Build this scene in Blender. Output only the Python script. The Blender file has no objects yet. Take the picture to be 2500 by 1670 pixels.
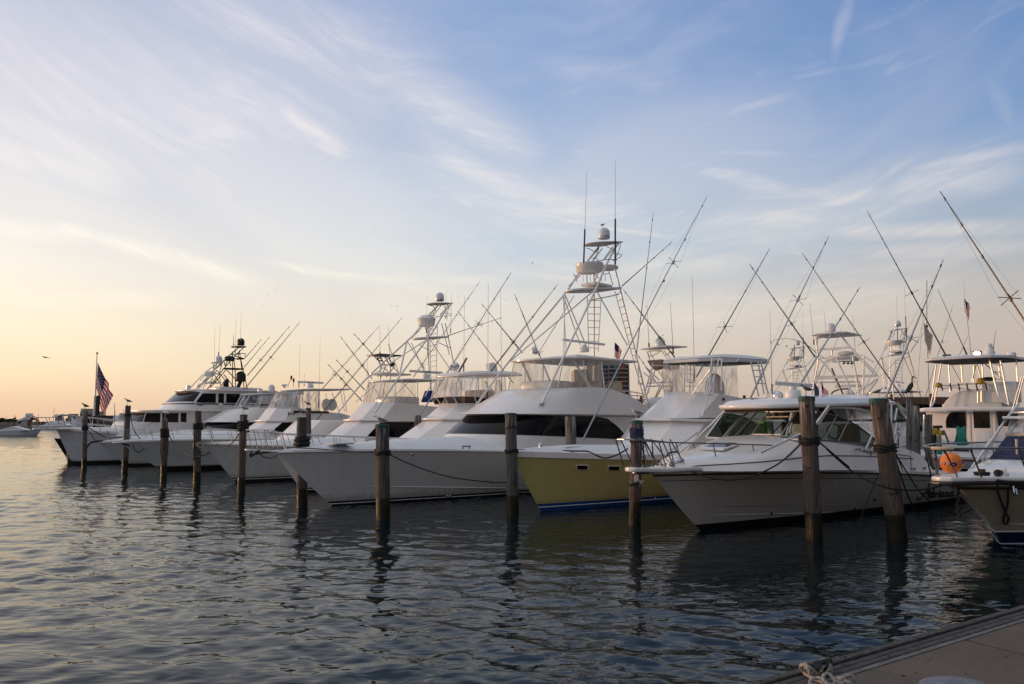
import bpy, bmesh, math, random
import numpy as np
from mathutils import Vector as V, Matrix
R = math.radians
random.seed(7)
scn = bpy.context.scene
col = scn.collection
# ------------------------------------------------------------------ camera
FPX = 1944.0                      # focal length in photo pixels (28 mm on full frame)
CAMH = 2.5
PITCH = math.atan(200.0 / FPX)
cam_d = bpy.data.cameras.new('camera')
cam_d.sensor_width = 36.0
cam_d.lens = FPX / 2500.0 * 36.0
cam_d.clip_start = 0.1
cam_d.clip_end = 20000
cam = bpy.data.objects.new('camera', cam_d)
cam.location = (0, 0, CAMH)
cam.rotation_euler = (math.pi / 2 + PITCH, 0, 0)
col.objects.link(cam)
scn.camera = cam
CP = V((0, 0, CAMH))
_F = V((0, math.cos(PITCH), math.sin(PITCH)))
_U = V((0, -math.sin(PITCH), math.cos(PITCH)))
def ray(px, py):
 return (_F + V((1, 0, 0)) * ((px - 1250) / FPX) + _U * ((835 - py) / FPX))
def onz(px, py, z=0.0):
 d = ray(px, py)
 return CP + d * ((z - CAMH) / d.z)
def atdepth(px, py, Y):
 d = ray(px, py)
 return CP + d * (Y / d.y)
# ------------------------------------------------------------------ exposure
scn.view_settings.view_transform = 'Standard'
scn.view_settings.look = 'None'
scn.view_settings.exposure = 0.06
scn.view_settings.gamma = 1.0
scn.view_settings.use_curve_mapping = False
SUN_AZ = R(-72)                   # measured from +Y, negative = left
SUN_EL = R(4.0)
# ------------------------------------------------------------------ node helper
class NT:
 def __init__(s, tree):
  s.t = tree
  s.n = tree.nodes
  s.l = tree.links
 def new(s, typ, **kw):
  n = s.n.new(typ)
  for k, v in kw.items():
   setattr(n, k, v)
  return n
 def put(s, sock, v):
  if isinstance(v, bpy.types.NodeSocket):
   s.l.new(v, sock)
  elif v is not None:
   sock.default_value = v
 def m(s, op, a, b=None, c=None, clamp=False):
  n = s.new('ShaderNodeMath', operation=op)
  n.use_clamp = clamp
  s.put(n.inputs[0], a)
  if b is not None:
   s.put(n.inputs[1], b)
  if c is not None:
   s.put(n.inputs[2], c)
  return n.outputs[0]
 def mr(s, v, a, b, c=0.0, d=1.0, kind='SMOOTHSTEP'):
  n = s.new('ShaderNodeMapRange')
  n.interpolation_type = kind
  s.put(n.inputs[0], v)
  for i, x in zip((1, 2, 3, 4), (a, b, c, d)):
   s.put(n.inputs[i], x)
  return n.outputs[0]
 def mix(s, f, a, b, mode='MIX'):
  n = s.new('ShaderNodeMix', data_type='RGBA', blend_type=mode)
  s.put(n.inputs[0], f)
  s.put(n.inputs[6], a if not isinstance(a, tuple) else (*a, 1))
  s.put(n.inputs[7], b if not isinstance(b, tuple) else (*b, 1))
  return n.outputs[2]
 def ramp(s, f, stops, interp='LINEAR'):
  n = s.new('ShaderNodeValToRGB')
  n.color_ramp.interpolation = interp
  el = n.color_ramp.elements
  while len(el) < len(stops):
   el.new(0.5)
  for e, (p, c) in zip(el, stops):
   e.position = p
   e.color = (*c, 1) if len(c) == 3 else c
  s.put(n.inputs[0], f)
  return n.outputs[0]
 def noise(s, vec, scale=5.0, detail=4.0, rough=0.5, dist=0.0, out=0):
  n = s.new('ShaderNodeTexNoise')
  if vec is not None:
   s.l.new(vec, n.inputs['Vector'])
  n.inputs['Scale'].default_value = scale
  n.inputs['Detail'].default_value = detail
  n.inputs['Roughness'].default_value = rough
  n.inputs['Distortion'].default_value = dist
  return n.outputs[out]
 def xyz(s, x, y, z):
  n = s.new('ShaderNodeCombineXYZ')
  s.put(n.inputs[0], x)
  s.put(n.inputs[1], y)
  s.put(n.inputs[2], z)
  return n.outputs[0]
def lin(r, g, b):
 f = lambda c: (c / 255 / 12.92) if c / 255 <= 0.04045 else ((c / 255 + 0.055) / 1.055) ** 2.4
 return (f(r), f(g), f(b))
# ------------------------------------------------------------------ world / sky
world = bpy.data.worlds.new('World')
scn.world = world
world.use_nodes = True
w = NT(world.node_tree)
w.n.clear()
tc = w.new('ShaderNodeTexCoord')
sep = w.new('ShaderNodeSeparateXYZ')
w.l.new(tc.outputs['Generated'], sep.inputs[0])
dx, dy, dz = sep.outputs
elev = w.m('ARCSINE', dz)                                   # radians
az = w.m('ARCTAN2', dx, dy)
edeg = w.m('MULTIPLY', elev, 180 / math.pi)
ef = w.m('POWER', w.m('MULTIPLY', w.m('MAXIMUM', edeg, 0.0), 1 / 90.0), 0.6)   # ramp coordinate
def ep(deg):
 return (deg / 90.0) ** 0.6
def sky_ramp(stops):
 return w.ramp(ef, [(ep(d), lin(*c)) for d, c in stops])
r_sun = sky_ramp([(0, (226, 190, 160)), (1.2, (236, 202, 168)), (3, (249, 222, 182)), (6, (251, 233, 204)), (10, (244, 236, 224)),
                  (15, (222, 220, 224)), (21, (200, 203, 217)), (29, (178, 187, 211)), (50, (188, 192, 202)), (90, (228, 225, 222))])
r_mid = sky_ramp([(0, (208, 184, 166)), (2, (216, 194, 174)), (4.5, (218, 205, 189)), (8, (212, 208, 203)), (12, (188, 200, 213)),
                  (18, (170, 188, 213)), (24, (148, 172, 208)), (30, (124, 155, 201)), (50, (182, 188, 200)), (90, (228, 225, 222))])
r_far = sky_ramp([(0, (170, 152, 147)), (3, (186, 170, 158)), (6, (190, 178, 168)), (9, (180, 178, 178)), (13, (156, 173, 193)),
                  (18, (130, 158, 197)), (24, (106, 140, 190)), (30, (86, 122, 180)), (50, (160, 170, 190)), (90, (228, 225, 222))])
r_back = sky_ramp([(0, (78, 66, 66)), (4, (84, 74, 76)), (9, (82, 78, 88)), (15, (78, 78, 88)), (30, (104, 108, 120)), (50, (150, 152, 158)), (90, (228, 225, 222))])
caz = w.m('COSINE', w.m('SUBTRACT', az, SUN_AZ))
f1 = w.mr(caz, 0.30, 0.78, kind='LINEAR')
f2 = w.mr(caz, -0.22, 0.30, kind='LINEAR')
f3 = w.mr(caz, -0.75, -0.26)
base = w.mix(f3, r_back, r_far)
base = w.mix(f2, base, r_mid)
base = w.mix(f1, base, r_sun)
# cirrus, laid out in azimuth / elevation: bands that sag like a smile round an azimuth
da = w.m('SUBTRACT', az, R(7))
sag = w.m('MULTIPLY', w.m('MULTIPLY', da, da), 0.42)
e2 = w.m('SUBTRACT', elev, sag)
wob = w.noise(w.xyz(w.m('MULTIPLY', az, 1.0), w.m('MULTIPLY', elev, 1.0), 3.1), 2.2, 3, 0.5)
e2w = w.m('ADD', e2, w.m('MULTIPLY', w.m('SUBTRACT', wob, 0.5), 0.16))
big = w.noise(w.xyz(w.m('MULTIPLY', az, 1.0), w.m('MULTIPLY', e2w, 2.6), 1.7), 2.3, 5, 0.55, 0.5)
fine = w.noise(w.xyz(w.m('MULTIPLY', az, 2.0), w.m('MULTIPLY', e2w, 11.0), 5.2), 3.0, 8, 0.62, 0.9)
fib = w.noise(w.xyz(w.m('MULTIPLY', az, 5.0), w.m('MULTIPLY', e2w, 22.0), 9.2), 3.0, 6, 0.65, 0.4)
veil = w.mr(big, 0.36, 0.66)
streak = w.m('MULTIPLY', w.mr(fine, 0.46, 0.74), w.mr(big, 0.36, 0.62))
streak = w.m('MULTIPLY', streak, w.m('ADD', 0.55, w.m('MULTIPLY', fib, 0.9)))
def band(az0, el0, slope, half, thick, curve=0.0):
 """soft cloud band: centre (deg), slope dE/dA, half length (deg), half thickness (deg)"""
 a = w.m('SUBTRACT', az, R(az0))
 line = w.m('ADD', R(el0), w.m('ADD', w.m('MULTIPLY', a, slope), w.m('MULTIPLY', w.m('MULTIPLY', a, a), curve)))
 d = w.m('ABSOLUTE', w.m('SUBTRACT', w.m('ADD', elev, w.m('MULTIPLY', w.m('SUBTRACT', wob, 0.5), 0.05)), line))
 k = w.mr(d, 0.0, R(thick), 1.0, 0.0)
 return w.m('MULTIPLY', k, w.mr(w.m('ABSOLUTE', a), R(half * 0.25), R(half), 1.0, 0.0))
BANDS = [
 (1.5, 15.8, -0.18, 14.0, 4.80, 0.25, 0.66), (18.0, 7.8, 0.05, 20.0, 3.20, 0.00, 0.66), (22.0, 14.4, 0.15, 15.0, 4.00, 0.30, 0.62),
 (8.0, 11.0, 0.02, 16.0, 2.20, 0.10, 0.50),
 (-14.0, 13.8, -0.20, 15.0, 3.00, 0.20, 0.40),
 (-25.2, 21.21, -0.09, 20.6, 7.80, 0.15, 0.66), (-16.1, 26.20, -0.23, 14.0, 5.76, 0.30, 0.72), (-5.6, 22.51, -0.53, 11.2, 3.73, 0.50, 0.72),
 (-1.5, 16.99, -0.53, 8.4, 2.88, 0.40, 0.75), (-30.6, 17.79, -0.32, 7.3, 2.03, 0.10, 0.80), (-30.8, 16.25, -0.17, 6.8, 2.03, 0.10, 0.65),
 (-31.0, 12.08, 0.01, 4.7, 1.19, 0.20, 0.90), (-23.2, 10.85, -0.22, 7.8, 1.02, 0.25, 0.95), (-14.7, 20.40, -0.61, 4.3, 2.24, 0.30, 0.90),
 (-21.2, 16.61, -0.61, 2.8, 1.53, 0.20, 0.60), (5.0, 14.46, -0.25, 10.0, 0.41, 0.20, 0.85), (-12.3, 10.67, -0.12, 7.2, 0.68, 0.10, 1.00),
 (-5.1, 10.27, -0.02, 9.3, 1.15, 0.10, 0.60), (16.7, 16.35, -0.23, 5.0, 1.22, 0.30, 0.75), (17.0, 18.20, -0.06, 5.8, 0.61, 0.20, 0.55),
 (23.6, 14.95, 0.08, 4.3, 1.42, 0.30, 0.80), (29.0, 15.27, 0.09, 6.9, 2.20, 0.30, 0.90), (30.3, 16.44, 0.07, 5.8, 0.95, 0.20, 0.85),
 (27.3, 12.43, -0.09, 9.6, 1.08, 0.10, 0.80), (28.4, 11.05, -0.03, 7.9, 1.22, 0.10, 0.65), (17.7, 21.28, 0.21, 4.3, 0.75, 0.00, 0.50),
 (23.6, 25.94, 1.91, 1.2, 2.03, 0.00, 0.42), (32.4, 19.85, -1.68, 1.1, 2.03, 0.00, 0.35), (7.5, 24.28, -0.16, 8.4, 2.03, 0.20, 0.30),
 (-28.6, 7.59, 0.05, 7.7, 1.29, 0.00, 0.75), (-23.8, 22.47, -0.32, 6.2, 0.54, 0.10, 0.70), (-2.9, 9.37, -0.13, 14.4, 2.37, 0.00, 0.50),
 (24.9, 10.21, -0.04, 8.6, 1.15, 0.00, 0.45), (15.4, 13.92, 0.17, 3.0, 0.47, 0.00, 0.45), (4.0, 13.63, -0.23, 1.7, 0.34, 0.00, 0.50),
]
acc = None
for (a0, e0, sl, hf, th, cu, wt) in BANDS:
 b_ = w.m('MULTIPLY', band(a0, e0, sl, hf, th, cu), wt)
 acc = b_ if acc is None else w.m('MAXIMUM', acc, b_)
tex = w.m('ADD', 0.55, w.m('MULTIPLY', w.mr(fine, 0.36, 0.66), w.m('ADD', 0.15, w.m('MULTIPLY', w.mr(fib, 0.3, 0.7), 0.55))))
acc = w.m('MULTIPLY', acc, tex, clamp=True)
front = w.mr(caz, -0.6, 0.1)
cl = w.m('MAXIMUM', w.m('MULTIPLY', veil, w.mr(caz, -0.35, 0.55, 0.22, 0.36)), w.m('MULTIPLY', streak, 0.55))
cl = w.m('MAXIMUM', cl, acc)
cl = w.m('MULTIPLY', cl, w.mr(edeg, 1.0, 6.0))
cl = w.m('MULTIPLY', cl, w.mr(edeg, 62.0, 34.0))
cl = w.m('MULTIPLY', cl, w.m('ADD', 0.35, w.m('MULTIPLY', front, 0.65)), clamp=True)
c_sun = sky_ramp([(0, (238, 208, 176)), (6, (255, 243, 216)), (12, (252, 247, 236)), (20, (234, 229, 232)), (30, (212, 209, 222)), (90, (150, 165, 190))])
c_far = sky_ramp([(0, (180, 158, 148)), (7, (220, 208, 196)), (13, (222, 215, 211)), (20, (212, 210, 217)), (30, (190, 194, 216)), (90, (120, 140, 175))])
ccol = w.mix(w.mr(caz, -0.3, 0.75, kind='LINEAR'), c_far, c_sun)
skyc = w.mix(cl, base, ccol)
sky = w.new('ShaderNodeTexSky', sky_type='NISHITA')
sky.sun_disc = False
sky.sun_elevation = SUN_EL
sky.sun_rotation = SUN_AZ
sky.air_density = 1.0
sky.dust_density = 1.5
sky.ozone_density = 1.0
bg1 = w.new('ShaderNodeBackground')
w.l.new(skyc, bg1.inputs[0])
bg1.inputs[1].default_value = 1.0
bg2 = w.new('ShaderNodeBackground')
w.l.new(sky.outputs[0], bg2.inputs[0])
bg2.inputs[1].default_value = 0.008
add = w.new('ShaderNodeAddShader')
w.l.new(bg1.outputs[0], add.inputs[0])
w.l.new(bg2.outputs[0], add.inputs[1])
wo = w.new('ShaderNodeOutputWorld')
w.l.new(add.outputs[0], wo.inputs[0])
# ------------------------------------------------------------------ sun
sun_d = bpy.data.lights.new('sun', 'SUN')
sun_d.energy = 1.9
sun_d.angle = R(4)
sun_d.color = (1.0, 0.56, 0.28)
sun = bpy.data.objects.new('sun', sun_d)
sdir = V((math.sin(SUN_AZ) * math.cos(SUN_EL), math.cos(SUN_AZ) * math.cos(SUN_EL), math.sin(SUN_EL)))
sun.rotation_euler = (-sdir).to_track_quat('-Z', 'Y').to_euler()
sun.location = sdir * 50
col.objects.link(sun)
# ------------------------------------------------------------------ materials
def mat(name, c, rough=0.5, metal=0.0, spec=0.5, coat=0.0, var=0.0, vscale=3.0, bump=0.0, bscale=40.0, alpha=None, trans=0.0, streak=0.0):
 m = bpy.data.materials.new(name)
 m.use_nodes = True
 n = NT(m.node_tree)
 b = n.n['Principled BSDF']
 b.inputs['Base Color'].default_value = (*c, 1)
 b.inputs['Roughness'].default_value = rough
 b.inputs['Metallic'].default_value = metal
 b.inputs['Specular IOR Level'].default_value = spec
 b.inputs['Coat Weight'].default_value = coat
 b.inputs['Coat Roughness'].default_value = 0.08
 b.inputs['Transmission Weight'].default_value = trans
 tcn = n.new('ShaderNodeTexCoord')
 if var > 0:
  f = n.noise(tcn.outputs['Object'], vscale, 5, 0.6)
  dark = tuple(x * (1 - var) for x in c)
  lite = tuple(min(1, x * (1 + var * 0.6)) for x in c)
  base_c = n.ramp(f, [(0.3, dark), (0.7, lite)])
  if streak > 0:                      # rain streaks and a stained waterline
   mpp = n.new('ShaderNodeMapping')
   mpp.inputs['Scale'].default_value = (3.0, 3.0, 0.18)
   n.l.new(tcn.outputs['Object'], mpp.inputs[0])
   sn = n.noise(mpp.outputs[0], 2.4, 6, 0.65, 0.3)
   base_c = n.mix(n.m('MULTIPLY', n.mr(sn, 0.50, 0.72), streak), base_c, tuple(x * 0.55 for x in c))
   sz = n.new('ShaderNodeSeparateXYZ')
   n.l.new(tcn.outputs['Object'], sz.inputs[0])
   sc_ = n.mr(n.m('ADD', sz.outputs[2], n.m('MULTIPLY', n.m('SUBTRACT', sn, 0.5), 0.5)), 0.16, 0.42, 1.0, 0.0)
   base_c = n.mix(n.m('MULTIPLY', sc_, 0.55), base_c, (0.30, 0.26, 0.17))
  n.l.new(base_c, b.inputs['Base Color'])
  rr = n.mr(n.noise(tcn.outputs['Object'], vscale * 2.3, 4), 0.3, 0.7, max(0.02, rough * 0.8), min(1, rough * 1.25))
  n.l.new(rr, b.inputs['Roughness'])
 if bump > 0:
  bn = n.new('ShaderNodeBump')
  bn.inputs['Strength'].default_value = bump
  bn.inputs['Distance'].default_value = 0.02
  n.l.new(n.noise(tcn.outputs['Object'], bscale, 4), bn.inputs['Height'])
  n.l.new(bn.outputs[0], b.inputs['Normal'])
 if alpha is not None:
  b.inputs['Alpha'].default_value = alpha
 return m
def vinyl_mat(name, c, opac, folds=True):
 """clear plastic sheet: mostly see-through with a milky, creased gloss"""
 m = bpy.data.materials.new(name)
 m.use_nodes = True
 n = NT(m.node_tree)
 b = n.n['Principled BSDF']
 out = n.n['Material Output']
 b.inputs['Base Color'].default_value = (*c, 1)
 b.inputs['Roughness'].default_value = 0.18
 tcn = n.new('ShaderNodeTexCoord')
 mp = n.new('ShaderNodeMapping')
 mp.inputs['Scale'].default_value = (1.7, 1.7, 0.5)
 mp.inputs['Rotation'].default_value = (0, 0.35, 0)
 n.l.new(tcn.outputs['Object'], mp.inputs[0])
 f = n.noise(mp.outputs[0], 2.0, 5, 0.6, 0.8)
 bn = n.new('ShaderNodeBump')
 bn.inputs['Strength'].default_value = 0.5
 bn.inputs['Distance'].default_value = 0.05
 n.l.new(f, bn.inputs['Height'])
 n.l.new(bn.outputs[0], b.inputs['Normal'])
 tr = n.new('ShaderNodeBsdfTransparent')
 tr.inputs[0].default_value = (0.93, 0.92, 0.9, 1)
 mx = n.new('ShaderNodeMixShader')
 fac = n.mr(f, 0.40, 0.66, opac * 0.35, min(1.0, opac * 1.7))
 n.l.new(fac, mx.inputs[0])
 n.l.new(tr.outputs[0], mx.inputs[1])
 n.l.new(b.outputs[0], mx.inputs[2])
 n.l.new(mx.outputs[0], out.inputs[0])
 return m
def glass_mat(name, tint, opac, rough=0.03):
 m = bpy.data.materials.new(name)
 m.use_nodes = True
 n = NT(m.node_tree)
 b = n.n['Principled BSDF']
 out = n.n['Material Output']
 b.inputs['Base Color'].default_value = (*(x * 0.1 for x in tint), 1)
 b.inputs['Roughness'].default_value = rough
 tr = n.new('ShaderNodeBsdfTransparent')
 tr.inputs[0].default_value = (*tint, 1)
 lw = n.new('ShaderNodeLayerWeight')
 lw.inputs[0].default_value = 0.35
 mx = n.new('ShaderNodeMixShader')
 n.l.new(n.m('ADD', opac, n.m('MULTIPLY', lw.outputs['Fresnel'], 0.7), clamp=True), mx.inputs[0])
 n.l.new(tr.outputs[0], mx.inputs[1])
 n.l.new(b.outputs[0], mx.inputs[2])
 n.l.new(mx.outputs[0], out.inputs[0])
 return m
def wood_pile_mat(name, tone):
 """weathered round timber: vertical grain, cracks, knots, dark wet and weedy foot"""
 m = bpy.data.materials.new(name)
 m.use_nodes = True
 n = NT(m.node_tree)
 b = n.n['Principled BSDF']
 tcn = n.new('ShaderNodeTexCoord')
 geo = n.new('ShaderNodeNewGeometry')
 oi = n.new('ShaderNodeObjectInfo')
 off = n.new('ShaderNodeVectorMath', operation='ADD')
 n.l.new(tcn.outputs['Object'], off.inputs[0])
 n.l.new(n.xyz(n.m('MULTIPLY', oi.outputs['Random'], 31.0), 0.0, n.m('MULTIPLY', oi.outputs['Random'], 17.0)), off.inputs[1])
 mp = n.new('ShaderNodeMapping')
 mp.inputs['Scale'].default_value = (1, 1, 0.06)
 n.l.new(off.outputs[0], mp.inputs[0])
 grain = n.noise(mp.outputs[0], 26, 6, 0.65, 0.4)
 patch = n.noise(off.outputs[0], 2.2, 4, 0.6)
 knots = n.noise(off.outputs[0], 7.5, 2, 0.4)
 t = tone
 c1 = n.ramp(grain, [(0.36, tuple(x * 0.16 for x in t)), (0.44, tuple(x * 0.75 for x in t)), (0.55, tuple(x * 1.05 for x in t)), (0.68, tuple(x * 1.6 for x in t))])
 c2 = n.mix(n.mr(patch, 0.45, 0.68), c1, (t[0] * 1.05, t[1] * 1.05, t[2] * 1.12), 'MIX')
 c2 = n.mix(n.m('MULTIPLY', n.mr(patch, 0.35, 0.6), 0.55), c1, c2)
 c3 = n.mix(n.m('MULTIPLY', n.mr(knots, 0.66, 0.72), 0.8), c2, tuple(x * 0.2 for x in t))
 gz = n.new('ShaderNodeSeparateXYZ')
 n.l.new(tcn.outputs['Generated'], gz.inputs[0])
 drop = n.m('MULTIPLY', n.mr(gz.outputs[2], 0.80, 0.99), n.mr(n.noise(mp.outputs[0], 14, 3, 0.5), 0.52, 0.60))
 c3 = n.mix(n.m('MULTIPLY', drop, 0.7), c3, (0.42, 0.40, 0.37))
 sp = n.new('ShaderNodeSeparateXYZ')
 n.l.new(geo.outputs['Position'], sp.inputs[0])
 wet = n.mr(n.m('ADD', sp.outputs[2], n.m('MULTIPLY', n.m('SUBTRACT', patch, 0.5), 0.25)), 0.52, 0.60, 1.0, 0.0)
 weed = n.ramp(n.noise(off.outputs[0], 18, 4, 0.7), [(0.4, (0.006, 0.006, 0.004)), (0.62, (0.022, 0.022, 0.010)), (0.7, (0.07, 0.065, 0.05))])
 c4 = n.mix(wet, c3, weed)
 n.l.new(c4, b.inputs['Base Color'])
 n.l.new(n.mr(wet, 0, 1, 0.85, 0.45), b.inputs['Roughness'])
 b.inputs['Specular IOR Level'].default_value = 0.25
 bn = n.new('ShaderNodeBump')
 bn.inputs['Strength'].default_value = 0.9
 bn.inputs['Distance'].default_value = 0.03
 n.l.new(n.m('ADD', grain, n.m('MULTIPLY', knots, 0.6)), bn.inputs['Height'])
 n.l.new(bn.outputs[0], b.inputs['Normal'])
 return m
M = {}
M['gel'] = mat('white_gelcoat', (0.82, 0.78, 0.735), 0.22, coat=0.3, var=0.05, vscale=0.7, streak=0.22)
M['gel_cool'] = mat('grey_white_gelcoat', (0.70, 0.71, 0.72), 0.25, coat=0.2, var=0.05, vscale=0.8, streak=0.22)
M['gel_cream'] = mat('cream_gelcoat', (0.74, 0.72, 0.66), 0.24, coat=0.3, var=0.06, vscale=0.9, streak=0.22)
M['gel_green'] = mat('pale_grey_green_gelcoat', (0.62, 0.66, 0.63), 0.24, coat=0.3, var=0.05, vscale=0.7, streak=0.22)
M['gel_yellow'] = mat('mustard_yellow_gelcoat', (0.66, 0.56, 0.21), 0.22, coat=0.3, var=0.08, vscale=0.8, streak=0.22)
M['gel_beige'] = mat('dark_beige_gelcoat', (0.44, 0.39, 0.29), 0.26, coat=0.3, var=0.06, vscale=0.9, streak=0.22)  # the hull's own beige, deeper than the cream gelcoat
M['deck'] = mat('nonskid_deck', (0.74, 0.74, 0.74), 0.55, var=0.06, vscale=2.0, bump=0.15, bscale=120)
M['nonskid'] = mat('non_skid_panel', (0.62, 0.63, 0.64), 0.7, var=0.06, vscale=4, bump=0.3, bscale=150)
M['boot_black'] = mat('black_antifouling', (0.008, 0.008, 0.009), 0.5)
M['boot_blue'] = mat('blue_antifouling', (0.015, 0.07, 0.25), 0.45)
M['boot_navy'] = mat('navy_antifouling', (0.006, 0.014, 0.05), 0.4)
M['stripe_white'] = mat('white_stripe_paint', (0.75, 0.75, 0.75), 0.35)
M['black_glass'] = mat('black_tinted_glass', (0.006, 0.006, 0.008), 0.06, spec=0.2, var=0.0)
M['dark_glass'] = mat('dark_cabin_glass', (0.010, 0.011, 0.013), 0.05, spec=0.6)
M['teal_glass'] = glass_mat('teal_windscreen_glass', (0.74, 0.86, 0.82), 0.05)
M['brown_glass'] = glass_mat('brown_smoked_acrylic', (0.20, 0.13, 0.10), 0.25)
M['vinyl'] = vinyl_mat('clear_vinyl_sheet', (0.82, 0.80, 0.78), 0.23)
M['vinyl_milky'] = vinyl_mat('milky_vinyl_sheet', (0.86, 0.84, 0.82), 0.42)
M['alu'] = mat('polished_aluminium', (0.74, 0.73, 0.72), 0.38, metal=0.7)
M['alu_white'] = mat('white_powdercoat_pipe', (0.74, 0.74, 0.74), 0.3, coat=0.2)
M['steel'] = mat('stainless_steel', (0.6, 0.6, 0.62), 0.18, metal=1.0)
M['steel_dark'] = mat('shaded_rail_steel', (0.22, 0.22, 0.23), 0.25, metal=0.9)
M['black'] = mat('black_plastic', (0.012, 0.012, 0.013), 0.4)
M['dark_alu'] = mat('black_anodised_pipe', (0.03, 0.03, 0.033), 0.35, metal=0.4)
M['pole_dark'] = mat('dark_outrigger_pole', (0.10, 0.10, 0.105), 0.35, metal=0.6)
M['pole'] = mat('silver_outrigger_pole', (0.42, 0.42, 0.44), 0.35, metal=0.6)
M['whip'] = mat('white_whip_antenna', (0.62, 0.60, 0.58), 0.4)
M['line'] = mat('thin_rigging_line', (0.30, 0.30, 0.30), 0.6)
M['radome'] = mat('radome_plastic', (0.76, 0.76, 0.76), 0.35, var=0.03)
M['canvas_white'] = mat('white_canvas', (0.74, 0.73, 0.72), 0.85, var=0.06, vscale=5, bump=0.4, bscale=9)
M['canvas_beige'] = mat('beige_canvas_cover', (0.55, 0.44, 0.33), 0.9, var=0.15, vscale=4, bump=0.5, bscale=7)
M['canvas_brown'] = mat('brown_canvas_cover', (0.32, 0.19, 0.12), 0.9, var=0.2, vscale=4, bump=0.5, bscale=7)
M['canvas_navy'] = mat('navy_canvas', (0.012, 0.02, 0.06), 0.8, var=0.2, vscale=4, bump=0.3, bscale=9)
M['canvas_blue'] = mat('royal_blue_canvas', (0.02, 0.05, 0.25), 0.8, var=0.2, vscale=4)
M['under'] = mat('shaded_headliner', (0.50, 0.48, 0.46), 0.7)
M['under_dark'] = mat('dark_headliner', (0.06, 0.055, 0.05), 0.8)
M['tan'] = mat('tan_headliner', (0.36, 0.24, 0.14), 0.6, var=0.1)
M['rope_black'] = mat('black_mooring_rope', (0.012, 0.012, 0.013), 0.8, bump=0.6, bscale=60)
M['rope_white'] = mat('weathered_white_rope', (0.34, 0.30, 0.26), 0.9, var=0.2, vscale=20, bump=0.4, bscale=90)
M['rope_blue'] = mat('blue_rope', (0.012, 0.028, 0.10), 0.8, bump=0.5, bscale=60)
M['rope_grey'] = mat('grey_hose', (0.30, 0.33, 0.38), 0.6)
M['hose_green'] = mat('green_water_hose', (0.02, 0.24, 0.17), 0.5)
M['teal_pipe'] = mat('teal_pipe', (0.02, 0.10, 0.12), 0.5)
M['iron'] = mat('dark_cast_iron', (0.03, 0.03, 0.034), 0.55, metal=0.3, var=0.3, vscale=15)
M['rust'] = mat('rusty_steel', (0.16, 0.06, 0.025), 0.9, var=0.4, vscale=10)
M['yellow_box'] = mat('worn_yellow_paint', (0.55, 0.33, 0.03), 0.6, var=0.45, vscale=14)
M['orange_ball'] = mat('orange_inflatable_vinyl', (0.85, 0.22, 0.01), 0.35)
M['red'] = mat('red_paint', (0.45, 0.01, 0.01), 0.5)
M['pure_white'] = mat('white_paint', (0.8, 0.8, 0.8), 0.5)
M['pile'] = wood_pile_mat('weathered_piling_timber', (0.112, 0.092, 0.079))
M['pile_warm'] = wood_pile_mat('brown_piling_timber', (0.120, 0.090, 0.072))
M['pile_grey'] = wood_pile_mat('grey_piling_timber', (0.125, 0.114, 0.104))
M['cap_green'] = mat('green_copper_cap', (0.03, 0.10, 0.075), 0.75, var=0.5, vscale=12, bump=0.5, bscale=25)
M['gull_white'] = mat('gull_white_feathers', (0.62, 0.60, 0.58), 0.9)
M['gull_grey'] = mat('gull_grey_feathers', (0.16, 0.15, 0.155), 0.9, var=0.15, vscale=20)
M['gull_brown'] = mat('young_gull_brown_feathers', (0.18, 0.12, 0.09), 0.9, var=0.4, vscale=30)
M['bird_dark'] = mat('dark_bird_feathers', (0.02, 0.018, 0.018), 0.8)
M['beak'] = mat('bird_beak', (0.30, 0.17, 0.05), 0.6)
M['timber_dock'] = mat('weathered_dock_timber', (0.062, 0.056, 0.05), 0.9, var=0.6, vscale=14, bump=0.9, bscale=45)
M['shed_wood'] = mat('shed_brown_timber', (0.16, 0.085, 0.05), 0.9, var=0.3)
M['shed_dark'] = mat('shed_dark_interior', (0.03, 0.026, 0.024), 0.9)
M['bldg_tan'] = mat('tan_tower_concrete', (0.55, 0.42, 0.30), 0.9, var=0.1, vscale=0.05)
M['bldg_grey'] = mat('grey_tower_concrete', (0.30, 0.30, 0.31), 0.9, var=0.1, vscale=0.05)
M['bldg_win'] = mat('tower_window_glass', (0.04, 0.045, 0.05), 0.3)
M['bldg_pale'] = mat('pale_concrete_wall', (0.45, 0.42, 0.38), 0.9, var=0.12, vscale=0.2)
M['leaf'] = mat('shore_foliage', (0.045, 0.055, 0.022), 0.9, var=0.5, vscale=0.7)
M['bark'] = mat('shore_bark', (0.06, 0.045, 0.035), 0.9)
M['mud'] = mat('shore_earth', (0.10, 0.065, 0.045), 0.95, var=0.4, vscale=0.2)
M['concrete_pier'] = mat('pier_concrete', (0.34, 0.31, 0.28), 0.9, var=0.2, vscale=1.5, bump=0.3, bscale=30)
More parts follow.
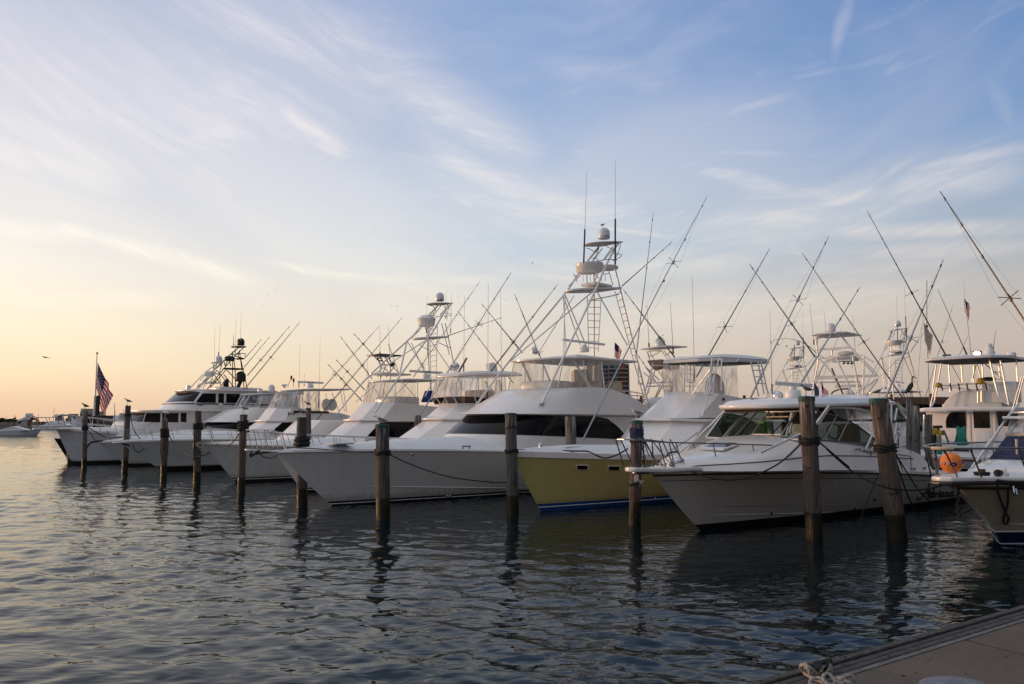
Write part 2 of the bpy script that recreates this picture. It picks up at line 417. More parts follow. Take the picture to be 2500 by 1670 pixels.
# ------------------------------------------------------------------ mesh builder
class MB:
 def __init__(s):
  s.v = []
  s.f = []
 def add(s, vs, fs):
  o = len(s.v)
  s.v += [tuple(p) for p in vs]
  s.f += [tuple(i + o for i in q) for q in fs]
  return s
 def tube(s, pts, r, n=6, closed=False, r2=None, cap=True):
  P = [V(p) for p in pts]
  Q = [P[0]]
  for p in P[1:]:
   if (p - Q[-1]).length > 1e-5:
    Q.append(p)
  P = Q
  k = len(P)
  if k < 2:
   return s
  if closed and (P[0] - P[-1]).length < 1e-5:
   P.pop()
   k -= 1
  tang = []
  for i in range(k):
   if closed:
    t = P[(i + 1) % k] - P[i - 1]
   elif i == 0:
    t = P[1] - P[0]
   elif i == k - 1:
    t = P[-1] - P[-2]
   else:
    t = (P[i + 1] - P[i]).normalized() + (P[i] - P[i - 1]).normalized()
   if t.length < 1e-9:
    t = V((0, 0, 1))
   tang.append(t.normalized())
  up = V((0, 0, 1)) if abs(tang[0].z) < 0.9 else V((1, 0, 0))
  nrm = (up - tang[0] * up.dot(tang[0])).normalized()
  vs = []
  for i in range(k):
   t = tang[i]
   nrm = nrm - t * nrm.dot(t)
   if nrm.length < 1e-6:
    nrm = t.orthogonal()
   nrm.normalize()
   b = t.cross(nrm)
   rr = r if r2 is None else r + (r2 - r) * i / (k - 1)
   for j in range(n):
    a = 2 * math.pi * j / n
    vs.append(P[i] + (nrm * math.cos(a) + b * math.sin(a)) * rr)
  fs = []
  for i in range(k if closed else k - 1):
   i2 = (i + 1) % k
   for j in range(n):
    j2 = (j + 1) % n
    fs.append((i * n + j, i * n + j2, i2 * n + j2, i2 * n + j))
  if not closed and cap:
   fs.append(tuple(reversed(range(n))))
   fs.append(tuple((k - 1) * n + j for j in range(n)))
  return s.add(vs, fs)
 def box(s, c, size, rot=None):
  c = V(c)
  hx, hy, hz = (x / 2 for x in size)
  vs = [V((x, y, z)) for x in (-hx, hx) for y in (-hy, hy) for z in (-hz, hz)]
  if rot is not None:
   vs = [rot @ p for p in vs]
  return s.add([p + c for p in vs], [(0, 1, 3, 2), (4, 6, 7, 5), (0, 4, 5, 1), (2, 3, 7, 6), (0, 2, 6, 4), (1, 5, 7, 3)])
 def lathe(s, prof, c=(0, 0, 0), n=20, rot=None):
  c = V(c)
  vs, fs = [], []
  for r, z in prof:
   for j in range(n):
    a = 2 * math.pi * j / n
    p = V((r * math.cos(a), r * math.sin(a), z))
    if rot is not None:
     p = rot @ p
    vs.append(p + c)
  k = len(prof)
  for i in range(k - 1):
   for j in range(n):
    j2 = (j + 1) % n
    fs.append((i * n + j, i * n + j2, (i + 1) * n + j2, (i + 1) * n + j))
  fs.append(tuple(reversed(range(n))))
  fs.append(tuple((k - 1) * n + j for j in range(n)))
  return s.add(vs, fs)
 def loft(s, rings, closed=True, cap0=False, cap1=False):
  n = len(rings[0])
  vs = [p for r in rings for p in r]
  fs = []
  for i in range(len(rings) - 1):
   for j in range(n if closed else n - 1):
    j2 = (j + 1) % n
    fs.append((i * n + j, i * n + j2, (i + 1) * n + j2, (i + 1) * n + j))
  if cap0:
   fs.append(tuple(reversed(range(n))))
  if cap1:
   fs.append(tuple((len(rings) - 1) * n + j for j in range(n)))
  return s.add(vs, fs)
 def prism(s, poly, d):
  """closed slab: polygon swept along vector d"""
  n = len(poly)
  d = V(d)
  vs = [V(p) for p in poly] + [V(p) + d for p in poly]
  fs = [tuple(range(n)), tuple(reversed(range(n, 2 * n)))]
  fs += [(i, i + n, (i + 1) % n + n, (i + 1) % n) for i in range(n)]
  return s.add(vs, fs)
 def sphere(s, c, rad, nu=12, nv=8, rot=None):
  if not hasattr(rad, '__len__'):
   rad = (rad, rad, rad)
  c = V(c)
  vs, fs = [], []
  for i in range(nv + 1):
   th = math.pi * i / nv
   for j in range(nu):
    a = 2 * math.pi * j / nu
    p = V((rad[0] * math.sin(th) * math.cos(a), rad[1] * math.sin(th) * math.sin(a), rad[2] * math.cos(th)))
    if rot is not None:
     p = rot @ p
    vs.append(p + c)
  for i in range(nv):
   for j in range(nu):
    j2 = (j + 1) % nu
    fs.append((i * nu + j, (i + 1) * nu + j, (i + 1) * nu + j2, i * nu + j2))
  return s.add(vs, fs)
 def build(s, name, m, parent=None, smooth=35, bevel=0.0, seg=2, fix=True):
  me = bpy.data.meshes.new(name)
  bm = bmesh.new()
  bv = [bm.verts.new(p) for p in s.v]
  for q in s.f:
   try:
    bm.faces.new([bv[i] for i in q])
   except ValueError:
    pass
  if fix:
   bmesh.ops.remove_doubles(bm, verts=bm.verts, dist=1e-5)
   bmesh.ops.recalc_face_normals(bm, faces=bm.faces)
  if bevel > 0:
   eds = [e for e in bm.edges if len(e.link_faces) == 2 and e.calc_face_angle(0) > R(25)]
   if eds:
    bmesh.ops.bevel(bm, geom=eds, offset=bevel, segments=seg, profile=0.5, affect='EDGES', clamp_overlap=True)
  bm.to_mesh(me)
  bm.free()
  if smooth:
   me.polygons.foreach_set('use_smooth', [True] * len(me.polygons))
   me.set_sharp_from_angle(angle=R(smooth))
  for mm in (m if isinstance(m, (list, tuple)) else [m]):
   me.materials.append(mm)
  o = bpy.data.objects.new(name, me)
  col.objects.link(o)
  if parent is not None:
   o.parent = parent
  return o
def tag(o, label=None, cat=None, group=None, kind=None):
 if label:
  o['label'] = label
 if cat:
  o['category'] = cat
 if group:
  o['group'] = group
 if kind:
  o['kind'] = kind
 return o
def empty(name, loc, rz=0.0, label=None, cat=None, group=None):
 o = bpy.data.objects.new(name, None)
 o.empty_display_size = 0.3
 o.location = loc
 o.rotation_euler = (0, 0, rz)
 col.objects.link(o)
 return tag(o, label, cat, group)
def copy_tree(o, parent=None):
 c = o.copy()
 col.objects.link(c)
 if parent is not None:
  c.parent = parent
 for ch in [x for x in bpy.data.objects if x.parent == o]:
  copy_tree(ch, c)
 return c
def smooth_path(pts, n=8):
 """Catmull-Rom through points"""
 P = [V(p) for p in pts]
 if len(P) < 3:
  return P
 E = [P[0] * 2 - P[1]] + P + [P[-1] * 2 - P[-2]]
 out = []
 for i in range(1, len(E) - 2):
  a, b, c, d = E[i - 1], E[i], E[i + 1], E[i + 2]
  for k in range(n):
   t = k / n
   out.append(0.5 * ((2 * b) + (c - a) * t + (2 * a - 5 * b + 4 * c - d) * t * t + (3 * b - a - 3 * c + d) * t ** 3))
 out.append(P[-1])
 return out
def sagline(a, b, sag, n=16):
 a, b = V(a), V(b)
 return [a.lerp(b, i / n) - V((0, 0, sag * 4 * (i / n) * (1 - i / n))) for i in range(n + 1)]
# crops of the photograph used while measuring: (x0, y0, scale)
def _crop(x0, y0, k):
 return lambda x, y: (x0 + x / k, y0 + y / k)
c1 = _crop(0, 750, 3.92)
c2 = _crop(400, 700, 3.92)
c3 = _crop(800, 650, 3.92)
c4 = _crop(1200, 700, 3.92)
c5 = _crop(1600, 750, 3.92)
c6 = _crop(2000, 700, 3.92)
c7 = _crop(1200, 350, 3.92)
d1 = _crop(600, 950, 3.913)
d2 = _crop(1150, 950, 3.913)
d3 = _crop(1500, 950, 3.913)
d4 = _crop(2000, 950, 3.92)
d5 = _crop(1750, 1350, 3.131)
d6 = _crop(1650, 450, 2.762)
d7 = _crop(0, 950, 3.913)
z1 = _crop(0, 970, 7.827)
z2 = _crop(2130, 980, 9.8)
z3 = _crop(2280, 1000, 8.709)
z4 = _crop(1900, 1570, 9.392)
z5 = _crop(1540, 780, 7.128)
z6 = _crop(1880, 860, 9.8)
z7 = _crop(2250, 1150, 7.128)
px = _crop(0, 0, 1.0)
# ================================================================== water
WAVE = 1.0
def build_water():
 rng = np.random.default_rng(3)
 ang = np.radians(np.linspace(-56, 56, 700))
 rad = [2.0]
 while rad[-1] < 420:
  rad.append(rad[-1] * 1.0058 + 0.003)
 rad = np.array(rad)
 A, Rr = np.meshgrid(ang, rad)
 X = np.sin(A) * Rr
 Y = np.cos(A) * Rr - 1.0
 Z = np.zeros_like(X)
 wind = R(62)                                  # travel direction of the ripples
 for i in range(64):
  lam = 0.20 * (6.5 ** rng.random())
  th = wind + rng.normal(0, 0.62)
  k = 2 * math.pi / lam
  amp = 0.0046 * lam ** 1.0
  # wavy crest lines instead of endless straight ones
  wx = rng.normal(0, 0.25)
  ph = rng.random() * 6.28
  warp = 0.5 * lam * np.sin(X * wx * 0.9 + Y * rng.normal(0, 0.25) + ph)
  fade = np.clip(1.6 - 0.011 * Rr / lam * 1.0, 0.0, 1.0)
  Z += amp * fade * np.sin(k * (X * math.cos(th) + Y * math.sin(th)) + k * warp * 0.35 + rng.random() * 6.28)
 for lam, th, amp in ((5.5, 1.0, 0.010), (7.7, 1.35, 0.012), (4.2, 0.75, 0.007), (3.1, 1.2, 0.005)):
  k = 2 * math.pi / lam
  Z += amp * np.sin(k * (X * math.cos(th) + Y * math.sin(th)) + 1.3 * np.sin(X * 0.11 + Y * 0.07) + lam)
 # rougher open water on the left, sheltered among the boats on the right
 calm = 0.60 + 0.55 / (1 + np.exp((X + 0.10 * Y + 5.0) / 3.5))
 lee = 1 - 0.50 / (1 + np.exp(-(Y - 15.5 + 0.75 * X) / 2.0)) * (X + Y > 8)
 gust = 0.75 + 0.35 * np.sin(X * 0.35 + 0.8 * np.sin(Y * 0.21)) * np.sin(Y * 0.27 + 0.5 * np.sin(X * 0.3))
 Z *= calm * lee * gust * WAVE
 nr, na = X.shape
 verts = np.stack([X, Y, Z], -1).reshape(-1, 3)
 idx = np.arange(nr * na).reshape(nr, na)
 quads = np.stack([idx[:-1, :-1], idx[:-1, 1:], idx[1:, 1:], idx[1:, :-1]], -1).reshape(-1, 4)
 nv = len(verts)
 # calm outer sea to the horizon, and round behind the quay
 ex = [(-4000, -60), (4000, -60), (4000, 6000), (-4000, 6000)]
 rim = [idx[-1, 0], idx[-1, -1]]
 extra_v = []
 extra_f = []
 # far band
 fa = np.radians(np.linspace(-56, 56, 700))
 base_i = nv
 for a in fa:
  extra_v.append((math.sin(a) * 9000, math.cos(a) * 9000, 0.0))
 for j in range(na - 1):
  extra_f.append((idx[-1, j], idx[-1, j + 1], base_i + j + 1, base_i + j))
 # sides and back
 n0 = base_i + na
 extra_v += [(0, -1.0, -0.02), (-9000, -3000, -0.02), (9000, -3000, -0.02)]
 for j in range(nr - 1):
  pass
 allv = np.concatenate([verts, np.array(extra_v)])
 faces = [tuple(q) for q in quads.tolist()] + [tuple(int(i) for i in q) for q in extra_f]
 left = [int(idx[i, 0]) for i in range(nr)]
 right = [int(idx[i, -1]) for i in range(nr)]
 for i in range(nr - 1):
  faces.append((left[i + 1], n0 + 1, left[i]))
  faces.append((right[i], n0 + 2, right[i + 1]))
 faces.append((base_i, n0 + 1, left[-1]))
 faces.append((right[-1], n0 + 2, base_i + na - 1))
 for j in range(na - 1):
  faces.append((int(idx[0, j + 1]), int(idx[0, j]), n0))
 faces.append((left[0], n0 + 1, n0))
 faces.append((n0, n0 + 2, right[0]))
 faces.append((n0, n0 + 1, n0 + 2))
 me = bpy.data.meshes.new('water')
 me.from_pydata([tuple(p) for p in allv.tolist()], [], faces)
 me.polygons.foreach_set('use_smooth', [True] * len(me.polygons))
 me.update()
 m = bpy.data.materials.new('harbour_water')
 m.use_nodes = True
 n = NT(m.node_tree)
 b = n.n['Principled BSDF']
 b.inputs['Base Color'].default_value = (0.003, 0.010, 0.012, 1)
 b.inputs['Roughness'].default_value = 0.015
 b.inputs['IOR'].default_value = 1.20
 b.inputs['Specular IOR Level'].default_value = 0.5
 tcn = n.new('ShaderNodeTexCoord')
 mp = n.new('ShaderNodeMapping')
 mp.inputs['Rotation'].default_value = (0, 0, R(-22))
 mp.inputs['Scale'].default_value = (0.45, 1.0, 1.0)
 n.l.new(tcn.outputs['Object'], mp.inputs[0])
 h1 = n.noise(mp.outputs[0], 5.6, 1, 0.4, 0.7)
 h2 = n.noise(mp.outputs[0], 11.0, 1, 0.4, 0.3)
 bn = n.new('ShaderNodeBump')
 bn.inputs["Strength"].default_value = 0.13
 bn.inputs['Distance'].default_value = 0.09
 n.l.new(n.m('ADD', h1, n.m('MULTIPLY', h2, 0.22)), bn.inputs['Height'])
 n.l.new(bn.outputs[0], b.inputs['Normal'])
 me.materials.append(m)
 o = bpy.data.objects.new('water', me)
 o['kind'] = 'structure'
 col.objects.link(o)
build_water()
# seabed under everything, far below: the ground of the harbour
gb = MB().add([(-9000, -4000, -6), (9000, -4000, -6), (9000, 9500, -6), (-9000, 9500, -6)], [(0, 1, 2, 3)])
tag(gb.build('seabed', M['mud'], None, 0, fix=False), kind='structure')
# ================================================================== quay (lower right)
ZQ = 0.9
E1 = onz(1830, 1669.5, ZQ)
E2 = onz(2500, 1479, ZQ)
ed = (E2 - E1).normalized()
en = V((ed.y, -ed.x, 0))                  # inland
def quay_pt(a, b, z=ZQ):
 p = E1 + ed * a + en * b
 return V((p.x, p.y, z))
def concrete_mat():
 m = mat('worn_quay_concrete', (0.20, 0.15, 0.125), 0.85)
 n = NT(m.node_tree)
 b = n.n['Principled BSDF']
 t = n.new('ShaderNodeTexCoord')
 f1_ = n.noise(t.outputs['Object'], 0.9, 6, 0.65)
 f2_ = n.noise(t.outputs['Object'], 45, 4, 0.7)
 f3_ = n.noise(t.outputs['Object'], 7, 5, 0.7, 0.6)
 c = n.ramp(f1_, [(0.3, (0.085, 0.062, 0.046)), (0.7, (0.130, 0.096, 0.072))])
 c = n.mix(n.m('MULTIPLY', n.mr(f2_, 0.56, 0.70), 0.5), c, (0.20, 0.17, 0.145))
 c = n.mix(n.m('MULTIPLY', n.mr(f2_, 0.44, 0.32), 0.6), c, (0.035, 0.028, 0.022))
 c = n.mix(n.m('MULTIPLY', n.mr(f3_, 0.60, 0.72), 0.45), c, (0.045, 0.036, 0.030))
 n.l.new(c, b.inputs['Base Color'])
 bn = n.new('ShaderNodeBump')
 bn.inputs['Strength'].default_value = 0.5
 bn.inputs['Distance'].default_value = 0.008
 n.l.new(n.m('ADD', f2_, f3_), bn.inputs['Height'])
 n.l.new(bn.outputs[0], b.inputs['Normal'])
 return m
M['concrete'] = concrete_mat()
J1 = onz(2325, 1554, ZQ)
J2 = onz(2500, 1597, ZQ)
jd = (J2 - J1)
ja = (J1 - E1).dot(ed)
jb = (J2 - E1).dot(ed)
jb_n = (J2 - E1).dot(en)
j0 = (J1 - E1).dot(en)
slope_j = (jb - ja) / (jb_n - j0)          # joint as a = ja + slope*(b - j0)
quay = MB()
w0, w1 = 0.26, 14.0
g = 0.014
def jl(b):
 return ja + slope_j * (b - j0)
def slab(mb, a0f, a1f):
 top = [quay_pt(a0f(w0), w0), quay_pt(a1f(w0), w0), quay_pt(a1f(w1), w1), quay_pt(a0f(w1), w1)]
 mb.prism(top, (0, 0, -0.35))
slab(quay, lambda b: -9 + 0 * b, lambda b: jl(b) - 4.6 - g)
slab(quay, lambda b: jl(b) - 4.6 + g, lambda b: jl(b) - g)
slab(quay, lambda b: jl(b) + g, lambda b: jl(b) + 4.6 - g)
slab(quay, lambda b: jl(b) + 4.6 + g, lambda b: 40 + slope_j * b)
tag(quay.build('quay', M['concrete'], None, 30, bevel=0.006, seg=1), kind='structure')
qb = MB()
q_ = [quay_pt(-9, 0.03, 0.5), quay_pt(40, 0.03, 0.5), quay_pt(40, w1, 0.5), quay_pt(-9, w1, 0.5)]
qb.prism(q_, (0, 0, -4))
tag(qb.build('quay_wall', M['concrete_pier'], None, 0), kind='structure')
qe = empty('quay_edge_rail', quay_pt(0, 0.1, 0.5), 0, 'weathered timber edge rail of two long planks along the concrete quay', 'edge rail')
off = -V(qe.location)
for (b0, b1, z1_) in ((0.0, 0.062, ZQ + 0.012), (0.078, 0.135, ZQ + 0.002), (0.147, 0.205, ZQ + 0.006)):
 pm = MB()
 for a in range(-9, 39, 4):
  pm.prism([quay_pt(a + 0.004, b0, z1_) + off, quay_pt(a + 3.996, b0, z1_) + off, quay_pt(a + 3.996, b1, z1_) + off, quay_pt(a + 0.004, b1, z1_) + off], (0, 0, -0.3))
 pm.build('plank', M['timber_dock'], qe, 30, bevel=0.006, seg=1)
for a in range(-4, 30):
 for b0 in (0.031, 0.176):
  MB().lathe([(0.011, 0), (0.011, 0.004), (0.006, 0.007)], quay_pt(a * 0.9 + b0 * 2, b0, ZQ + (0.012 if b0 < .1 else 0.006)) + off, 8).build('bolt_head', M['iron'], qe, 40)
sm = MB().prism([quay_pt(-9, 0.213, ZQ + 0.002) + off, quay_pt(39, 0.213, ZQ + 0.002) + off, quay_pt(39, 0.254, ZQ + 0.002) + off, quay_pt(-9, 0.254, ZQ + 0.002) + off], (0, 0, -0.3))
sm.build('edge_strip', mat('pale_mortar_strip', (0.15, 0.138, 0.13), 0.85, var=0.35, vscale=6), qe, 30)
# ================================================================== boat toolkit
TH = 46.0
class Boat:
 """local frame: x runs aft from the stem at the waterline, y to starboard, z up; 'p' below means metres to port"""
 def __init__(s, name, label, cat, stem=None, theta=TH, group='sport fishing boats moored along the pier', origin=None):
  s.o = onz(*stem) if origin is None else V(origin)
  s.th = R(theta)
  s.A = V((math.cos(s.th), math.sin(s.th), 0))
  s.N = V((-math.sin(s.th), math.cos(s.th), 0))
  s.root = empty(name, s.o, s.th, label, cat, group)
 def loc(s, W):
  d = W - s.o
  return V((d.dot(s.A), d.dot(s.N), d.z))
 def W(s, L):
  return s.o + s.A * L[0] + s.N * L[1] + V((0, 0, L[2]))
 def P(s, q, p=0.0):
  """photo point on the fore-and-aft plane p metres to port"""
  d = ray(*q)
  t = ((-p) - (CP - s.o).dot(s.N)) / d.dot(s.N)
  return s.loc(CP + d * t)
 def PX(s, q, x):
  """photo point on the athwartship plane x metres aft"""
  d = ray(*q)
  t = (x - (CP - s.o).dot(s.A)) / d.dot(s.A)
  return s.loc(CP + d * t)
 def PZ(s, q, z):
  return s.loc(onz(q[0], q[1], z))
 def PP(s, q, a, b, c, off=0.0):
  """photo point on the plane through three local points"""
  a, b, c = s.W(a), s.W(b), s.W(c)
  n = (b - a).cross(c - a).normalized()
  if n.dot(CP - a) < 0:
   n = -n
  d = ray(*q)
  t = (a + n * off - CP).dot(n) / d.dot(n)
  return s.loc(CP + d * t)
 def path(s, crop, pts):
  return [s.P(crop(x, y), p) for x, y, p in pts]
 def tube(s, name, m, crop, pts, r=0.025, mirror=False, parent=None, n=6, smooth=0, mb=None, r2=None):
  L = s.path(crop, pts)
  if smooth:
   L = smooth_path(L, smooth)
  k = mb or MB()
  k.tube(L, r, n, r2=r2)
  if mirror:
   k.tube([V((q.x, -q.y, q.z)) for q in L], r, n, r2=r2)
  if mb is None:
   return k.build(name, m, parent or s.root)
 def house(s, name, m, rings, parent=None, cap0=False, cap1=True, bevel=0.05, seg=3, smooth=40):
  """rings: half outlines from the centreline round to the port quarter, local coords; mirrored"""
  full = []
  for r in rings:
   h = [V(q) for q in r]
   o = [V((q.x, -q.y, q.z)) for q in reversed(h)]
   if abs(h[0].y) < 1e-4:
    o = o[:-1]
   full.append(h + o)
  return MB().loft(full, True, cap0, cap1).build(name, m, parent or s.root, smooth, bevel, seg)
 def plate(s, name, m, half, th, parent=None, bevel=0.02, camber=0.0):
  """horizontal slab from a half outline (centreline front -> port -> centreline aft), local"""
  h = [V(q) for q in half]
  o = [V((q.x, -q.y, q.z)) for q in reversed(h) if abs(q.y) > 1e-3]
  poly = h + o
  return MB().prism(poly, (0, 0, -th)).build(name, m, parent or s.root, 35, bevel, 2)
 def slab(s, name, m, pts, th=0.03, parent=None, bevel=0.0, mirror=False, toward=None):
  """thin plate through roughly planar local points, thickened away from the viewer side"""
  P_ = [V(q) for q in pts]
  n = V((0, 0, 0))
  for i in range(len(P_)):
   a, b = P_[i], P_[(i + 1) % len(P_)]
   n += a.cross(b)
  n.normalize()
  c = sum(P_, V((0, 0, 0))) / len(P_)
  ref = (s.loc(CP) - c) if toward is None else V(toward)
  if n.dot(ref) < 0:
   n = -n
  k = MB().prism(P_, -n * th)
  if mirror:
   k.prism([V((q.x, -q.y, q.z)) for q in P_], V((-n.x, n.y, -n.z)) * th)
  return k.build(name, m, parent or s.root, 30, bevel, 1)
class Hull:
 def __init__(s, B, tip, L, beam, sheer, nS=3.0, nW=1.75, bwl=0.86, zboot=0.18, e=0.92, taper=0.08, nst=44, gun=0.0, ztip=None, wexp=1.3):
  s.B = B
  t = B.P(tip, 0.0)
  s.ov, s.zb = -t.x, t.z
  s.L, s.beam, s.nS, s.nW, s.bwl, s.zboot, s.e, s.taper, s.nst, s.wexp = L, beam, nS, nW, bwl, zboot, e, taper, nst, wexp
  xs, zs = [t.x], [t.z]
  for q in sheer:
   if len(q) == 3:          # given directly as local (x, z) plus a marker
    xs.append(q[0])
    zs.append(q[1])
    continue
   x = 2.0
   for _ in range(60):
    g_ = B.P(q, s.bs(x))
    x += 0.5 * (g_.x - x)
    x = max(-s.ov + 0.01, min(L, x))
   xs.append(x)
   zs.append(B.P(q, s.bs(x)).z)
  deg = 2 if len(xs) >= 4 else 1
  wts = np.ones(len(xs))
  wts[0] = 6
  s.poly = np.polyfit(xs, zs, deg, w=wts)
  s.xmax = max(xs)
  s.sheer_pts = list(zip(xs, zs))
 def sheer(s, x):
  # continue level beyond the last measured station
  if x > s.xmax:
   d = np.polyval(np.polyder(s.poly), s.xmax)
   return float(np.polyval(s.poly, s.xmax) + d * 0.5 * (x - s.xmax))
  return float(np.polyval(s.poly, x))
 def bs(s, x):
  u = max(0.0, min(1.0, (x + s.ov) / (s.L + s.ov)))
  return s.beam * (1 - (1 - u) ** s.nS) * (1 - s.taper * u ** 3)
 def stem(s, z):
  if z <= 0:
   return -0.6 * z
  return -s.ov * (z / s.zb) ** s.e
 def y(s, x, z):
  zt = s.sheer(x)
  wv = max(0.0, min(1.0, z / zt))
  x0 = s.stem(z)
  u = max(0.0, min(1.0, (x - x0) / (s.L - x0)))
  n = s.nW + (s.nS - s.nW) * wv ** s.wexp
  b = s.beam * (s.bwl + (1 - s.bwl) * wv ** 0.7)
  if z < 0:
   b *= 1 + 0.35 * z
  return b * (1 - (1 - u) ** n) * (1 - s.taper * u ** 3)
 def pt(s, u, f):
  """f in [-2,-1]=bottom, [-1,0]=boot band, [0,1]=topsides"""
  xt = -s.ov + u * (s.L + s.ov)
  zt = s.sheer(xt)
  if f < -1:
   z = 0.5 * (f + 1)
  elif f < 0:
   z = (f + 1) * s.zboot
  else:
   z = s.zboot + f * (zt - s.zboot)
  x0 = s.stem(z)
  x = x0 + u * (s.L - x0)
  wv = max(0.0, min(1.0, z / zt))
  n = s.nW + (s.nS - s.nW) * wv ** s.wexp
  b = s.beam * (s.bwl + (1 - s.bwl) * wv ** 0.7)
  if z < 0:
   b *= 1 + 0.35 * z
  y_ = b * (1 - (1 - u) ** n) * (1 - s.taper * u ** 3)
  return V((x, -y_, z))
 def us(s):
  return [(i / s.nst) ** 1.5 for i in range(s.nst + 1)]
 def band(s, name, m, fs, parent=None, transom=True):
  k = MB()
  us = s.us()
  for sg in (1, -1):
   k.loft([[V((q.x, q.y * sg, q.z)) for q in (s.pt(u, f) for f in fs)] for u in us], closed=False)
  if transom:
   e = [s.pt(1.0, f) for f in fs]
   k.add(e + [V((q.x, -q.y, q.z)) for q in reversed(e)], [tuple(range(2 * len(fs)))])
  return k.build(name, m, parent or s.B.root, 50)
 def make(s, mt, mboot, stripe=None, rub=None, rub_r=0.03):
  h = s.band('hull', mt, [i / 12 for i in range(13)])
  s.band('bottom_paint', mboot, [-2, -1.5, -1, -0.5, 0])
  if stripe is not None:
   k = MB()
   for sg in (1, -1):
    pts = [s.pt(u, stripe[1]) for u in s.us()]
    k.tube([V((q.x, (q.y - 0.004) * sg, q.z)) for q in pts], 0.014, 5)
   k.build('boot_stripe', stripe[0], h)
  if rub is not None:
   k = MB()
   L_ = [s.pt(u, 0.985) for u in s.us()]
   full = [V((q.x, q.y - 0.01, q.z)) for q in reversed(L_)] + [V((q.x, -q.y + 0.01, q.z)) for q in L_[1:]]
   k.tube(full, rub_r, 6)
   k.build('rub_rail', rub, h)
  s.h = h
  return h
 def deck(s, m, crown, x1=None, inset=0.0, rise=0.0, name='deck', nx=40, ny=12, power=2.0):
  """cambered foredeck; crown(x) = height of the centreline above the sheer"""
  x1 = s.L if x1 is None else x1
  k = MB()
  rows = []
  for i in range(nx + 1):
   x = -s.ov + 0.02 + (x1 + s.ov - 0.02) * (i / nx) ** 1.3
   b = max(0.004, s.bs(x) - inset)
   z = s.sheer(x) + rise
   rows.append([V((x, b * (j / ny * 2 - 1), z + crown(x) * (1 - abs(j / ny * 2 - 1) ** power))) for j in range(ny + 1)])
  k.loft(rows, closed=False)
  return k.build(name, m, s.B.root, 40)
 def capband(s, m, h, th=0.02, name='gunwale'):
  """vertical cap moulding standing on the sheer"""
  k = MB()
  for sg in (1, -1):
   rows = []
   for u in s.us():
    q = s.pt(u, 1.0)
    rows.append([V((q.x, q.y * sg - 0.015 * sg * 0, q.z - 0.02)), V((q.x - 0.03 * (1 - u), (q.y - 0.03) * sg, q.z)), V((q.x - 0.03 * (1 - u), (q.y - 0.03) * sg, q.z + h * 0.8)),
                             V((q.x, (q.y + 0.03) * sg, q.z + h)), V((q.x + 0.02, (q.y + 0.10) * sg, q.z + h))])
   k.loft(rows, closed=False)
  return k.build(name, m, s.B.root, 50)
 def rail(s, m, x0, x1, h0, h1, n, r=0.016, lean=0.12, mid=False, inset=0.12, name='bow_rail', rise=0.0, lead=None):
  k = MB()
  def base(x):
   return V((x, -max(0.03, s.bs(x) - inset), s.sheer(x) + rise))
  def top(x):
   t = (x - x0) / (x1 - x0)
   b = base(x)
   h = h0 + (h1 - h0) * t
   return V((b.x - 0.18 * h, b.y - lean * h, b.z + h))
  N = 28
  for sg in (1, -1):
   f = lambda q: V((q.x, q.y * sg, q.z))
   tp = [f(top(x0 + (x1 - x0) * i / N)) for i in range(N + 1)]
   if lead:
    tp = [V((l[0], l[1] * sg, l[2])) for l in lead] + tp
   k.tube(tp, r, 6)
   if mid:
    k.tube([f(base(x0 + (x1 - x0) * i / N).lerp(top(x0 + (x1 - x0) * i / N), 0.5)) for i in range(N + 1)], r * 0.7, 5)
   for i in range(n + 1):
    x = x0 + (x1 - x0) * i / n
    k.tube([f(base(min(x + 0.12, x1))), f(top(x))], r * 0.85, 5)
  return k.build(name, m, s.B.root)
 def hit(s, q):
  """photo point on the port topside"""
  lo = None
  prev = None
  d = ray(*q)
  t = 5.0
  while t < 80:
   p = s.B.loc(CP + d * t)
   if -s.ov < p.x < s.L and 0 < p.z < s.zb + 0.5:
    v = -p.y - s.y(p.x, p.z)
    if prev is not None and prev > 0 >= v:
     return p
    prev = v
   t += 0.01
  return None
 def strip(s, name, m, x0, z0, x1, z1, r=0.02, parent=None, n=20):
  """moulded strake laid along both sides"""
  k = MB()
  for sg in (1, -1):
   pts = [V((x0 + (x1 - x0) * i / n, -sg * s.y(x0 + (x1 - x0) * i / n, z0 + (z1 - z0) * i / n), z0 + (z1 - z0) * i / n)) for i in range(n + 1)]
   rows = []
   for i, q in enumerate(pts):
    w_ = r * min(1.0, 4.0 * min(i, n - i) / n)
    rows.append([q + V((0, 0, w_ * 1.3)), q + V((0, -sg * w_ * 0.8, 0)), q - V((0, 0, w_ * .4))])
   k.loft(rows, closed=False)
  return k.build(name, m, parent or s.h)
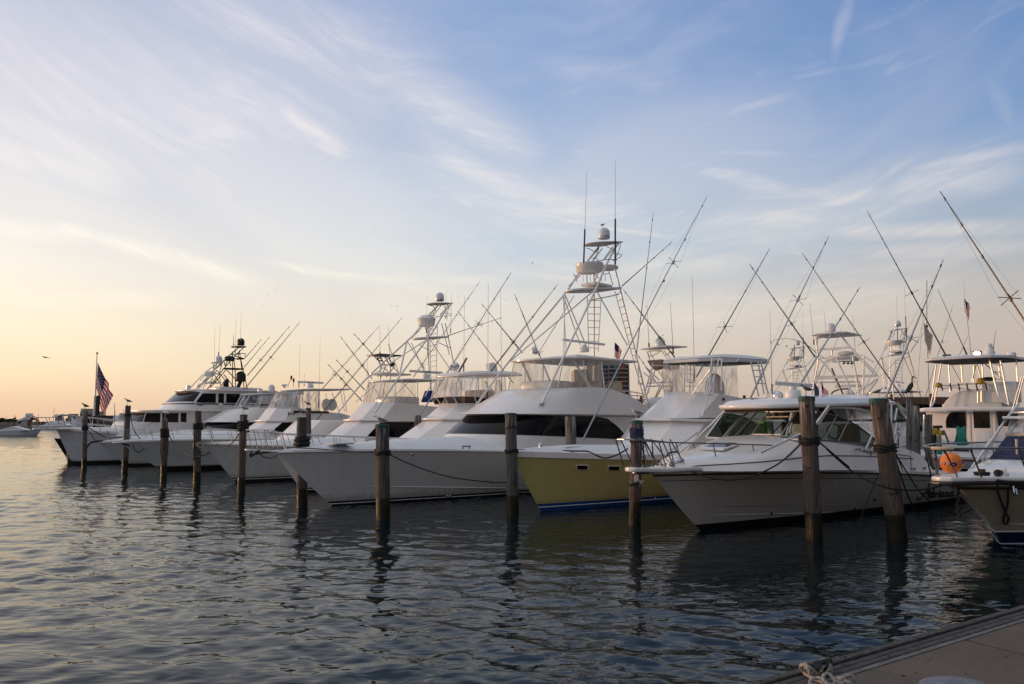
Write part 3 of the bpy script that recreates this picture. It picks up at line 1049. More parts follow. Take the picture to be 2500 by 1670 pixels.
# ------------------------------------------------------------------ fittings
def radome(B, c, r, h, m='radome', parent=None, name='satellite_dome', ring=None):
 c = V(c)
 k = MB()
 prof = [(r * 0.9, 0), (r * 0.98, h * 0.06), (r * 1.0, h * 0.2), (r * 1.0, h * 0.5)]
 for i in range(1, 8):
  a = i / 8 * math.pi / 2
  prof.append((r * math.cos(a), h * 0.5 + h * 0.5 * math.sin(a)))
 prof.append((0.001, h))
 k.lathe(prof, c, 20)
 o = k.build(name, M[m], parent or B.root, 50)
 if ring:
  MB().lathe([(r * 1.012, 0.0), (r * 1.012, h * 0.2)], c, 20).build('base_ring', M[ring], o, 40)
 return o
def open_array(B, a, b, pedc, pedr, pedz, m='radome', w=0.10, text=None, tcol='black'):
 """radar: pedestal drum and a turning bar between local points a, b"""
 a, b = V(a), V(b)
 k = MB()
 z0 = pedc[2]
 k.lathe([(pedr, 0), (pedr * 1.05, pedz * 0.15), (pedr * 1.0, pedz * 0.5), (pedr * 0.72, pedz * 0.72), (pedr * 0.5, pedz * 0.8), (pedr * 0.5, pedz)], pedc, 18)
 o = k.build('radar', M[m], B.root, 45)
 d = (b - a)
 yaw = Matrix.Rotation(math.atan2(d.y, d.x), 3, 'Z')
 bar = MB().box((a + b) / 2, (d.length, w * 0.8, w), yaw)
 bo = bar.build('scanner_bar', M[m], o, 40, bevel=w * 0.3, seg=3)
 if text:
  cu = bpy.data.curves.new('lettering', 'FONT')
  cu.body = text
  cu.align_x = 'CENTER'
  cu.align_y = 'CENTER'
  cu.size = w * 0.95
  cu.extrude = 0.003
  tmp = bpy.data.objects.new('lettering', cu)
  col.objects.link(tmp)
  dg = bpy.context.evaluated_depsgraph_get()
  me = bpy.data.meshes.new_from_object(tmp.evaluated_get(dg))
  bpy.data.objects.remove(tmp)
  lo = bpy.data.objects.new('lettering', me)
  me.materials.clear()
  me.materials.append(M[tcol])
  col.objects.link(lo)
  lo.parent = bo
  side = V((math.sin(math.atan2(d.y, d.x)), -math.cos(math.atan2(d.y, d.x)), 0))
  lo.location = (a + b) / 2 + side * (w * 0.4 + 0.003)
  lo.rotation_euler = (math.pi / 2, 0, math.atan2(d.y, d.x))
 return o
def whip(B, base, top, r=0.016, m='whip', thick=None, name='antenna'):
 base, top = V(base), V(top)
 k = MB()
 k.tube([base, top], r, 5, r2=r * 0.45)
 o = k.build(name, M[m], B.root)
 if thick:
  MB().tube([base, base.lerp(top, thick)], r * 2.1, 6).build('antenna_sleeve', M['black'], o)
 else:
  MB().tube([base, base.lerp(top, 0.12)], r * 1.8, 6).build('antenna_mount', M['black'], o)
 return o
def outrigger(B, base, tip, r=0.035, m='pole', spread=0.28, sp=0.42, lines=True, bow=0.0, seats=()):
 """long tapering pole with a spreader cross and two thin stays"""
 base, tip = V(base), V(tip)
 d = tip - base
 side = d.cross(V((0, 0, 1))).normalized()
 up = side.cross(d).normalized()
 r = r * 0.74
 pts = [base.lerp(tip, i / 10) + up * (bow * 4 * (i / 10) * (1 - i / 10)) for i in range(11)]
 o = MB().tube(pts, r, 6, r2=r * 0.36).build('outrigger', M[m], B.root)
 if spread:
  c = base.lerp(tip, sp)
  k = MB()
  k.tube([c - side * spread, c + side * spread], 0.011, 5)
  k.tube([c - up * spread * 0.8, c + up * spread * 0.8], 0.011, 5)
  k.tube([c - d.normalized() * 0.09, c + d.normalized() * 0.09], r * 1.25, 6)
  k.build('spreader', M[m], o)
  if lines:
   k = MB()
   for e_ in (side, -side):
    k.tube([base.lerp(tip, 0.04), c + e_ * spread, base.lerp(tip, 0.93)], 0.0035, 3, cap=False)
   k.build('stay', M['line'], o)
 k = MB()
 for f_ in (0.62, 0.8, 0.955):
  c = base.lerp(tip, f_)
  k.tube([c - d.normalized() * 0.04, c + d.normalized() * 0.04], r * (1.1 - .62 * f_) + .006, 6)
  k.tube([c, c - V((0, 0, 0.07))], 0.008, 4)
 k.build('pole_joint', M['black'], o)
 return o
def ladder(B, a0, a1, b0, b1, n, r=0.02, m='alu', name='ladder'):
 k = MB()
 a0, a1, b0, b1 = (V(q) for q in (a0, a1, b0, b1))
 k.tube([a0, a1], r, 6)
 k.tube([b0, b1], r, 6)
 for i in range(n):
  t = (i + 0.5) / n
  k.tube([a0.lerp(a1, t), b0.lerp(b1, t)], r * 0.8, 5)
 return k.build(name, M[m], B.root)
def flag_mesh(name, w_, h_, parent, loc, rz, droop, furl, seed=0, plain=None):
 """hanging striped ensign with canton, real folds; hoist along z"""
 nx, ny = 26, 26
 k = MB()
 vs = []
 rr = random.Random(seed)
 a1, a2 = rr.uniform(0, 6), rr.uniform(0, 6)
 for i in range(nx + 1):
  u = i / nx
  for j in range(ny + 1):
   v = j / ny
   x = w_ * furl * u * (0.55 + 0.45 * v) + 0.05 * w_ * math.sin(u * 5 + a2) * u
   y = 0.055 * w_ * math.sin(u * 9 + v * 1.5 + a1) * u + 0.02 * w_ * math.sin(u * 17 - v * 3 + a2) * u
   z = h_ * v - droop * u ** 0.9 + 0.03 * h_ * math.sin(u * 8 + a1)
   vs.append((x, y, z))
 fs, mi = [], []
 for i in range(nx):
  for j in range(ny):
   fs.append((i * (ny + 1) + j, (i + 1) * (ny + 1) + j, (i + 1) * (ny + 1) + j + 1, i * (ny + 1) + j + 1))
   stripe = int((j + 0.5) / ny * 13)
   canton = (i < nx * 0.4 and j >= ny * 6 / 13)
   mi.append(2 if canton else (0 if stripe % 2 == 0 else 1))
 me = bpy.data.meshes.new(name)
 me.from_pydata(vs, [], fs)
 ms = [M['flag_red'], M['flag_white'], M['flag_blue']] if plain is None else [plain] * 3
 for mm in ms:
  me.materials.append(mm)
 me.polygons.foreach_set('material_index', mi)
 me.polygons.foreach_set('use_smooth', [True] * len(fs))
 o = bpy.data.objects.new(name, me)
 col.objects.link(o)
 o.location = loc
 o.rotation_euler = (0, 0, rz)
 if parent is not None:
  o.parent = parent
 if plain is None and h_ > 0.9:
  # stars of the canton
  k = MB()
  for r_ in range(5):
   for c_ in range(6):
    i = 1 + c_ * 1.6
    j = ny * 6 / 13 + 1.6 + r_ * 2.6
    ii, jj = int(i), int(j)
    q = vs[ii * (ny + 1) + jj]
    k.sphere(q, (0.022 * h_, 0.03 * h_, 0.022 * h_), 5, 4)
  k.build('star', M['flag_white'], o)
 return o
def cloth(name, c):
 m = mat(name, c, 0.85)
 n = NT(m.node_tree)
 t = n.new('ShaderNodeBsdfTranslucent')
 t.inputs[0].default_value = (*c, 1)
 x = n.new('ShaderNodeMixShader')
 x.inputs[0].default_value = 0.6
 n.l.new(n.n['Principled BSDF'].outputs[0], x.inputs[1])
 n.l.new(t.outputs[0], x.inputs[2])
 n.l.new(x.outputs[0], n.n['Material Output'].inputs[0])
 return m
M['flag_red'] = cloth('flag_red_cloth', (0.55, 0.015, 0.03))
M['flag_white'] = cloth('flag_white_cloth', (0.80, 0.76, 0.74))
M['flag_blue'] = cloth('flag_blue_cloth', (0.02, 0.025, 0.09))
# ------------------------------------------------------------------ pilings
def piling(pxb, pyw, pyt, wpx, label, mt='pile', lean=0.0, cap=None, depth=None, wraps=(), hide=False, ztop=None, cat='piling', group='mooring pilings in the harbour'):
 """px of the foot, py of its waterline, py of its top, width in photo px, photo px shift of the top"""
 g_ = onz(pxb, pyw)
 Y = g_.y
 top = atdepth(pxb + lean, pyt, Y)
 r = wpx / FPX * Y / 2 * 1.02
 root = empty('mooring_piling', g_, 0, label, cat, group)
 h = top.z
 ax = V((top.x - g_.x, 0, h))
 rr = random.Random(int(pxb * 7))
 rings = []
 nn = 18
 zs = [-2.5, -0.2, 0.15, 0.4] + [h * i / 14 for i in range(3, 15)]
 zs = sorted(set(round(z, 3) for z in zs if z < h - 1e-3)) + [h]
 p1_, p2_ = rr.uniform(0, 6), rr.uniform(0, 6)
 for z in zs:
  f = z / h
  cx, cy = ax.x * f, 0.02 * math.sin(f * 3 + p1_)
  taper = 1.06 - 0.09 * f
  ring = []
  for j in range(nn):
   a = 2 * math.pi * j / nn
   wob_ = 1 + 0.018 * math.sin(3 * a + p1_ + f * 4) + 0.016 * math.sin(5 * a + p2_ - f * 7) + rr.uniform(-0.008, 0.008)
   ring.append(V((cx + r * taper * wob_ * math.cos(a), cy + r * taper * wob_ * math.sin(a), z + (rr.uniform(-0.02, 0.012) if z == h else 0))))
  rings.append(ring)
 MB().loft(rings, True, True, True).build('timber_post', M[mt], root, 45)
 if cap:
  k = MB()
  n2 = 22
  o_, i_ = [], []
  for j in range(n2):
   a = 2 * math.pi * j / n2
   dz = -rr.uniform(0.05, 0.13) * cap
   o_.append(V((ax.x + r * 1.05 * math.cos(a), r * 1.05 * math.sin(a), h + dz)))
   i_.append(V((ax.x + r * 1.04 * math.cos(a), r * 1.04 * math.sin(a), h + 0.025)))
  c_ = [V((ax.x + r * 0.5 * math.cos(2 * math.pi * j / n2), r * 0.5 * math.sin(2 * math.pi * j / n2), h + 0.035)) for j in range(n2)]
  k.loft([o_, i_, c_], True, False, True).build('metal_cap', M['cap_green'], root, 40)
 for (pyr, mr_, turns, th) in wraps:
  z = atdepth(pxb, pyr, Y).z
  pts = []
  for i in range(int(turns * 20) + 1):
   a = 2 * math.pi * i / 20
   f = z / h
   t_ = i / (turns * 20)
   pts.append(V((ax.x * f + (r * 1.03 + th * (1 + 0.35 * math.sin(i * 1.7))) * math.cos(a), (r * 1.03 + th) * math.sin(a), z + (t_ - 0.5) * th * 2.4 * turns + 0.02 * math.sin(i * 0.9))))
  MB().tube(pts, th, 6).build('rope_wrap', M[mr_], root)
 return root, Y, top
PL = {}
def pile(key, *a, **k):
 PL[key] = piling(*a, **k)
pile('a', 206, 1143, 1003, 10.5, 'slim grey piling with a dark bird on top, by the bow of the motor yacht', 'pile_grey', lean=2, wraps=((1045, 'rope_black', 3, 0.03),))
pile('b', 304, 1152, 990, 13, 'tall piling with a black rope near its top, right of the flag', 'pile_grey', lean=9, wraps=((1014, 'rope_black', 2, 0.025),))
pile('c', 399, 1163, 1021, 14, 'short piling with thick black rope wound round its middle and a gull on top', 'pile', lean=4, wraps=((1057, 'rope_black', 5, 0.035),))
pile('d', 481, 1184, 1003, 16, 'piling with black rope and a tangle of pale rope below it, gull on top', 'pile', lean=3, wraps=((1041, 'rope_black', 3, 0.035), (1087, 'rope_white', 3, 0.03)))
pile('e', 588, 1204, 1014, 17, 'piling with a dark green cap and a gull, in front of the long bow rail', 'pile', lean=7, cap=0.8, wraps=((1041, 'rope_black', 4, 0.04),))
pile('f', 737, 1240, 1021, 24, 'piling with a green cap half hidden behind the large white bow', 'pile', lean=0, cap=1, wraps=((1071, 'rope_black', 2, 0.025), (1086, 'rope_black', 3, 0.05)))
pile('h', 936, 1268, 1038, 32, 'thick piling with a green cap standing in front of the large white hull', 'pile', lean=-3, cap=0.7, wraps=((1105, 'rope_black', 2.5, 0.022),))
pile('j', 1252, 1258, 1011, 27, 'piling with a green cap against the black wraparound window', 'pile_grey', lean=-5, cap=1, wraps=((1043, 'rope_black', 1.2, 0.016), (1102, 'rope_black', 2, 0.02)))
pile('l', 1549, 1283, 1029, 27, 'piling wound with blue rope in front of the yellow hull', 'pile_warm', lean=6, cap=0.8, wraps=((1053, 'rope_blue', 4, 0.018), (1066, 'rope_blue', 2, 0.016), (1078, 'rope_black', 2, 0.016)))
pile('m', 1989, 1316, 971, 37, 'tall knotty piling with a grey bird on it, before the cabin cruiser', 'pile_warm', lean=-20, cap=1, wraps=((1076, 'rope_black', 3.5, 0.024),))
pile('n', 2192, 1318, 976, 42, 'thick leaning piling, orange brown at the top, nearest the right edge', 'pile_warm', lean=-47, cap=1, wraps=((1095, 'rope_black', 3, 0.024),))
pile('z', 169, 1129, 1085, 9, 'dark stump piling in the open water left of the motor yacht', 'pile_grey', lean=0)
def tall_back(key, pxb, pyt, wpx, Y, label, mt='pile_grey', lean=0, **k):
 g_ = atdepth(pxb, 1035, Y)
 # find waterline px
 yw = 1035 + FPX * CAMH / Y
 PL[key] = piling(pxb, yw, pyt, wpx, label, mt, lean=lean, **k)
tall_back('g', 753, 996, 13, 37.0, 'tall thin piling behind the capped one, in front of the dark cabin window', 'pile')
tall_back('i', 1020, 1014, 16, 34.0, 'reddish piling between two cabin fronts, only its top showing', 'pile_warm')
tall_back('k', 1398, 1017, 26, 24.5, 'leaning grey piling in front of the black window, behind the yellow bow', 'pile_grey', lean=-6)
tall_back('o', 2221, 971, 15, 27.0, 'tall pale piling with a dark cormorant on top', 'pile_grey')
tall_back('p', 2239, 990, 18, 25.5, 'dark square topped piling behind the coiled grey hose', 'pile_grey', lean=-3)
tall_back('q', 2268, 1012, 15, 28.0, 'dark piling beside the white pole at the pier', 'pile')
SPLIT = ('rail_stanchion', 'pulpit_stanchion', 'top_frame', 'hardtop_frame', 'deck_cleat', 'hardtop_post', 'through_hull', 'drain_fitting', 'washer_nozzle', 'window_pane', 'cabin_window',
         'upper_window', 'hardtop_leg', 'rod_holder', 'vent_cap', 'porthole', 'rod_clip', 'enclosure_frame', 'pole_joint', 'rod_tube', 'air_horn', 'navigation_light', 'ladder_post', 'wiper',
         'side_window', 'side_window_frame', 'clear_side_curtain', 'cockpit_coaming', 'spare_pole', 'band', 'green_pipe', 'rack_post', 'tower_lights', 'valve_body', 'flag_staff', 'side_stripe')
def split_mesh(o):
 """separate pieces of one mesh become objects of their own (pieces that touch stay together)"""
 me = o.data
 nv_ = len(me.vertices)
 if nv_ == 0:
  return
 par = list(range(nv_))
 def find(a):
  while par[a] != a:
   par[a] = par[par[a]]
   a = par[a]
  return a
 for e in me.edges:
  a, b = find(e.vertices[0]), find(e.vertices[1])
  if a != b:
   par[a] = b
 isl = {}
 for i in range(nv_):
  isl.setdefault(find(i), []).append(i)
 if len(isl) < 2:
  return
 keys = list(isl)
 co = [v.co for v in me.vertices]
 box = {k_: [(min(co[i][d] for i in isl[k_]) - .012, max(co[i][d] for i in isl[k_]) + .012) for d in range(3)] for k_ in keys}
 cl = {k_: k_ for k_ in keys}
 def fc(a):
  while cl[a] != a:
   a = cl[a]
  return a
 for x in range(len(keys)):
  for y in range(x):
   A, B = box[keys[x]], box[keys[y]]
   if all(A[d][0] <= B[d][1] and B[d][0] <= A[d][1] for d in range(3)):
    va = [co[i] for i in isl[keys[x]]]
    vb = [co[i] for i in isl[keys[y]]]
    if o.name.split('.')[0] not in ('top_frame', 'hardtop_frame', 'rail_stanchion', 'pulpit_stanchion') and min((p - q).length for p in va for q in vb) < .06:
     cl[fc(keys[x])] = fc(keys[y])
 grp = {}
 for k_ in keys:
  grp.setdefault(fc(k_), set()).update(isl[k_])
 if len(grp) < 2:
  return
 polys = [tuple(p.vertices) for p in me.polygons]
 nm = o.name.split('.')[0]
 first = True
 for vs in grp.values():
  mp_ = {v: i for i, v in enumerate(sorted(vs))}
  m2 = bpy.data.meshes.new(nm)
  m2.from_pydata([co[v] for v in sorted(vs)], [], [tuple(mp_[v] for v in p) for p in polys if p[0] in mp_])
  for mm in me.materials:
   m2.materials.append(mm)
  m2.polygons.foreach_set('use_smooth', [True] * len(m2.polygons))
  m2.set_sharp_from_angle(angle=R(35))
  if first:
   o.data = m2
   first = False
  else:
   c = o.copy()
   c.data = m2
   col.objects.link(c)
def split_tree(root):
 for ch in list(root.children_recursive):
  if ch.type == 'MESH' and ch.name.split('.')[0] in SPLIT and not any(x.parent == ch for x in root.children_recursive):
   split_mesh(ch)
# ================================================================== boats, nearest first
def interp(x, pts):
 return float(np.interp(x, [p[0] for p in pts], [p[1] for p in pts]))
class Shell:
 """superstructure with a rounded nose: u 0..1 runs round the nose (port), 1..2 along the side"""
 def __init__(s, xF, xS, xE, w, n=2.4):
  s.xF, s.xS, s.xE, s.w, s.n = xF, xS, xE, w, n          # callables of z, except xE, n
 def pos(s, u, z, off=0.0):
  xF, xS, w_ = s.xF(z) - off, s.xS(z), s.w(z) + off
  if u <= 1:
   ph = u * math.pi / 2
   c, si = max(0.0, math.cos(ph)), math.sin(ph)
   return V((xS - (xS - xF) * c ** (2 / s.n), -w_ * si ** (2 / s.n), z))
  return V((xS + (s.xE - xS) * (u - 1), -w_, z))
 def ux(s, x, z):
  return 1 + (x - s.xS(z)) / (s.xE - s.xS(z))
 def patch(s, B, name, m, us, zb, zt, rows=4, off=0.0, parent=None, cap=False, solid=0.0, smooth=50):
  k = MB()
  grid = []
  for u in us:
   b, t = zb(u), zt(u)
   grid.append([s.pos(u, b + (t - b) * j / rows, off) for j in range(rows + 1)])
  full = [[V((q.x, -q.y, q.z)) for q in r] for r in reversed(grid)] + (grid[1:] if us[0] == 0 else grid)
  if us[0] == 0:
   k.loft(full, closed=False)
  else:
   k.loft(grid, closed=False)
   k.loft([[V((q.x, -q.y, q.z)) for q in r] for r in grid], closed=False)
  if cap:
   k.add([r[-1] for r in full], [tuple(range(len(full)))])
   k.add([r[0] for r in full], [tuple(reversed(range(len(full))))])
   e0, e1 = full[0], full[-1]
   n_ = len(e0)
   k.add(e0 + e1, [(i, i + 1, n_ + i + 1, n_ + i) for i in range(n_ - 1)])
  o = k.build(name, m, parent or B.root, smooth)
  if solid:
   md = o.modifiers.new('thick', 'SOLIDIFY')
   md.thickness = solid
   md.offset = -1
  return o
def nose_half(xF, xS, xE, w, z, n=2.4, k=10, zaft=None, aftw=None):
 """half outline for plates: rounded front, straight sides, ends on the centreline aft"""
 out = []
 for i in range(k + 1):
  ph = i / k * math.pi / 2
  x = xS - (xS - xF) * max(0, math.cos(ph)) ** (2 / n)
  out.append(V((x, -w * math.sin(ph) ** (2 / n), z)))
 za = z if zaft is None else zaft
 out.append(V((xE, -(aftw or w), za)))
 for q in out:
  f = max(0.0, (q.x - xF) / (xE - xF))
  q.z = z + (za - z) * f
 return out
US = [i / 12 for i in range(13)] + [1 + i / 14 for i in range(1, 15)]
# ---------------------------------------------------------------- G: the large white sport fisherman
G = Boat('sport_fishing_boat', 'largest white sport fishing boat with black wraparound window and the tallest lookout tower', 'boat', (812, 1235))
hG = Hull(G, (677, 1103), 17.5, 2.65, [(900, 1099), (1150, 1099), (1235, 1102)], nS=2.7, nW=1.7, zboot=0.14, wexp=1.1)
hG.make(M['gel'], M['boot_black'], (M['stripe_white'], -0.55), M['stripe_white'], 0.025)
crG = [(-2, 0.02), (-1.0, 0.10), (0.6, 0.18), (2.9, 0.30), (5.2, 0.46), (18, 0.46)]
hG.deck(M['deck'], lambda x: interp(x, crG), 14.5, 0.03, 0.015, power=2.6)
hG.strip('spray_rail', M['gel'], 0.15, 0.60, 9.0, 0.10, 0.03)
hsG = Shell(lambda z: 5.22 + 1.62 * (z - 2.16), lambda z: 8.3 + 0.5 * (z - 2.16), 13.4, lambda z: 2.02 - 0.03 * (z - 1.6), 2.3)
cabin = hsG.patch(G, 'deckhouse', M['gel'], US, lambda u: 1.55, lambda u: 2.86, 5, 0, cap=True)
uend = hsG.ux(12.73, 2.0)
usw = [i / 14 for i in range(15)] + [1 + (uend - 1) * i / 20 for i in range(1, 21)]
def gx(u):
 return hsG.pos(u, 2.2).x
hsG.patch(G, 'wraparound_window', M['black_glass'], usw,
          lambda u: interp(gx(u), [(5.2, 2.16), (6.2, 2.13), (8.8, 2.03), (12.73, 1.86)]),
          lambda u: interp(gx(u), [(5.2, 2.82), (9.5, 2.82), (10.6, 2.77), (11.2, 2.70), (11.8, 2.45), (12.3, 2.15), (12.73, 1.87)]), 5, 0.012)
fbG = Shell(lambda z: 6.02 + (z - 2.86) * 2.35 + 0.35 * max(0, z - 3.3) ** 2, lambda z: 8.9 + (z - 2.86) * 0.9, 14.45, lambda z: 2.14 - 0.30 * (z - 2.86), 2.3)
topG = [(6.0, 3.84), (8.9, 3.86), (10.5, 3.94), (11.6, 3.90), (12.6, 3.72), (13.5, 3.47), (14.0, 3.2), (14.45, 2.96)]
fb = fbG.patch(G, 'flybridge', M['gel'], US, lambda u: 2.90, lambda u: interp(fbG.pos(u, 3.6).x, topG), 8, 0, cap=True)
fbG.patch(G, 'brow', M['gel'], US, lambda u: 2.86, lambda u: 2.94, 2, 0.10, parent=fb, cap=True)
k = MB()
k.tube([fbG.pos(u, 2.80, -0.06) for u in [1 + i / 10 for i in range(11)]], 0.014, 5)
k.build('drip_rail', M['steel_dark'], fb)
# hardtop and its clear enclosure
ht = nose_half(8.72, 10.5, 13.85, 1.62, 5.04, 2.3, 12, 5.16)
for q in ht:
 q.z = 5.04 + 0.14 * min(1, max(0, (q.x - 8.7) / 2.2))
htG = G.plate('hardtop', M['gel'], ht, 0.09, bevel=0.03)
k = MB()
k.tube([V((q.x - .02, q.y * 1.01, q.z - .05)) for q in ht], .035, 6)
k.tube([V((q.x - .02, -q.y * 1.01, q.z - .05)) for q in ht], .035, 6)
k.build('roof_rim', M['gel'], htG)
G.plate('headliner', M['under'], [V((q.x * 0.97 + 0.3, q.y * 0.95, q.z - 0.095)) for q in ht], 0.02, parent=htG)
a_, b_ = G.P(c4(740, 640), 0.5), G.P(c4(1130, 675), 0.5)
k = MB().loft([[V((a_.x, -0.9, 5.12)), V((b_.x, -0.9, 5.12)), V((b_.x, 0.9, 5.12)), V((a_.x, 0.9, 5.12))], [V((a_.x + 0.25, -0.75, 5.32)), V((b_.x - 0.35, -0.75, 5.30)), V((b_.x - 0.35, 0.75, 5.30)), V((a_.x + 0.25, 0.75, 5.32))]], True, True, True)
k.build('roof_hatch_box', M['gel'], htG, 40, 0.06)
enG = Shell(lambda z: 8.40 + 0.34 * (z - 3.8), lambda z: 10.5 - 0.1 * (z - 3.8), 12.6, lambda z: 1.68 - 0.10 * (z - 3.8), 2.3)
zte = lambda u: interp(enG.pos(u, 4.4).x, [(8, 4.94), (9.4, 5.04), (13, 5.08)])
zbe = lambda u: interp(enG.pos(u, 4.0).x, topG) - 0.02
enG.patch(G, 'clear_enclosure', M['vinyl'], [i / 10 for i in range(11)] + [1.1, 1.3, 1.5], zbe, zte, 6)
k = MB()
for sg in (1, -1):
 for (u0, u1) in ((0.55, 0.62), (1.0, 0.98), (1.5, 1.5)):
  a, b = enG.pos(u0, 3.88), enG.pos(u1, 5.0)
  k.tube([V((a.x, a.y * sg, a.z)), V((b.x, b.y * sg, b.z))], 0.022, 6)
k.build('enclosure_frame', M['alu'], G.root)
for sg in (1, -1):
 a, b = G.P(c4(775, 695), 1.35 * sg), G.P(c4(950, 965), 1.5)
 b = V((b.x, b.y * sg, b.z))
 a = V((G.P(c4(775, 695), 1.35).x, -1.35 * sg, 5.02))
 MB().tube([a, b], 0.05, 8).build('hardtop_strut', M['alu_white'], G.root)
k = MB().box(V((9.9, 0, 3.92)), (1.3, 1.7, 0.56))
k.build('helm_console', M['gel'], G.root, 40, 0.12, 3)
for i, (cx, cy) in enumerate(((11.9, -0.55), (11.9, 0.55), (12.7, -1.15))):
 k = MB().loft([[V((cx - 0.32, cy - 0.3, 3.6)), V((cx + 0.36, cy - 0.3, 3.6)), V((cx + 0.36, cy + 0.3, 3.6)), V((cx - 0.32, cy + 0.3, 3.6))],
                   [V((cx - 0.26, cy - 0.28, 3.98)), V((cx + 0.40, cy - 0.28, 4.05)), V((cx + 0.40, cy + 0.28, 4.05)), V((cx - 0.26, cy + 0.28, 4.05))],
                   [V((cx + 0.16, cy - 0.24, 4.28)), V((cx + 0.44, cy - 0.24, 4.28)), V((cx + 0.44, cy + 0.24, 4.28)), V((cx + 0.16, cy + 0.24, 4.28))]], True, True, True)
 k.build('covered_helm_seat', M['canvas_beige'], G.root, 50, 0.07, 3)
T = MB()
T.tube(smooth_path(G.path(c4, [(480, 1125, 1.75), (690, 670, 1.45), (1000, 20, .85)]) + G.path(c7, [(1060, 1250, .75), (1115, 1130, .66), (1180, 1010, .58), (1215, 955, .55)]), 5), 0.042, 8)
stb = G.path(c4, [(480, 1125, 1.75), (690, 670, 1.45), (1000, 20, .85)]) + G.path(c7, [(1060, 1250, .75), (1115, 1130, .66), (1180, 1010, .58), (1215, 955, .55)])
T.tube(smooth_path([V((q.x, -q.y, q.z)) for q in stb], 5), 0.042, 8)
aft = G.path(c4, [(1510, 1165, 1.55), (1400, 720, 1.2), (1230, 20, .72)]) + G.path(c7, [(1185, 1210, .6), (1165, 1165, .55)])
for sg in (1, -1):
 T.tube([V((q.x, q.y * sg, q.z)) for q in aft], 0.036, 8)
 # diagonal and cross braces
 f = lambda q: V((q.x, q.y * sg, q.z))
 a = G.path(c4, [(1000, 30, .85), (1300, 560, 1.1)])
 T.tube([f(a[0]), f(a[1])], 0.026)
 T.tube([f(G.P(c4(690, 680), 1.45)), V((f(stb[2]).x, -f(stb[2]).y, stb[2].z))], 0.026)
T.tube(G.path(c4, [(685, 90, -.85), (712, 600, -.7)]), 0.022)
T.tube(G.path(c4, [(690, 100, -.85), (850, 560, -.2)]), 0.026)
T.tube(G.path(c4, [(790, 85, -.9), (445, 640, -1.4)]), 0.022)
T.tube(G.path(c4, [(945, 130, .5), (1215, 75, .75)]), 0.022)
# upper station frame
for sg in (1, -1):
 f = lambda q: V((q.x, q.y * sg, q.z))
 T.tube([f(q) for q in smooth_path(G.path(c7, [(905, 1000, -.45), (935, 1010, -.45), (975, 1030, -.45), (1022, 1045, -.42)]), 4)], 0.020)
 T.tube([f(q) for q in G.path(c7, [(1060, 1005, -.3), (970, 1130, -.3)])], 0.022)
 T.tube([f(q) for q in G.path(c7, [(1022, 1010, -.5), (915, 1135, -.5)])], 0.022)
 T.tube([f(q) for q in smooth_path(G.path(c7, [(1235, 955, .6), (1225, 1010, .62), (1180, 1120, .66), (1185, 1200, .62)]), 4)], 0.022)
 T.tube([f(q) for q in smooth_path(G.path(c7, [(1010, 1130, .5), (1110, 1110, .66), (1200, 1115, .68)]), 4)], 0.020)
 T.tube([f(q) for q in smooth_path(G.path(c7, [(1165, 1050, .66), (1240, 1065, .66), (1235, 1085, .66), (1160, 1125, .66)]), 4)], 0.018)
 T.tube([f(q) for q in G.path(c7, [(850, 1260, -.5), (740, 1365, -.7)])], 0.03)
 T.tube([f(q) for q in smooth_path(G.path(c7, [(940, 1225, .45), (985, 1255, .5), (1025, 1290, .6)]), 4)], 0.026)
 for x_ in (875, 908, 1052):
  T.tube([f(q) for q in G.path(c7, [(x_, 1250, -.1), (x_ + 2, 1325, -.1)])], 0.015)
 T.tube([f(q) for q in G.path(c7, [(1120, 1215, .6), (1160, 1355, .7)])], 0.022)
T.tube(G.path(c7, [(1060, 1255, .5), (1125, 1245, .6)]), 0.018)
tw = T.build('tower_frame', M['alu'], G.root)
def tower_plate(B, tip, aft, under, p_aft, name, m='gel', th=0.07, half=0.9, mu='under', n=2.2, cy=0.5):
 half *= 0.72
 a = B.P(tip, -0.45 * half)
 a.y = 0
 e = B.P(aft, half * .8)
 h_ = nose_half(a.x, a.x + (e.x - a.x) * cy, e.x, half, a.z, n, 8, e.z)
 o = B.plate(name, M[m], h_, th, bevel=0.025)
 B.plate('underside', M[mu], [V((q.x * 0.94 + 0.06 * (a.x + e.x) / 2, q.y * 0.92, q.z - th - 0.004)) for q in h_], 0.015, parent=o)
 return o
p1_ = tower_plate(G, c7(680, 1405), c7(1225, 1378), None, .75, 'belly_platform', half=1.0, th=0.09)
k = MB()
a = G.P(c7(960, 1340), 0)
k.box(V((a.x + .35, 0, a.z - .06)), (1.25, .8, .14))
k.build('platform_pad', M['gel'], p1_, 50, 0.05, 3)
tower_plate(G, c7(865, 962), c7(1240, 940), None, .6, 'tower_roof', half=0.85, th=0.06, cy=0.55)
a = G.P(c7(925, 1190), 0)
k = MB()
rr_ = 0.95
for dz, s_ in ((0.28, 0.90), (0.25, 0.97), (0.20, 1.0)):
 pass
prof = [(0.5, -0.24), (0.62, -0.22), (0.70, -0.16), (0.74, 0.05), (0.78, 0.14), (0.76, 0.20), (0.55, 0.23)]
G_rot = Matrix.Rotation(R(-4), 3, 'Y')
k.lathe([(r_ * .80, z_) for r_, z_ in prof], a + V((0.08, 0, 0.0)), 26, G_rot)
k.build('helm_pod', M['gel'], G.root, 50)
a = G.P(c7(1120, 1190), .1)
MB().lathe([(0.30, -0.1), (0.42, -0.06), (0.43, 0.04), (0.35, 0.08)], a, 20).build('tower_seat', M['canvas_white'], G.root, 50)
a = G.P(c7(1077, 912), 0)
rdG = radome(G, a, 0.26, 0.50, ring='pole')
ladder(G, G.P(c4(915, 100), .1), G.P(c4(930, 615), .1), G.P(c4(1048, 100), .5), G.P(c4(1020, 625), .5), 8)
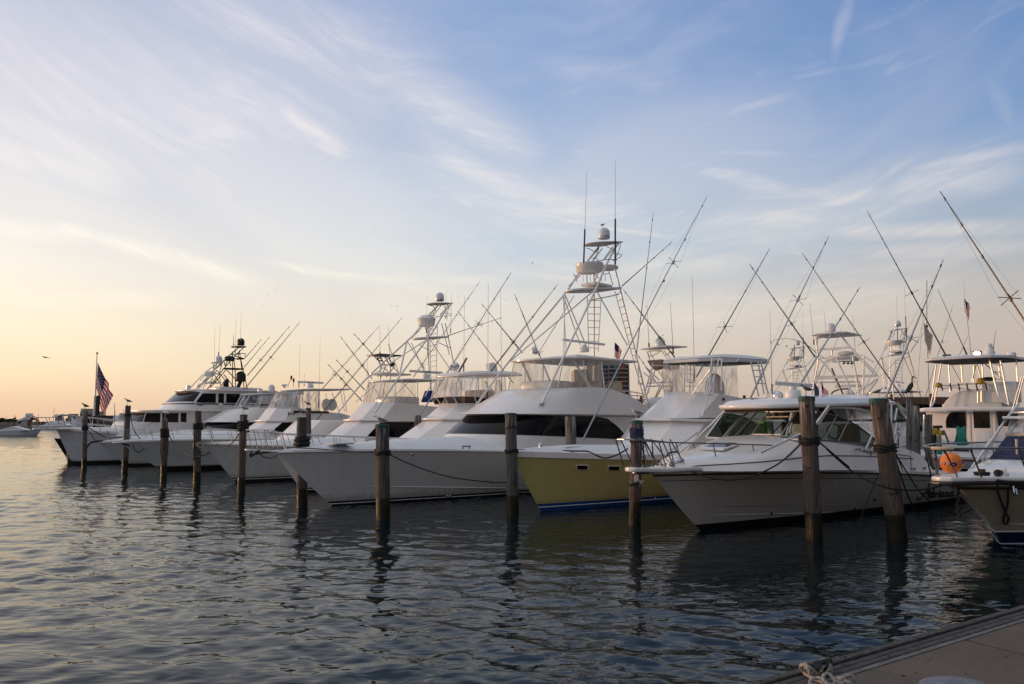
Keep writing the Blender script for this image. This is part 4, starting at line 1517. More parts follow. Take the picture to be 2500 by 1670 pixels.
ladder(G, G.P(c4(1180, 45), .9), G.P(c4(1480, 1150), 1.75), aft[2], aft[0], 17, name='outer_ladder')
whip(G, G.P(c7(882, 1145), .7), G.P(c7(912, 278), .7), 0.016, 'whip', 0.37)
whip(G, G.P(c7(1184, 1160), .7), G.P(c7(1184, 155), .7), 0.018, 'whip', 0.43)
open_array(G, G.P(c4(680, 548), .5), G.P(c4(1080, 515), .5), G.P(c4(885, 625), .5), 0.21, 0.30, w=0.10)
a = G.P(c4(408, 640), .5)
radome(G, a, 0.135, 0.28, name='small_dome', ring='pole')
# white aft ladder / rocket launcher rail behind the bridge
k = MB()
for yy in (0.9, 0.3):
 k.tube(smooth_path(G.path(c4, [(1225, 1040, yy), (1250, 1000, yy), (1400, 1015, yy), (1480, 1040, yy)]), 4), 0.022)
k.tube(G.path(c4, [(1250, 1040, .9), (1460, 1045, .9)]), 0.02)
for x_ in (1270, 1330, 1390, 1450):
 k.tube(G.path(c4, [(x_, 1008, .9), (x_ + 4, 1100, .9)]), 0.02)
k.build('rod_holder_rack', M['alu'], G.root)
outrigger(G, G.P(c4(850, 1515), 2.4), G.P(px(1726, 480), 3.6), 0.05, 'pole', 0.42, 0.70, bow=0.05)
outrigger(G, G.P(c4(640, 1100), -2.3), G.P(c4(220, 70), -3.4), 0.04, 'pole_dark', 0.3, 0.45)
outrigger(G, G.P(c7(1250, 1365), .9), G.P(c7(1728, 942), 1.4), 0.035, 'pole_dark', 0)
outrigger(G, G.P(c4(1380, 690), 1.0), G.P(c7(1548, 670), 1.6), 0.04, 'pole', 0)
k = MB().tube(G.path(c4, [(480, 1128, 1.75), (484, 1112, 1.74)]), 0.09, 10)
k.build('leg_base', M['steel'], tw)
k = MB()
for x_ in (2075, 2135):
 a = G.P(d1(x_, 556), 2.3)
 k.tube([a - V((0, 0, 0.06)), a + V((0, 0, 0.05))], 0.02, 6)
a, b = G.P(d1(2070, 546), 2.3), G.P(d1(2150, 546), 2.3)
k.tube([a, b], 0.022, 6)
k.build('deck_cleat', M['steel_dark'], G.root)
for q in ((2150, 478), (900, 520)):
 a = G.P(d1(*q), 0.4)
 MB().box(a, (0.65, 0.6, 0.05)).build('deck_hatch', M['nonskid'], G.root, 30, 0.02)
k = MB()
for x_ in (1925, 1952):
 p = hG.hit(d1(x_, 1020))
 if p:
  k.sphere(p, (0.045, 0.03, 0.04), 8, 6)
p = hG.hit(d1(1593, 622))
if p:
 k.sphere(p, (0.05, 0.03, 0.05), 8, 6)
k.build('through_hull', M['steel'], G.root)
a = G.P(c4(1480, 1120), 0.4)
k = MB().sphere(G.P(c4(1560, 1140), -.2), (0.75, 0.45, 0.42), 16, 10)
k.build('covered_tender', M['canvas_white'], G.root, 60)
f_ = G.P(c4(1178, 560), 0)
MB().tube([G.P(c4(1180, 690), 0), f_], 0.012, 5).build('flag_staff', M['whip'], G.root)
# ---------------------------------------------------------------- H: yellow hull
H = Boat('sport_fishing_boat', 'sport fishing boat with a mustard yellow hull and a white canvas topped bridge', 'boat', (1321, 1248))
hH = Hull(H, (1252, 1115), 14.5, 2.45, [(1372, 1119), (1530, 1122), (1650, 1124)], nS=2.9, nW=1.75, zboot=0.21, wexp=1.2, bwl=0.84)
hH.make(M['gel_yellow'], M['boot_blue'], (M['stripe_white'], -0.45))
hH.capband(M['gel'], 0.20)
crH = [(-1.3, 0.0), (0, 0.12), (1.6, 0.22), (4, 0.26), (15, 0.26)]
hH.deck(M['deck'], lambda x: interp(x, crH), 12, 0.08, 0.19, power=2.4)
# facetted deckhouse
zb = 1.62
r0 = [(4.55, 0, zb), (4.62, -0.72, zb), (5.42, -1.52, zb), (12.2, -1.58, zb)]
r1 = [(5.95, 0, 2.62), (5.98, -0.70, 2.62), (6.76, -1.48, 2.62), (12.2, -1.55, 2.62)]
H.house('deckhouse', M['gel'], [r0, r1], bevel=0.015, seg=2, smooth=9)
w4 = [H.PP(d3(x, y), r0[2], r0[3], r1[2], 0.012) for x, y in ((985, 325), (1320, 332), (1320, 500), (1052, 480))]
w4[1].x = 11.2
w4[2] = V((11.4, w4[3].y, w4[3].z - 0.03))
H.slab('cabin_window', M['black_glass'], w4, 0.02, mirror=True)
a = H.PP(d3(1012, 342), r0[2], r0[3], r1[2], 0.016)
MB().box(a, (0.11, 0.006, 0.10)).build('green_sticker', mat('green_sticker', (0.02, 0.35, 0.08), 0.5), H.root, 0)
br = [V((5.66, 0, 2.70)), V((5.72, -0.74, 2.69)), V((6.62, -1.62, 2.64)), V((12.4, -1.68, 2.66))]
H.plate('brow', M['gel'], br, 0.09, bevel=0.035)
f0 = [(6.05, 0, 2.70), (6.1, -0.66, 2.70), (6.68, -1.24, 2.70), (11.6, -1.36, 2.70)]
f1 = [(7.72, 0, 3.66), (7.75, -0.62, 3.65), (8.25, -1.14, 3.58), (9.9, -1.24, 3.44)]
f1b = f1[:3] + [(11.4, -1.28, 3.32)]
H.house('flybridge', M['gel'], [f0, f1b], bevel=0.018, seg=2, smooth=9)
k = MB()
p = H.PP(c5(648, 882), f0[2], f0[3], f1b[2], 0.01)
k.tube([p, p + V((0, -0.05, 0))], 0.05, 8)
p = H.PP(c5(785, 912), f0[2], f0[3], f1b[2], 0.01)
k.tube([p, p + V((0, -0.06, 0))], 0.05, 8)
k.build('vent_cap', M['black'], H.root)
a, e = H.P(c5(110, 515), -.66), H.P(c5(1085, 485), 1.3)
a.y = 0
tp = [V((a.x - .06, 0, a.z + 0.02)), V((a.x, -0.66, a.z + 0.03)), V((a.x + .62, -1.24, a.z + 0.08)), V((e.x, -1.3, a.z + .18))]
top = H.plate('canvas_top', M['canvas_white'], tp, 0.13, bevel=0.05)
cw = [[V((q.x * (1 - s_) + s_ * (a.x + e.x) / 2 - 0.2 * s_, q.y * (1 - s_ * 0.9), q.z + hz)) for q in tp] for s_, hz in ((0.0, 0.0), (0.10, 0.08), (0.40, 0.15), (0.75, 0.17))]
H.house('canvas_crown', M['canvas_white'], cw, parent=top, bevel=0.0, smooth=60)
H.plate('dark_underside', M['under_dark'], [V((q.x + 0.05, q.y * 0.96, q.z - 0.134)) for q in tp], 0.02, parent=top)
k = MB()
for j in range(46):          # stitched lacing along the canvas edge
 t = j / 45
 q = tp[2].lerp(tp[3], t)
 k.box(V((q.x, q.y - 0.022, q.z - 0.135)), (0.035, 0.02, 0.03))
k.build('lacing', M['under'], top, 0)
fr = MB()
for sg in (1, -1):
 for pts in ([(530, 590, 1.4), (345, 845, 0.4)], [(910, 510, 1.4), (990, 855, 1.6)], [(980, 515, 1.45), (1040, 830, 1.6)], [(1008, 512, 1.45), (1078, 825, 1.62)], [(300, 545, 1.0), (300, 715, 1.0), (350, 720, 1.0)], [(635, 490, 1.45), (632, 800, 1.52)], [(640, 520, 1.45), (780, 520, 1.45), (795, 495, 1.45)]):
  fr.tube([V((q.x, q.y * sg, q.z)) for q in H.path(c5, pts)], 0.026, 6)
 for y_ in (560, 605, 665, 730):
  a_, b_ = H.P(c5(930 + (y_ - 560) * 0.2, y_), 1.5), H.P(c5(1020 + (y_ - 560) * 0.2, y_ + 2), 1.5)
  fr.tube([V((a_.x, a_.y * sg, a_.z)), V((b_.x, b_.y * sg, b_.z))], 0.02, 5)
fr.build('top_frame', M['alu_white'], H.root)
b0, b1 = [V(q) for q in f1b[:3]], None
tpz = 4.62
v0 = [V((7.76, 0, 3.64)), V((7.78, -0.58, 3.64)), V((8.28, -1.10, 3.57)), V((9.6, -1.18, 3.46))]
v1 = [V((7.5, 0, tpz)), V((7.55, -0.6, tpz)), V((8.05, -1.10, tpz + .03)), V((9.6, -1.14, tpz + .08))]
kk = MB()
for sg in (1, -1):
 for (i, j) in ((0, 1), (1, 2), (2, 3)):
  f = lambda q: V((q.x, q.y * sg, q.z))
  kk.loft([[f(v0[i].lerp(v0[j], t / 6)) for t in range(7)], [f(v0[i].lerp(v0[j], t / 6).lerp(v1[i].lerp(v1[j], t / 6), 0.5)) for t in range(7)], [f(v1[i].lerp(v1[j], t / 6)) for t in range(7)]], closed=False)
kk.build('clear_enclosure', M['vinyl_milky'], H.root, 40)
ladder(H, H.P(c5(612, 488), 1.5), H.P(c5(450, 1045), 1.72), H.P(c5(545, 488), 1.5), H.P(c5(520, 760), 1.6), 5, 0.024)
H.tube('ladder_loop', M['alu'], c5, [(545, 490, 1.5), (490, 800, 1.6), (497, 832, 1.62), (525, 838, 1.62), (548, 815, 1.62), (580, 600, 1.55)], 0.022, smooth=4)
k = MB().sphere(V((8.9, -0.6, 3.75)), (0.35, 0.35, 0.62), 12, 9)
k.build('covered_helm_seat', M['canvas_beige'], H.root, 60)
outrigger(H, H.P(c5(880, 930), 1.9), H.P(px(2023, 577), 3.3), 0.05, 'pole', 0.40, 0.60)
outrigger(H, H.P(c5(395, 665), -1.4), H.P(px(1879, 607), -2.4), 0.045, 'pole_dark', 0.36, 0.34)
whip(H, H.P(c5(375, 720), -.9), H.P(px(1690, 673), -.9), 0.016, 'whip')
whip(H, H.P(c5(1118, 830), 1.2), H.P(c5(1095, 30), 1.2), 0.014, 'whip')
for q4 in (((997, 725), (1122, 728), (1115, 772), (1003, 768)), ((1305, 733), (1428, 736), (1415, 780), (1300, 775))):
 c = [hH.hit(d2(*q)) for q in q4]
 if all(c):
  out = V((-0.45, -1, 0.0)).normalized()
  H.slab('hull_window', M['gel'], [q + out * 0.03 for q in c], 0.06, bevel=0.008)
  m_ = sum(c, V((0, 0, 0))) / 4
  H.slab('window_pane', M['black_glass'], [m_ + (q - m_) * 0.82 + out * 0.034 for q in c], 0.03)
p = hH.hit(d2(1760, 1043))
if p:
 MB().sphere(p, 0.03, 8, 6).build('through_hull', M['steel'], H.root)
# bow bitt with black mooring rope, hatch, blue hose
a = H.P(d2(663, 575), 0.0)
MB().lathe([(0.08, 0), (0.05, 0.03), (0.05, 0.1), (0.075, 0.12), (0.06, 0.17), (0.02, 0.19)], a, 12).build('bow_bitt', M['steel'], H.root, 50)
a = H.P(d2(900, 553), 0.1)
MB().box(a, (0.7, 0.7, 0.05)).build('deck_hatch', M['nonskid'], H.root, 30, 0.015)
H.tube('mooring_line', M['rope_black'], d2, [(440, 578, 0), (560, 582, .1), (640, 578, .1), (690, 568, .1), (780, 575, .3), (880, 588, .5), (1000, 592, .8), (1115, 595, 1.3), (1190, 630, 1.8), (1270, 658, 1.9), (1350, 645, 1.9), (1430, 610, 1.8), (1495, 570, 1.6)], 0.022, smooth=4)
H.tube('water_hose', M['rope_blue'], d3, [(480, 722, 2.2), (492, 680, 2.2), (505, 630, 2.1), (540, 605, 1.9), (620, 598, 1.8)], 0.03, smooth=4)
# ---------------------------------------------------------------- I: cabin cruiser with the script name
I = Boat('cabin_cruiser', 'white cabin cruiser with curved windscreen and the name Adriana on its grey hull', 'boat', (1710, 1295), theta=43.0, group=None)
hI = Hull(I, (1593, 1158), 13.8, 2.0, [(1703, 1158), (1858, 1154), (2100, 1151), (2145, 1152), (2219, 1162), (2293, 1161)], nS=2.9, nW=1.55, zboot=0.15, wexp=1.15, bwl=0.9)
hI.make(mat('warm_grey_hull_gelcoat', (0.58, 0.51, 0.44), 0.22, coat=0.3, var=0.05, vscale=0.8), M['boot_black'], None, M['black'], 0.03)
hI.capband(M['gel'], 0.10)
hI.strip('knuckle_line', M['steel_dark'], -0.45, 0.58, 6.0, 0.30, 0.009)
hI.strip('spray_rail', M['gel'], -0.05, 0.36, 5.0, 0.12, 0.03)
k = MB()
for sg in (1, -1):
 k.tube([V((x, sg * (hI.y(x, hI.sheer(x) - 0.16) + 0.003), hI.sheer(x) - 0.16)) for x in [-1.5 + i * 0.5 for i in range(28)]], 0.008, 4)
k.build('pin_stripe', M['steel_dark'], hI.h)
hI.deck(M['gel'], lambda x: 0.05, 13.4, 0.10, 0.09, power=3)
def shI(x):
 return hI.sheer(x) + 0.09
# raised foredeck trunk with two knuckles
def trunk_ring(x, wl, wk, h1, h2, hc):
 z = shI(x) - 0.03
 return [V((x, 0, z + hc)), V((x, -wk * 0.6, z + h2 + (hc - h2) * 0.7)), V((x, -wk, z + h2)), V((x, -(wl + wk) / 2 - 0.02, z + h1)), V((x, -wl, z))]
rows = []
for x, wl, wk, h1, h2, hc in ((-1.05, 0.12, 0.05, 0.05, 0.12, 0.14), (-0.75, 0.62, 0.40, 0.12, 0.20, 0.24), (-0.2, 1.10, 0.80, 0.16, 0.26, 0.33), (0.6, 1.42, 1.05, 0.20, 0.32, 0.44), (1.5, 1.58, 1.22, 0.26, 0.42, 0.66), (2.4, 1.66, 1.34, 0.32, 0.64, 0.84), (3.4, 1.70, 1.45, 0.36, 0.80, 0.86), (5.5, 1.72, 1.50, 0.38, 0.74, 0.80), (8.6, 1.74, 1.56, 0.40, 0.66, 0.70)):
 h_ = trunk_ring(x, wl, wk, h1, h2, hc)
 rows.append([V((q.x, -q.y, q.z)) for q in reversed(h_)][:-1] + h_)
kt = MB().loft(rows, closed=False)
kt.add(rows[-1], [tuple(range(len(rows[-1])))])
trk = kt.build('foredeck_trunk', M['gel'], I.root, 55, 0.0)
k = MB()
for sg in (1, -1):
 k.tube([V((r[6].x, sg * abs(r[6].y + 0.0) * 1 + sg * 0.012, r[6].z + 0.012)) if False else V((r[-2].x, sg * (abs(r[-2].y) + 0.006), r[-2].z)) for r in rows], 0.012, 5)
k.build('styling_line', M['black'], trk)
# windscreen frame positions
ws_b = I.path(d3, [(1140, 470, -0.55), (1282, 476, -0.0), (1565, 480, 0.85)])
A0 = I.P(d3(1128, 476), -0.80)
A1 = I.P(d3(1282, 476), -0.25)
A2 = I.P(d3(1568, 480), 0.78)
A3 = I.P(d3(1815, 478), 1.42)
B0 = I.P(d3(1372, 212), -0.72)
B1 = I.P(d3(1482, 216), -0.25)
B2 = I.P(d3(1745, 212), 0.72)
B3 = I.P(d3(1925, 215), 1.34)
kk = MB()
k = MB()
for q4 in ((A0, A1, B1, B0), (A1, A2, B2, B1), (A2, A3, B3, B2)):
 kk.add(q4, [(0, 1, 2, 3)])
# mirrored starboard wing, same glass
A0m, B0m = V((A3.x, -A3.y, A3.z)), V((B3.x, -B3.y, B3.z))
kk.add([A0, A0m, B0m, B0], [(0, 1, 2, 3)])
wsc = kk.build('windscreen', M['teal_glass'], I.root, 0)
k.tube([A0m, A0, A1, A2, A3], 0.030, 6)
k.tube([B0m, B0, B1, B2, B3], 0.034, 6)
for a, b in ((A0, B0), (A1, B1), (A2, B2), (A3, B3), (A0m, B0m)):
 k.tube([a, b], 0.026, 6)
k.build('windscreen_frame', M['alu'], wsc)
k = MB()
a, b = A1.lerp(B1, 0.16), A2.lerp(B2, 0.16)
c, d = A1.lerp(B1, 0.80), A2.lerp(B2, 0.80)
k.tube([a, b], 0.02, 5)
k.tube([c, d], 0.02, 5)
k.build('vent_frame', M['gel'], wsc)
n_ = (B1 - A1).cross(A2 - A1).normalized()
if n_.x > 0:
 n_ = -n_
k = MB().tube([A1.lerp(A2, 0.72).lerp(B1.lerp(B2, .62), .12) + n_ * .04, A1.lerp(A2, 0.9).lerp(B1.lerp(B2, .9), .75) + n_ * .05], 0.014, 5)
k.build('wiper', M['black'], wsc)
# side windows: plane through windscreen post and aft base
S0, S1, S2 = A3, I.P(c6(540, 1538), 1.60), B3
sd = [I.PP(d4(x, y), S0, S1, S2, 0.0) for x, y in ((0, 328), (8, 232), (60, 222), (168, 255), (275, 300), (400, 375), (525, 475), (528, 545), (300, 512), (0, 480))]
side = [A3, V(B3)] + sd[2:9]
side_pts = [A3.lerp(B3, 0.02), B3] + sd[3:8] + [sd[8]]
I.slab('side_window', glass_mat('grey_side_glass', (0.78, 0.84, 0.80), 0.06), side_pts, 0.01, mirror=True)
k = MB()
for sg in (1, -1):
 f = lambda q: V((q.x, q.y * sg, q.z))
 k.tube([f(q) for q in ([B3] + sd[3:8])], 0.028, 6)
 k.tube([f(q) for q in (A3, sd[8], sd[7])], 0.026, 6)
 for (t0, t1) in (((52, 478), (165, 255)), ((182, 500), (278, 303))):
  k.tube([f(I.PP(d4(*t0), S0, S1, S2, 0.01)), f(I.PP(d4(*t1), S0, S1, S2, 0.01))], 0.020, 6)
k.build('side_window_frame', M['steel_dark'], I.root)
# white coaming under the side windows
cm = [A3, sd[8], sd[7], I.PP(d4(560, 640), S0, S1, S2, 0), I.PP(d4(560, 700), S0, S1, S2, 0), V((3.0, A3.y - 0.1, shI(3) + 0.3))]
a = I.P(c5(865, 945), 0)
e = I.P(c6(722, 1110), 1.45)
hh = nose_half(a.x, a.x + 2.2, e.x, 1.50, a.z + 0.02, 2.5, 12, e.z + 0.02)
for q in hh:
 q.z = a.z + 0.04 + (e.z - a.z) * max(0, (q.x - a.x) / (e.x - a.x))
htI = I.plate('hardtop', M['gel'], hh, 0.11, bevel=0.045)
cr_ = [[V((q.x * (1 - s_) + s_ * (a.x + e.x) / 2, q.y * (1 - s_), q.z + hz)) for q in hh] for s_, hz in ((0.03, -0.02), (0.10, 0.10), (0.35, 0.17), (0.7, 0.19))]
I.house('roof_crown', M['gel'], cr_, parent=htI, bevel=0, smooth=60)
I.plate('tan_headliner', M['tan'], [V((q.x * 0.97 + 0.15, q.y * 0.95, q.z - 0.112)) for q in hh], 0.02, parent=htI)
# light header between windscreen and roof
k = MB()
for a_, b_ in ((B0m, B0), (B0, B1), (B1, B2), (B2, B3)):
 a2, b2 = a_ + V((0.10, 0, 0.17)), b_ + V((0.10, 0, 0.17))
 k.add([a_ + V((0, 0, 0.02)), b_ + V((0, 0, 0.02)), b2, a2], [(0, 1, 2, 3)])
k.build('clear_header', M['brown_glass'], I.root, 0)
va = [I.PP(d4(x, y), S0, S1, S2, 0.03) for x, y in ((110, 188), (330, 192), (500, 215), (530, 330), (530, 420), (470, 400), (300, 300), (168, 248))]
I.slab('clear_side_curtain', M['vinyl'], va, 0.006, mirror=True)
k = MB()
for sg in (1, -1):
 f = lambda q: V((q.x, q.y * sg, q.z))
 k.tube([f(q) for q in smooth_path([I.PP(d4(x, y), S0, S1, S2, 0.05) for x, y in ((-10, 345), (35, 270), (85, 200), (130, 178), (300, 182), (420, 200), (515, 235))], 5)], 0.03, 6)
 # forward legs down to the foredeck
 k.tube([f(q) for q in I.path(c5, [(1660, 945, 1.48), (1540, 1110, 1.5), (1400, 1290, 1.52), (1270, 1430, 1.55)])], 0.034, 8)
 k.tube([f(q) for q in I.path(c5, [(1400, 1210, 1.5), (1200, 1300, 1.35), (1000, 1395, 1.25)])], 0.030, 8)
 # after legs
 k.tube([f(q) for q in I.path(c6, [(690, 1130, 1.5), (685, 1500, 1.62), (680, 1560, 1.62)])], 0.035, 8)
 k.tube([f(q) for q in smooth_path(I.path(c6, [(520, 1380, 1.6), (470, 1500, 1.66), (440, 1560, 1.7)]), 3)], 0.03, 8)
 k.tube([f(q) for q in smooth_path(I.path(c6, [(536, 1470, 1.6), (520, 1535, 1.66), (490, 1565, 1.7)]), 3)], 0.028, 8)
 for y_ in (1220, 1360, 1480):
  q = I.P(c6(715, y_), 1.62)
  k.tube([f(q + V((0.05, 0, -0.17))), f(q + V((0.23, 0, 0.17)))], 0.035, 8)
k.tube(I.path(c5, [(962, 945, -.9), (790, 1085, -.95), (640, 1260, -.9), (490, 1415, -.75)]), 0.034, 8)
k.tube(I.path(c5, [(905, 985, -.95), (700, 1190, -.95), (650, 1385, -.85)]), 0.030, 8)
k.build('hardtop_leg', M['alu'], I.root)
# cockpit: gunwale coaming, aft seat, interior
ck = MB()
for sg in (1, -1):
 y0 = hI.bs(10) - 0.12
 ck.loft([[V((8.6, -1.74 * sg, shI(8.6))), V((8.6, -1.60 * sg, shI(8.6) + 0.62))], [V((9.4, -1.76 * sg, shI(9.4))), V((9.4, -1.62 * sg, shI(9.4) + 0.5))], [V((10.1, -1.78 * sg, shI(10.1))), V((10.0, -1.66 * sg, shI(10.1) + 0.14))]], closed=False)
ck.build('cockpit_coaming', M['gel'], I.root)
MB().box(V((11.4, 0, shI(11.4) + 0.09)), (0.5, 2.2, 0.18)).build('cockpit_cushion', M['gel_cream'], I.root, 40, 0.06, 3)
MB().box(V((4.3, 0.1, 1.95)), (0.9, 2.4, 0.36)).build('dashboard', M['gel_cream'], I.root, 40, 0.12, 3)
for yy in (0.7, -0.7):
 MB().loft([[V((6.2, yy - .3, 1.6)), V((6.7, yy - .3, 1.6)), V((6.7, yy + .3, 1.6)), V((6.2, yy + .3, 1.6))], [V((6.4, yy - .28, 2.5)), V((6.72, yy - .28, 2.5)), V((6.72, yy + .28, 2.5)), V((6.4, yy + .28, 2.5))]], True, True, True).build('helm_seat', mat('olive_yellow_seat_cover', (0.30, 0.22, 0.05), 0.8) if yy < 0 else M['gel_cream'], I.root, 50, 0.08, 3)
MB().tube([V((5.5 + 0.0, -0.75 + 0.2 * math.cos(a * .3927), 2.3 + 0.2 * math.sin(a * .3927))) for a in range(17)], 0.018, 6).build('steering_wheel', M['black'], I.root)
for q, c_ in ((d3(1420, 370), (0.10, 0.32, 0.12)), (d3(1485, 380), (0.40, 0.55, 0.56))):
 a = I.P(q, -0.2)
 MB().loft([[a + V((-.08, -.12, -.22)), a + V((.08, -.12, -.22)), a + V((.08, .12, -.22)), a + V((-.08, .12, -.22))], [a + V((-.05, -.10, .2)), a + V((.05, -.10, .2)), a + V((.05, .10, .2)), a + V((-.05, .10, .2))]], True, True, True).build('hanging_jacket', mat('jacket', c_, 0.8), I.root, 50, 0.05, 3)
# pulpit, rails, hatch
a = I.P(d3(135, 762), 0)
e = V((-0.75, 0, shI(-0.75) + 0.10))
hp = [V((a.x, 0, a.z + 0.03)), V((a.x + 0.04, -0.14, a.z + 0.03)), V((a.x + 0.18, -0.22, a.z + 0.03)), V((-1.7, -0.27, a.z - 0.01)), V((-1.0, -0.52, e.z - 0.02)), V((e.x, -0.62, e.z - .04))]
pp = I.plate('bow_pulpit', M['gel'], hp, 0.10, bevel=0.035)
MB().box(V((-2.2, 0, a.z - 0.10)), (0.5, 0.09, 0.06)).build('anchor_roller', M['steel_dark'], pp, 30, 0.01)
k = MB()
for i in range(26):
 k.sphere(V((-2.3 + i * 0.055, 0.03 * math.sin(i * 2.1), a.z + 0.05 + 0.015 * math.cos(i * 1.7))), (0.032, 0.02, 0.018), 6, 4)
k.build('anchor_chain', M['steel_dark'], pp)
MB().sphere(V((-0.85, 0.0, a.z + 0.09)), (0.20, 0.16, 0.11), 12, 8).build('windlass', M['steel'], I.root, 60)
lead = [(a.x - 0.12, 0, a.z + 0.63), (a.x - 0.08, -0.22, a.z + 0.63), (a.x + 0.3, -0.30, a.z + 0.62)]
hI.rail(M['steel_dark'], -1.25, 8.2, 0.60, 0.42, 8, 0.017, 0.10, name='bow_rail', rise=0.10, lead=lead)
k = MB()
for sg in (1, -1):
 for x_, x2 in ((-0.05, 0.1), (0.12, 0.42), (0.55, 0.62), (0.9, 1.35), (1.2, 1.8)):
  k.tube([V((a.x + x2, -0.20 * sg, a.z + 0.03)), V((a.x + x_ - 0.05, -0.26 * sg, a.z + 0.62))], 0.015, 5)
k.build('pulpit_stanchion', M['steel_dark'], I.root)
def ontrunk(q, zc):
 return I.PZ(q, zc)
h4 = [I.P(d3(1050, 650), 0.45), I.P(d3(1170, 615), -0.15), I.P(d3(1335, 636), 0.25), I.P(d3(1215, 672), 0.85)]
zs_ = sum(q.z for q in h4) / 4
ha = [V((0.55, -0.30, 0)), V((1.18, -0.30, 0)), V((1.18, 0.30, 0)), V((0.55, 0.30, 0))]
for q in ha:
 q.z = shI(q.x) - 0.03 + interp(q.x, [(0.6, 0.44), (1.5, 0.66)]) + 0.045
hat = I.slab('deck_hatch', M['gel'], [V((q.x + (-.06 if q.x < .8 else .06), q.y * 1.2, q.z)) for q in ha], 0.05, bevel=0.01, toward=(0, 0, 1))
I.slab('hatch_pane', M['black_glass'], [q + V((0, 0, 0.006)) for q in ha], 0.03, toward=(0, 0, 1), parent=hat)
k = MB()
for q in ((1140, 488), (1373, 486), (1683, 494)):
 p = I.P(d3(*q), 0.3 if q[0] > 1200 else -.6)
 k.sphere(p - V((0.12, 0, 0.01)), 0.035, 8, 6)
k.build('washer_nozzle', M['black'], I.root)
k = MB()
for q in ((1498, 1188), (2295, 1145)):
 p = hI.hit(d3(*q))
 if p:
  k.sphere(p, 0.045, 8, 6)
for q in ((338, 1150), (530, 1055)):
 p = hI.hit(d4(*q))
 if p:
  k.sphere(p, 0.045, 8, 6)
k.build('drain_fitting', M['black'], I.root)
k = MB()
for q in ((405, 755), (885, 640)):
 p = V((8.4 if q[0] == 405 else 9.2, -(hI.bs(8.4) - .12), shI(8.4) + .02))
 k.tube([p + V((-.16, 0, .06)), p + V((.16, 0, .06))], 0.02, 6)
 k.tube([p + V((-.05, 0, 0)), p + V((-.05, 0, .06))], 0.018, 5)
 k.tube([p + V((.05, 0, 0)), p + V((.05, 0, .06))], 0.018, 5)
p = I.P(d4(365, 577), 1.66)
k.tube([p + V((-.2, 0, 0)), p + V((.2, 0, 0))], 0.025, 6)
k.build('deck_cleat', M['steel'], I.root)
open_array(I, I.P(c5(1140, 752), 0.2), I.P(c5(1495, 728), 0.2), I.P(c5(1318, 868), 0.2), 0.21, 0.30, w=0.11)
k = MB()
for x_ in (905, 940):
 q = I.P(c5(x_, 905), -.3)
 k.tube([q, q + V((0.16, 0, 0.06))], 0.035, 8, r2=0.06)
k.build('air_horn', M['steel_dark'], I.root)
MB().lathe([(.12, 0), (.12, .05), (.06, .08), (.09, .10), (.02, .12)], I.P(c5(1185, 885), .2), 12).build('roof_vent', M['gel'], I.root)
q = I.P(c5(1170, 850), -.3)
MB().sphere(q, (0.14, 0.16, 0.14), 12, 8).build('searchlight', M['steel'], I.root, 60)
# painted script name
A_ = [[(2, 44), (8, 60), (24, 60), (50, 36), (78, -6), (98, -44), (104, -56)], [(104, -56), (100, -20), (98, 16), (104, 44), (112, 52)], [(40, 26), (70, 8), (104, 2), (122, -2)]]
lets = {
 'd': [[(28, 6), (16, 0), (5, 10), (4, 28), (12, 37), (24, 26), (32, 4)], [(46, -48), (36, -8), (31, 22), (36, 37), (46, 30)]],
 'r': [[(2, 6), (9, 6), (8, 36)], [(9, 20), (18, 6), (28, 6)]],
 'i': [[(8, 4), (5, 26), (9, 37), (18, 30)], [(14, -16), (15, -12), (13, -13)]],
 'a': [[(28, 6), (16, 1), (5, 10), (3, 28), (11, 37), (23, 26), (30, 4)], [(30, 4), (27, 26), (31, 37), (41, 30)]],
 'n': [[(4, 5), (9, 6), (7, 37)], [(9, 20), (22, 4), (29, 8), (27, 28), (31, 37), (40, 30)]],
}
k = MB()
def stroke(pts, ox, oy):
 P_ = []
 for (x, y) in pts:
  X, Y_ = d4(940 + (ox + x) * 1.06, 985 + (oy + y) * 1.15 - 0.055 * (ox + x))
  p = hI.hit((X, Y_))
  if p:
   P_.append(p + V((-0.004, -0.012, 0)))
 if len(P_) > 1:
  P_ = smooth_path(P_, 5)
  w_ = 0.031
  for i in range(len(P_) - 1):
   d = P_[i + 1] - P_[i]
   th_ = w_ * (0.7 + 0.8 * max(0.0, -d.normalized().z))
   nrm = V((-d.z, 0, d.x)).normalized() * th_
   k.add([P_[i] - nrm, P_[i + 1] - nrm, P_[i + 1] + nrm, P_[i] + nrm], [(0, 1, 2, 3)])
   k.lathe([(th_, -0.001), (th_, 0.001)], P_[i], 8, Matrix.Rotation(math.pi / 2, 3, 'X'))
for st in A_:
 stroke(st, 0, 0)
ox = 108
for ch, adv in zip('driana', (46, 34, 18, 44, 44, 46)):
 for st in lets[ch]:
  stroke(st, ox, 12)
 ox += adv
k.build('painted_name', M['black'], hI.h, 0)
I_b = (I, hI)
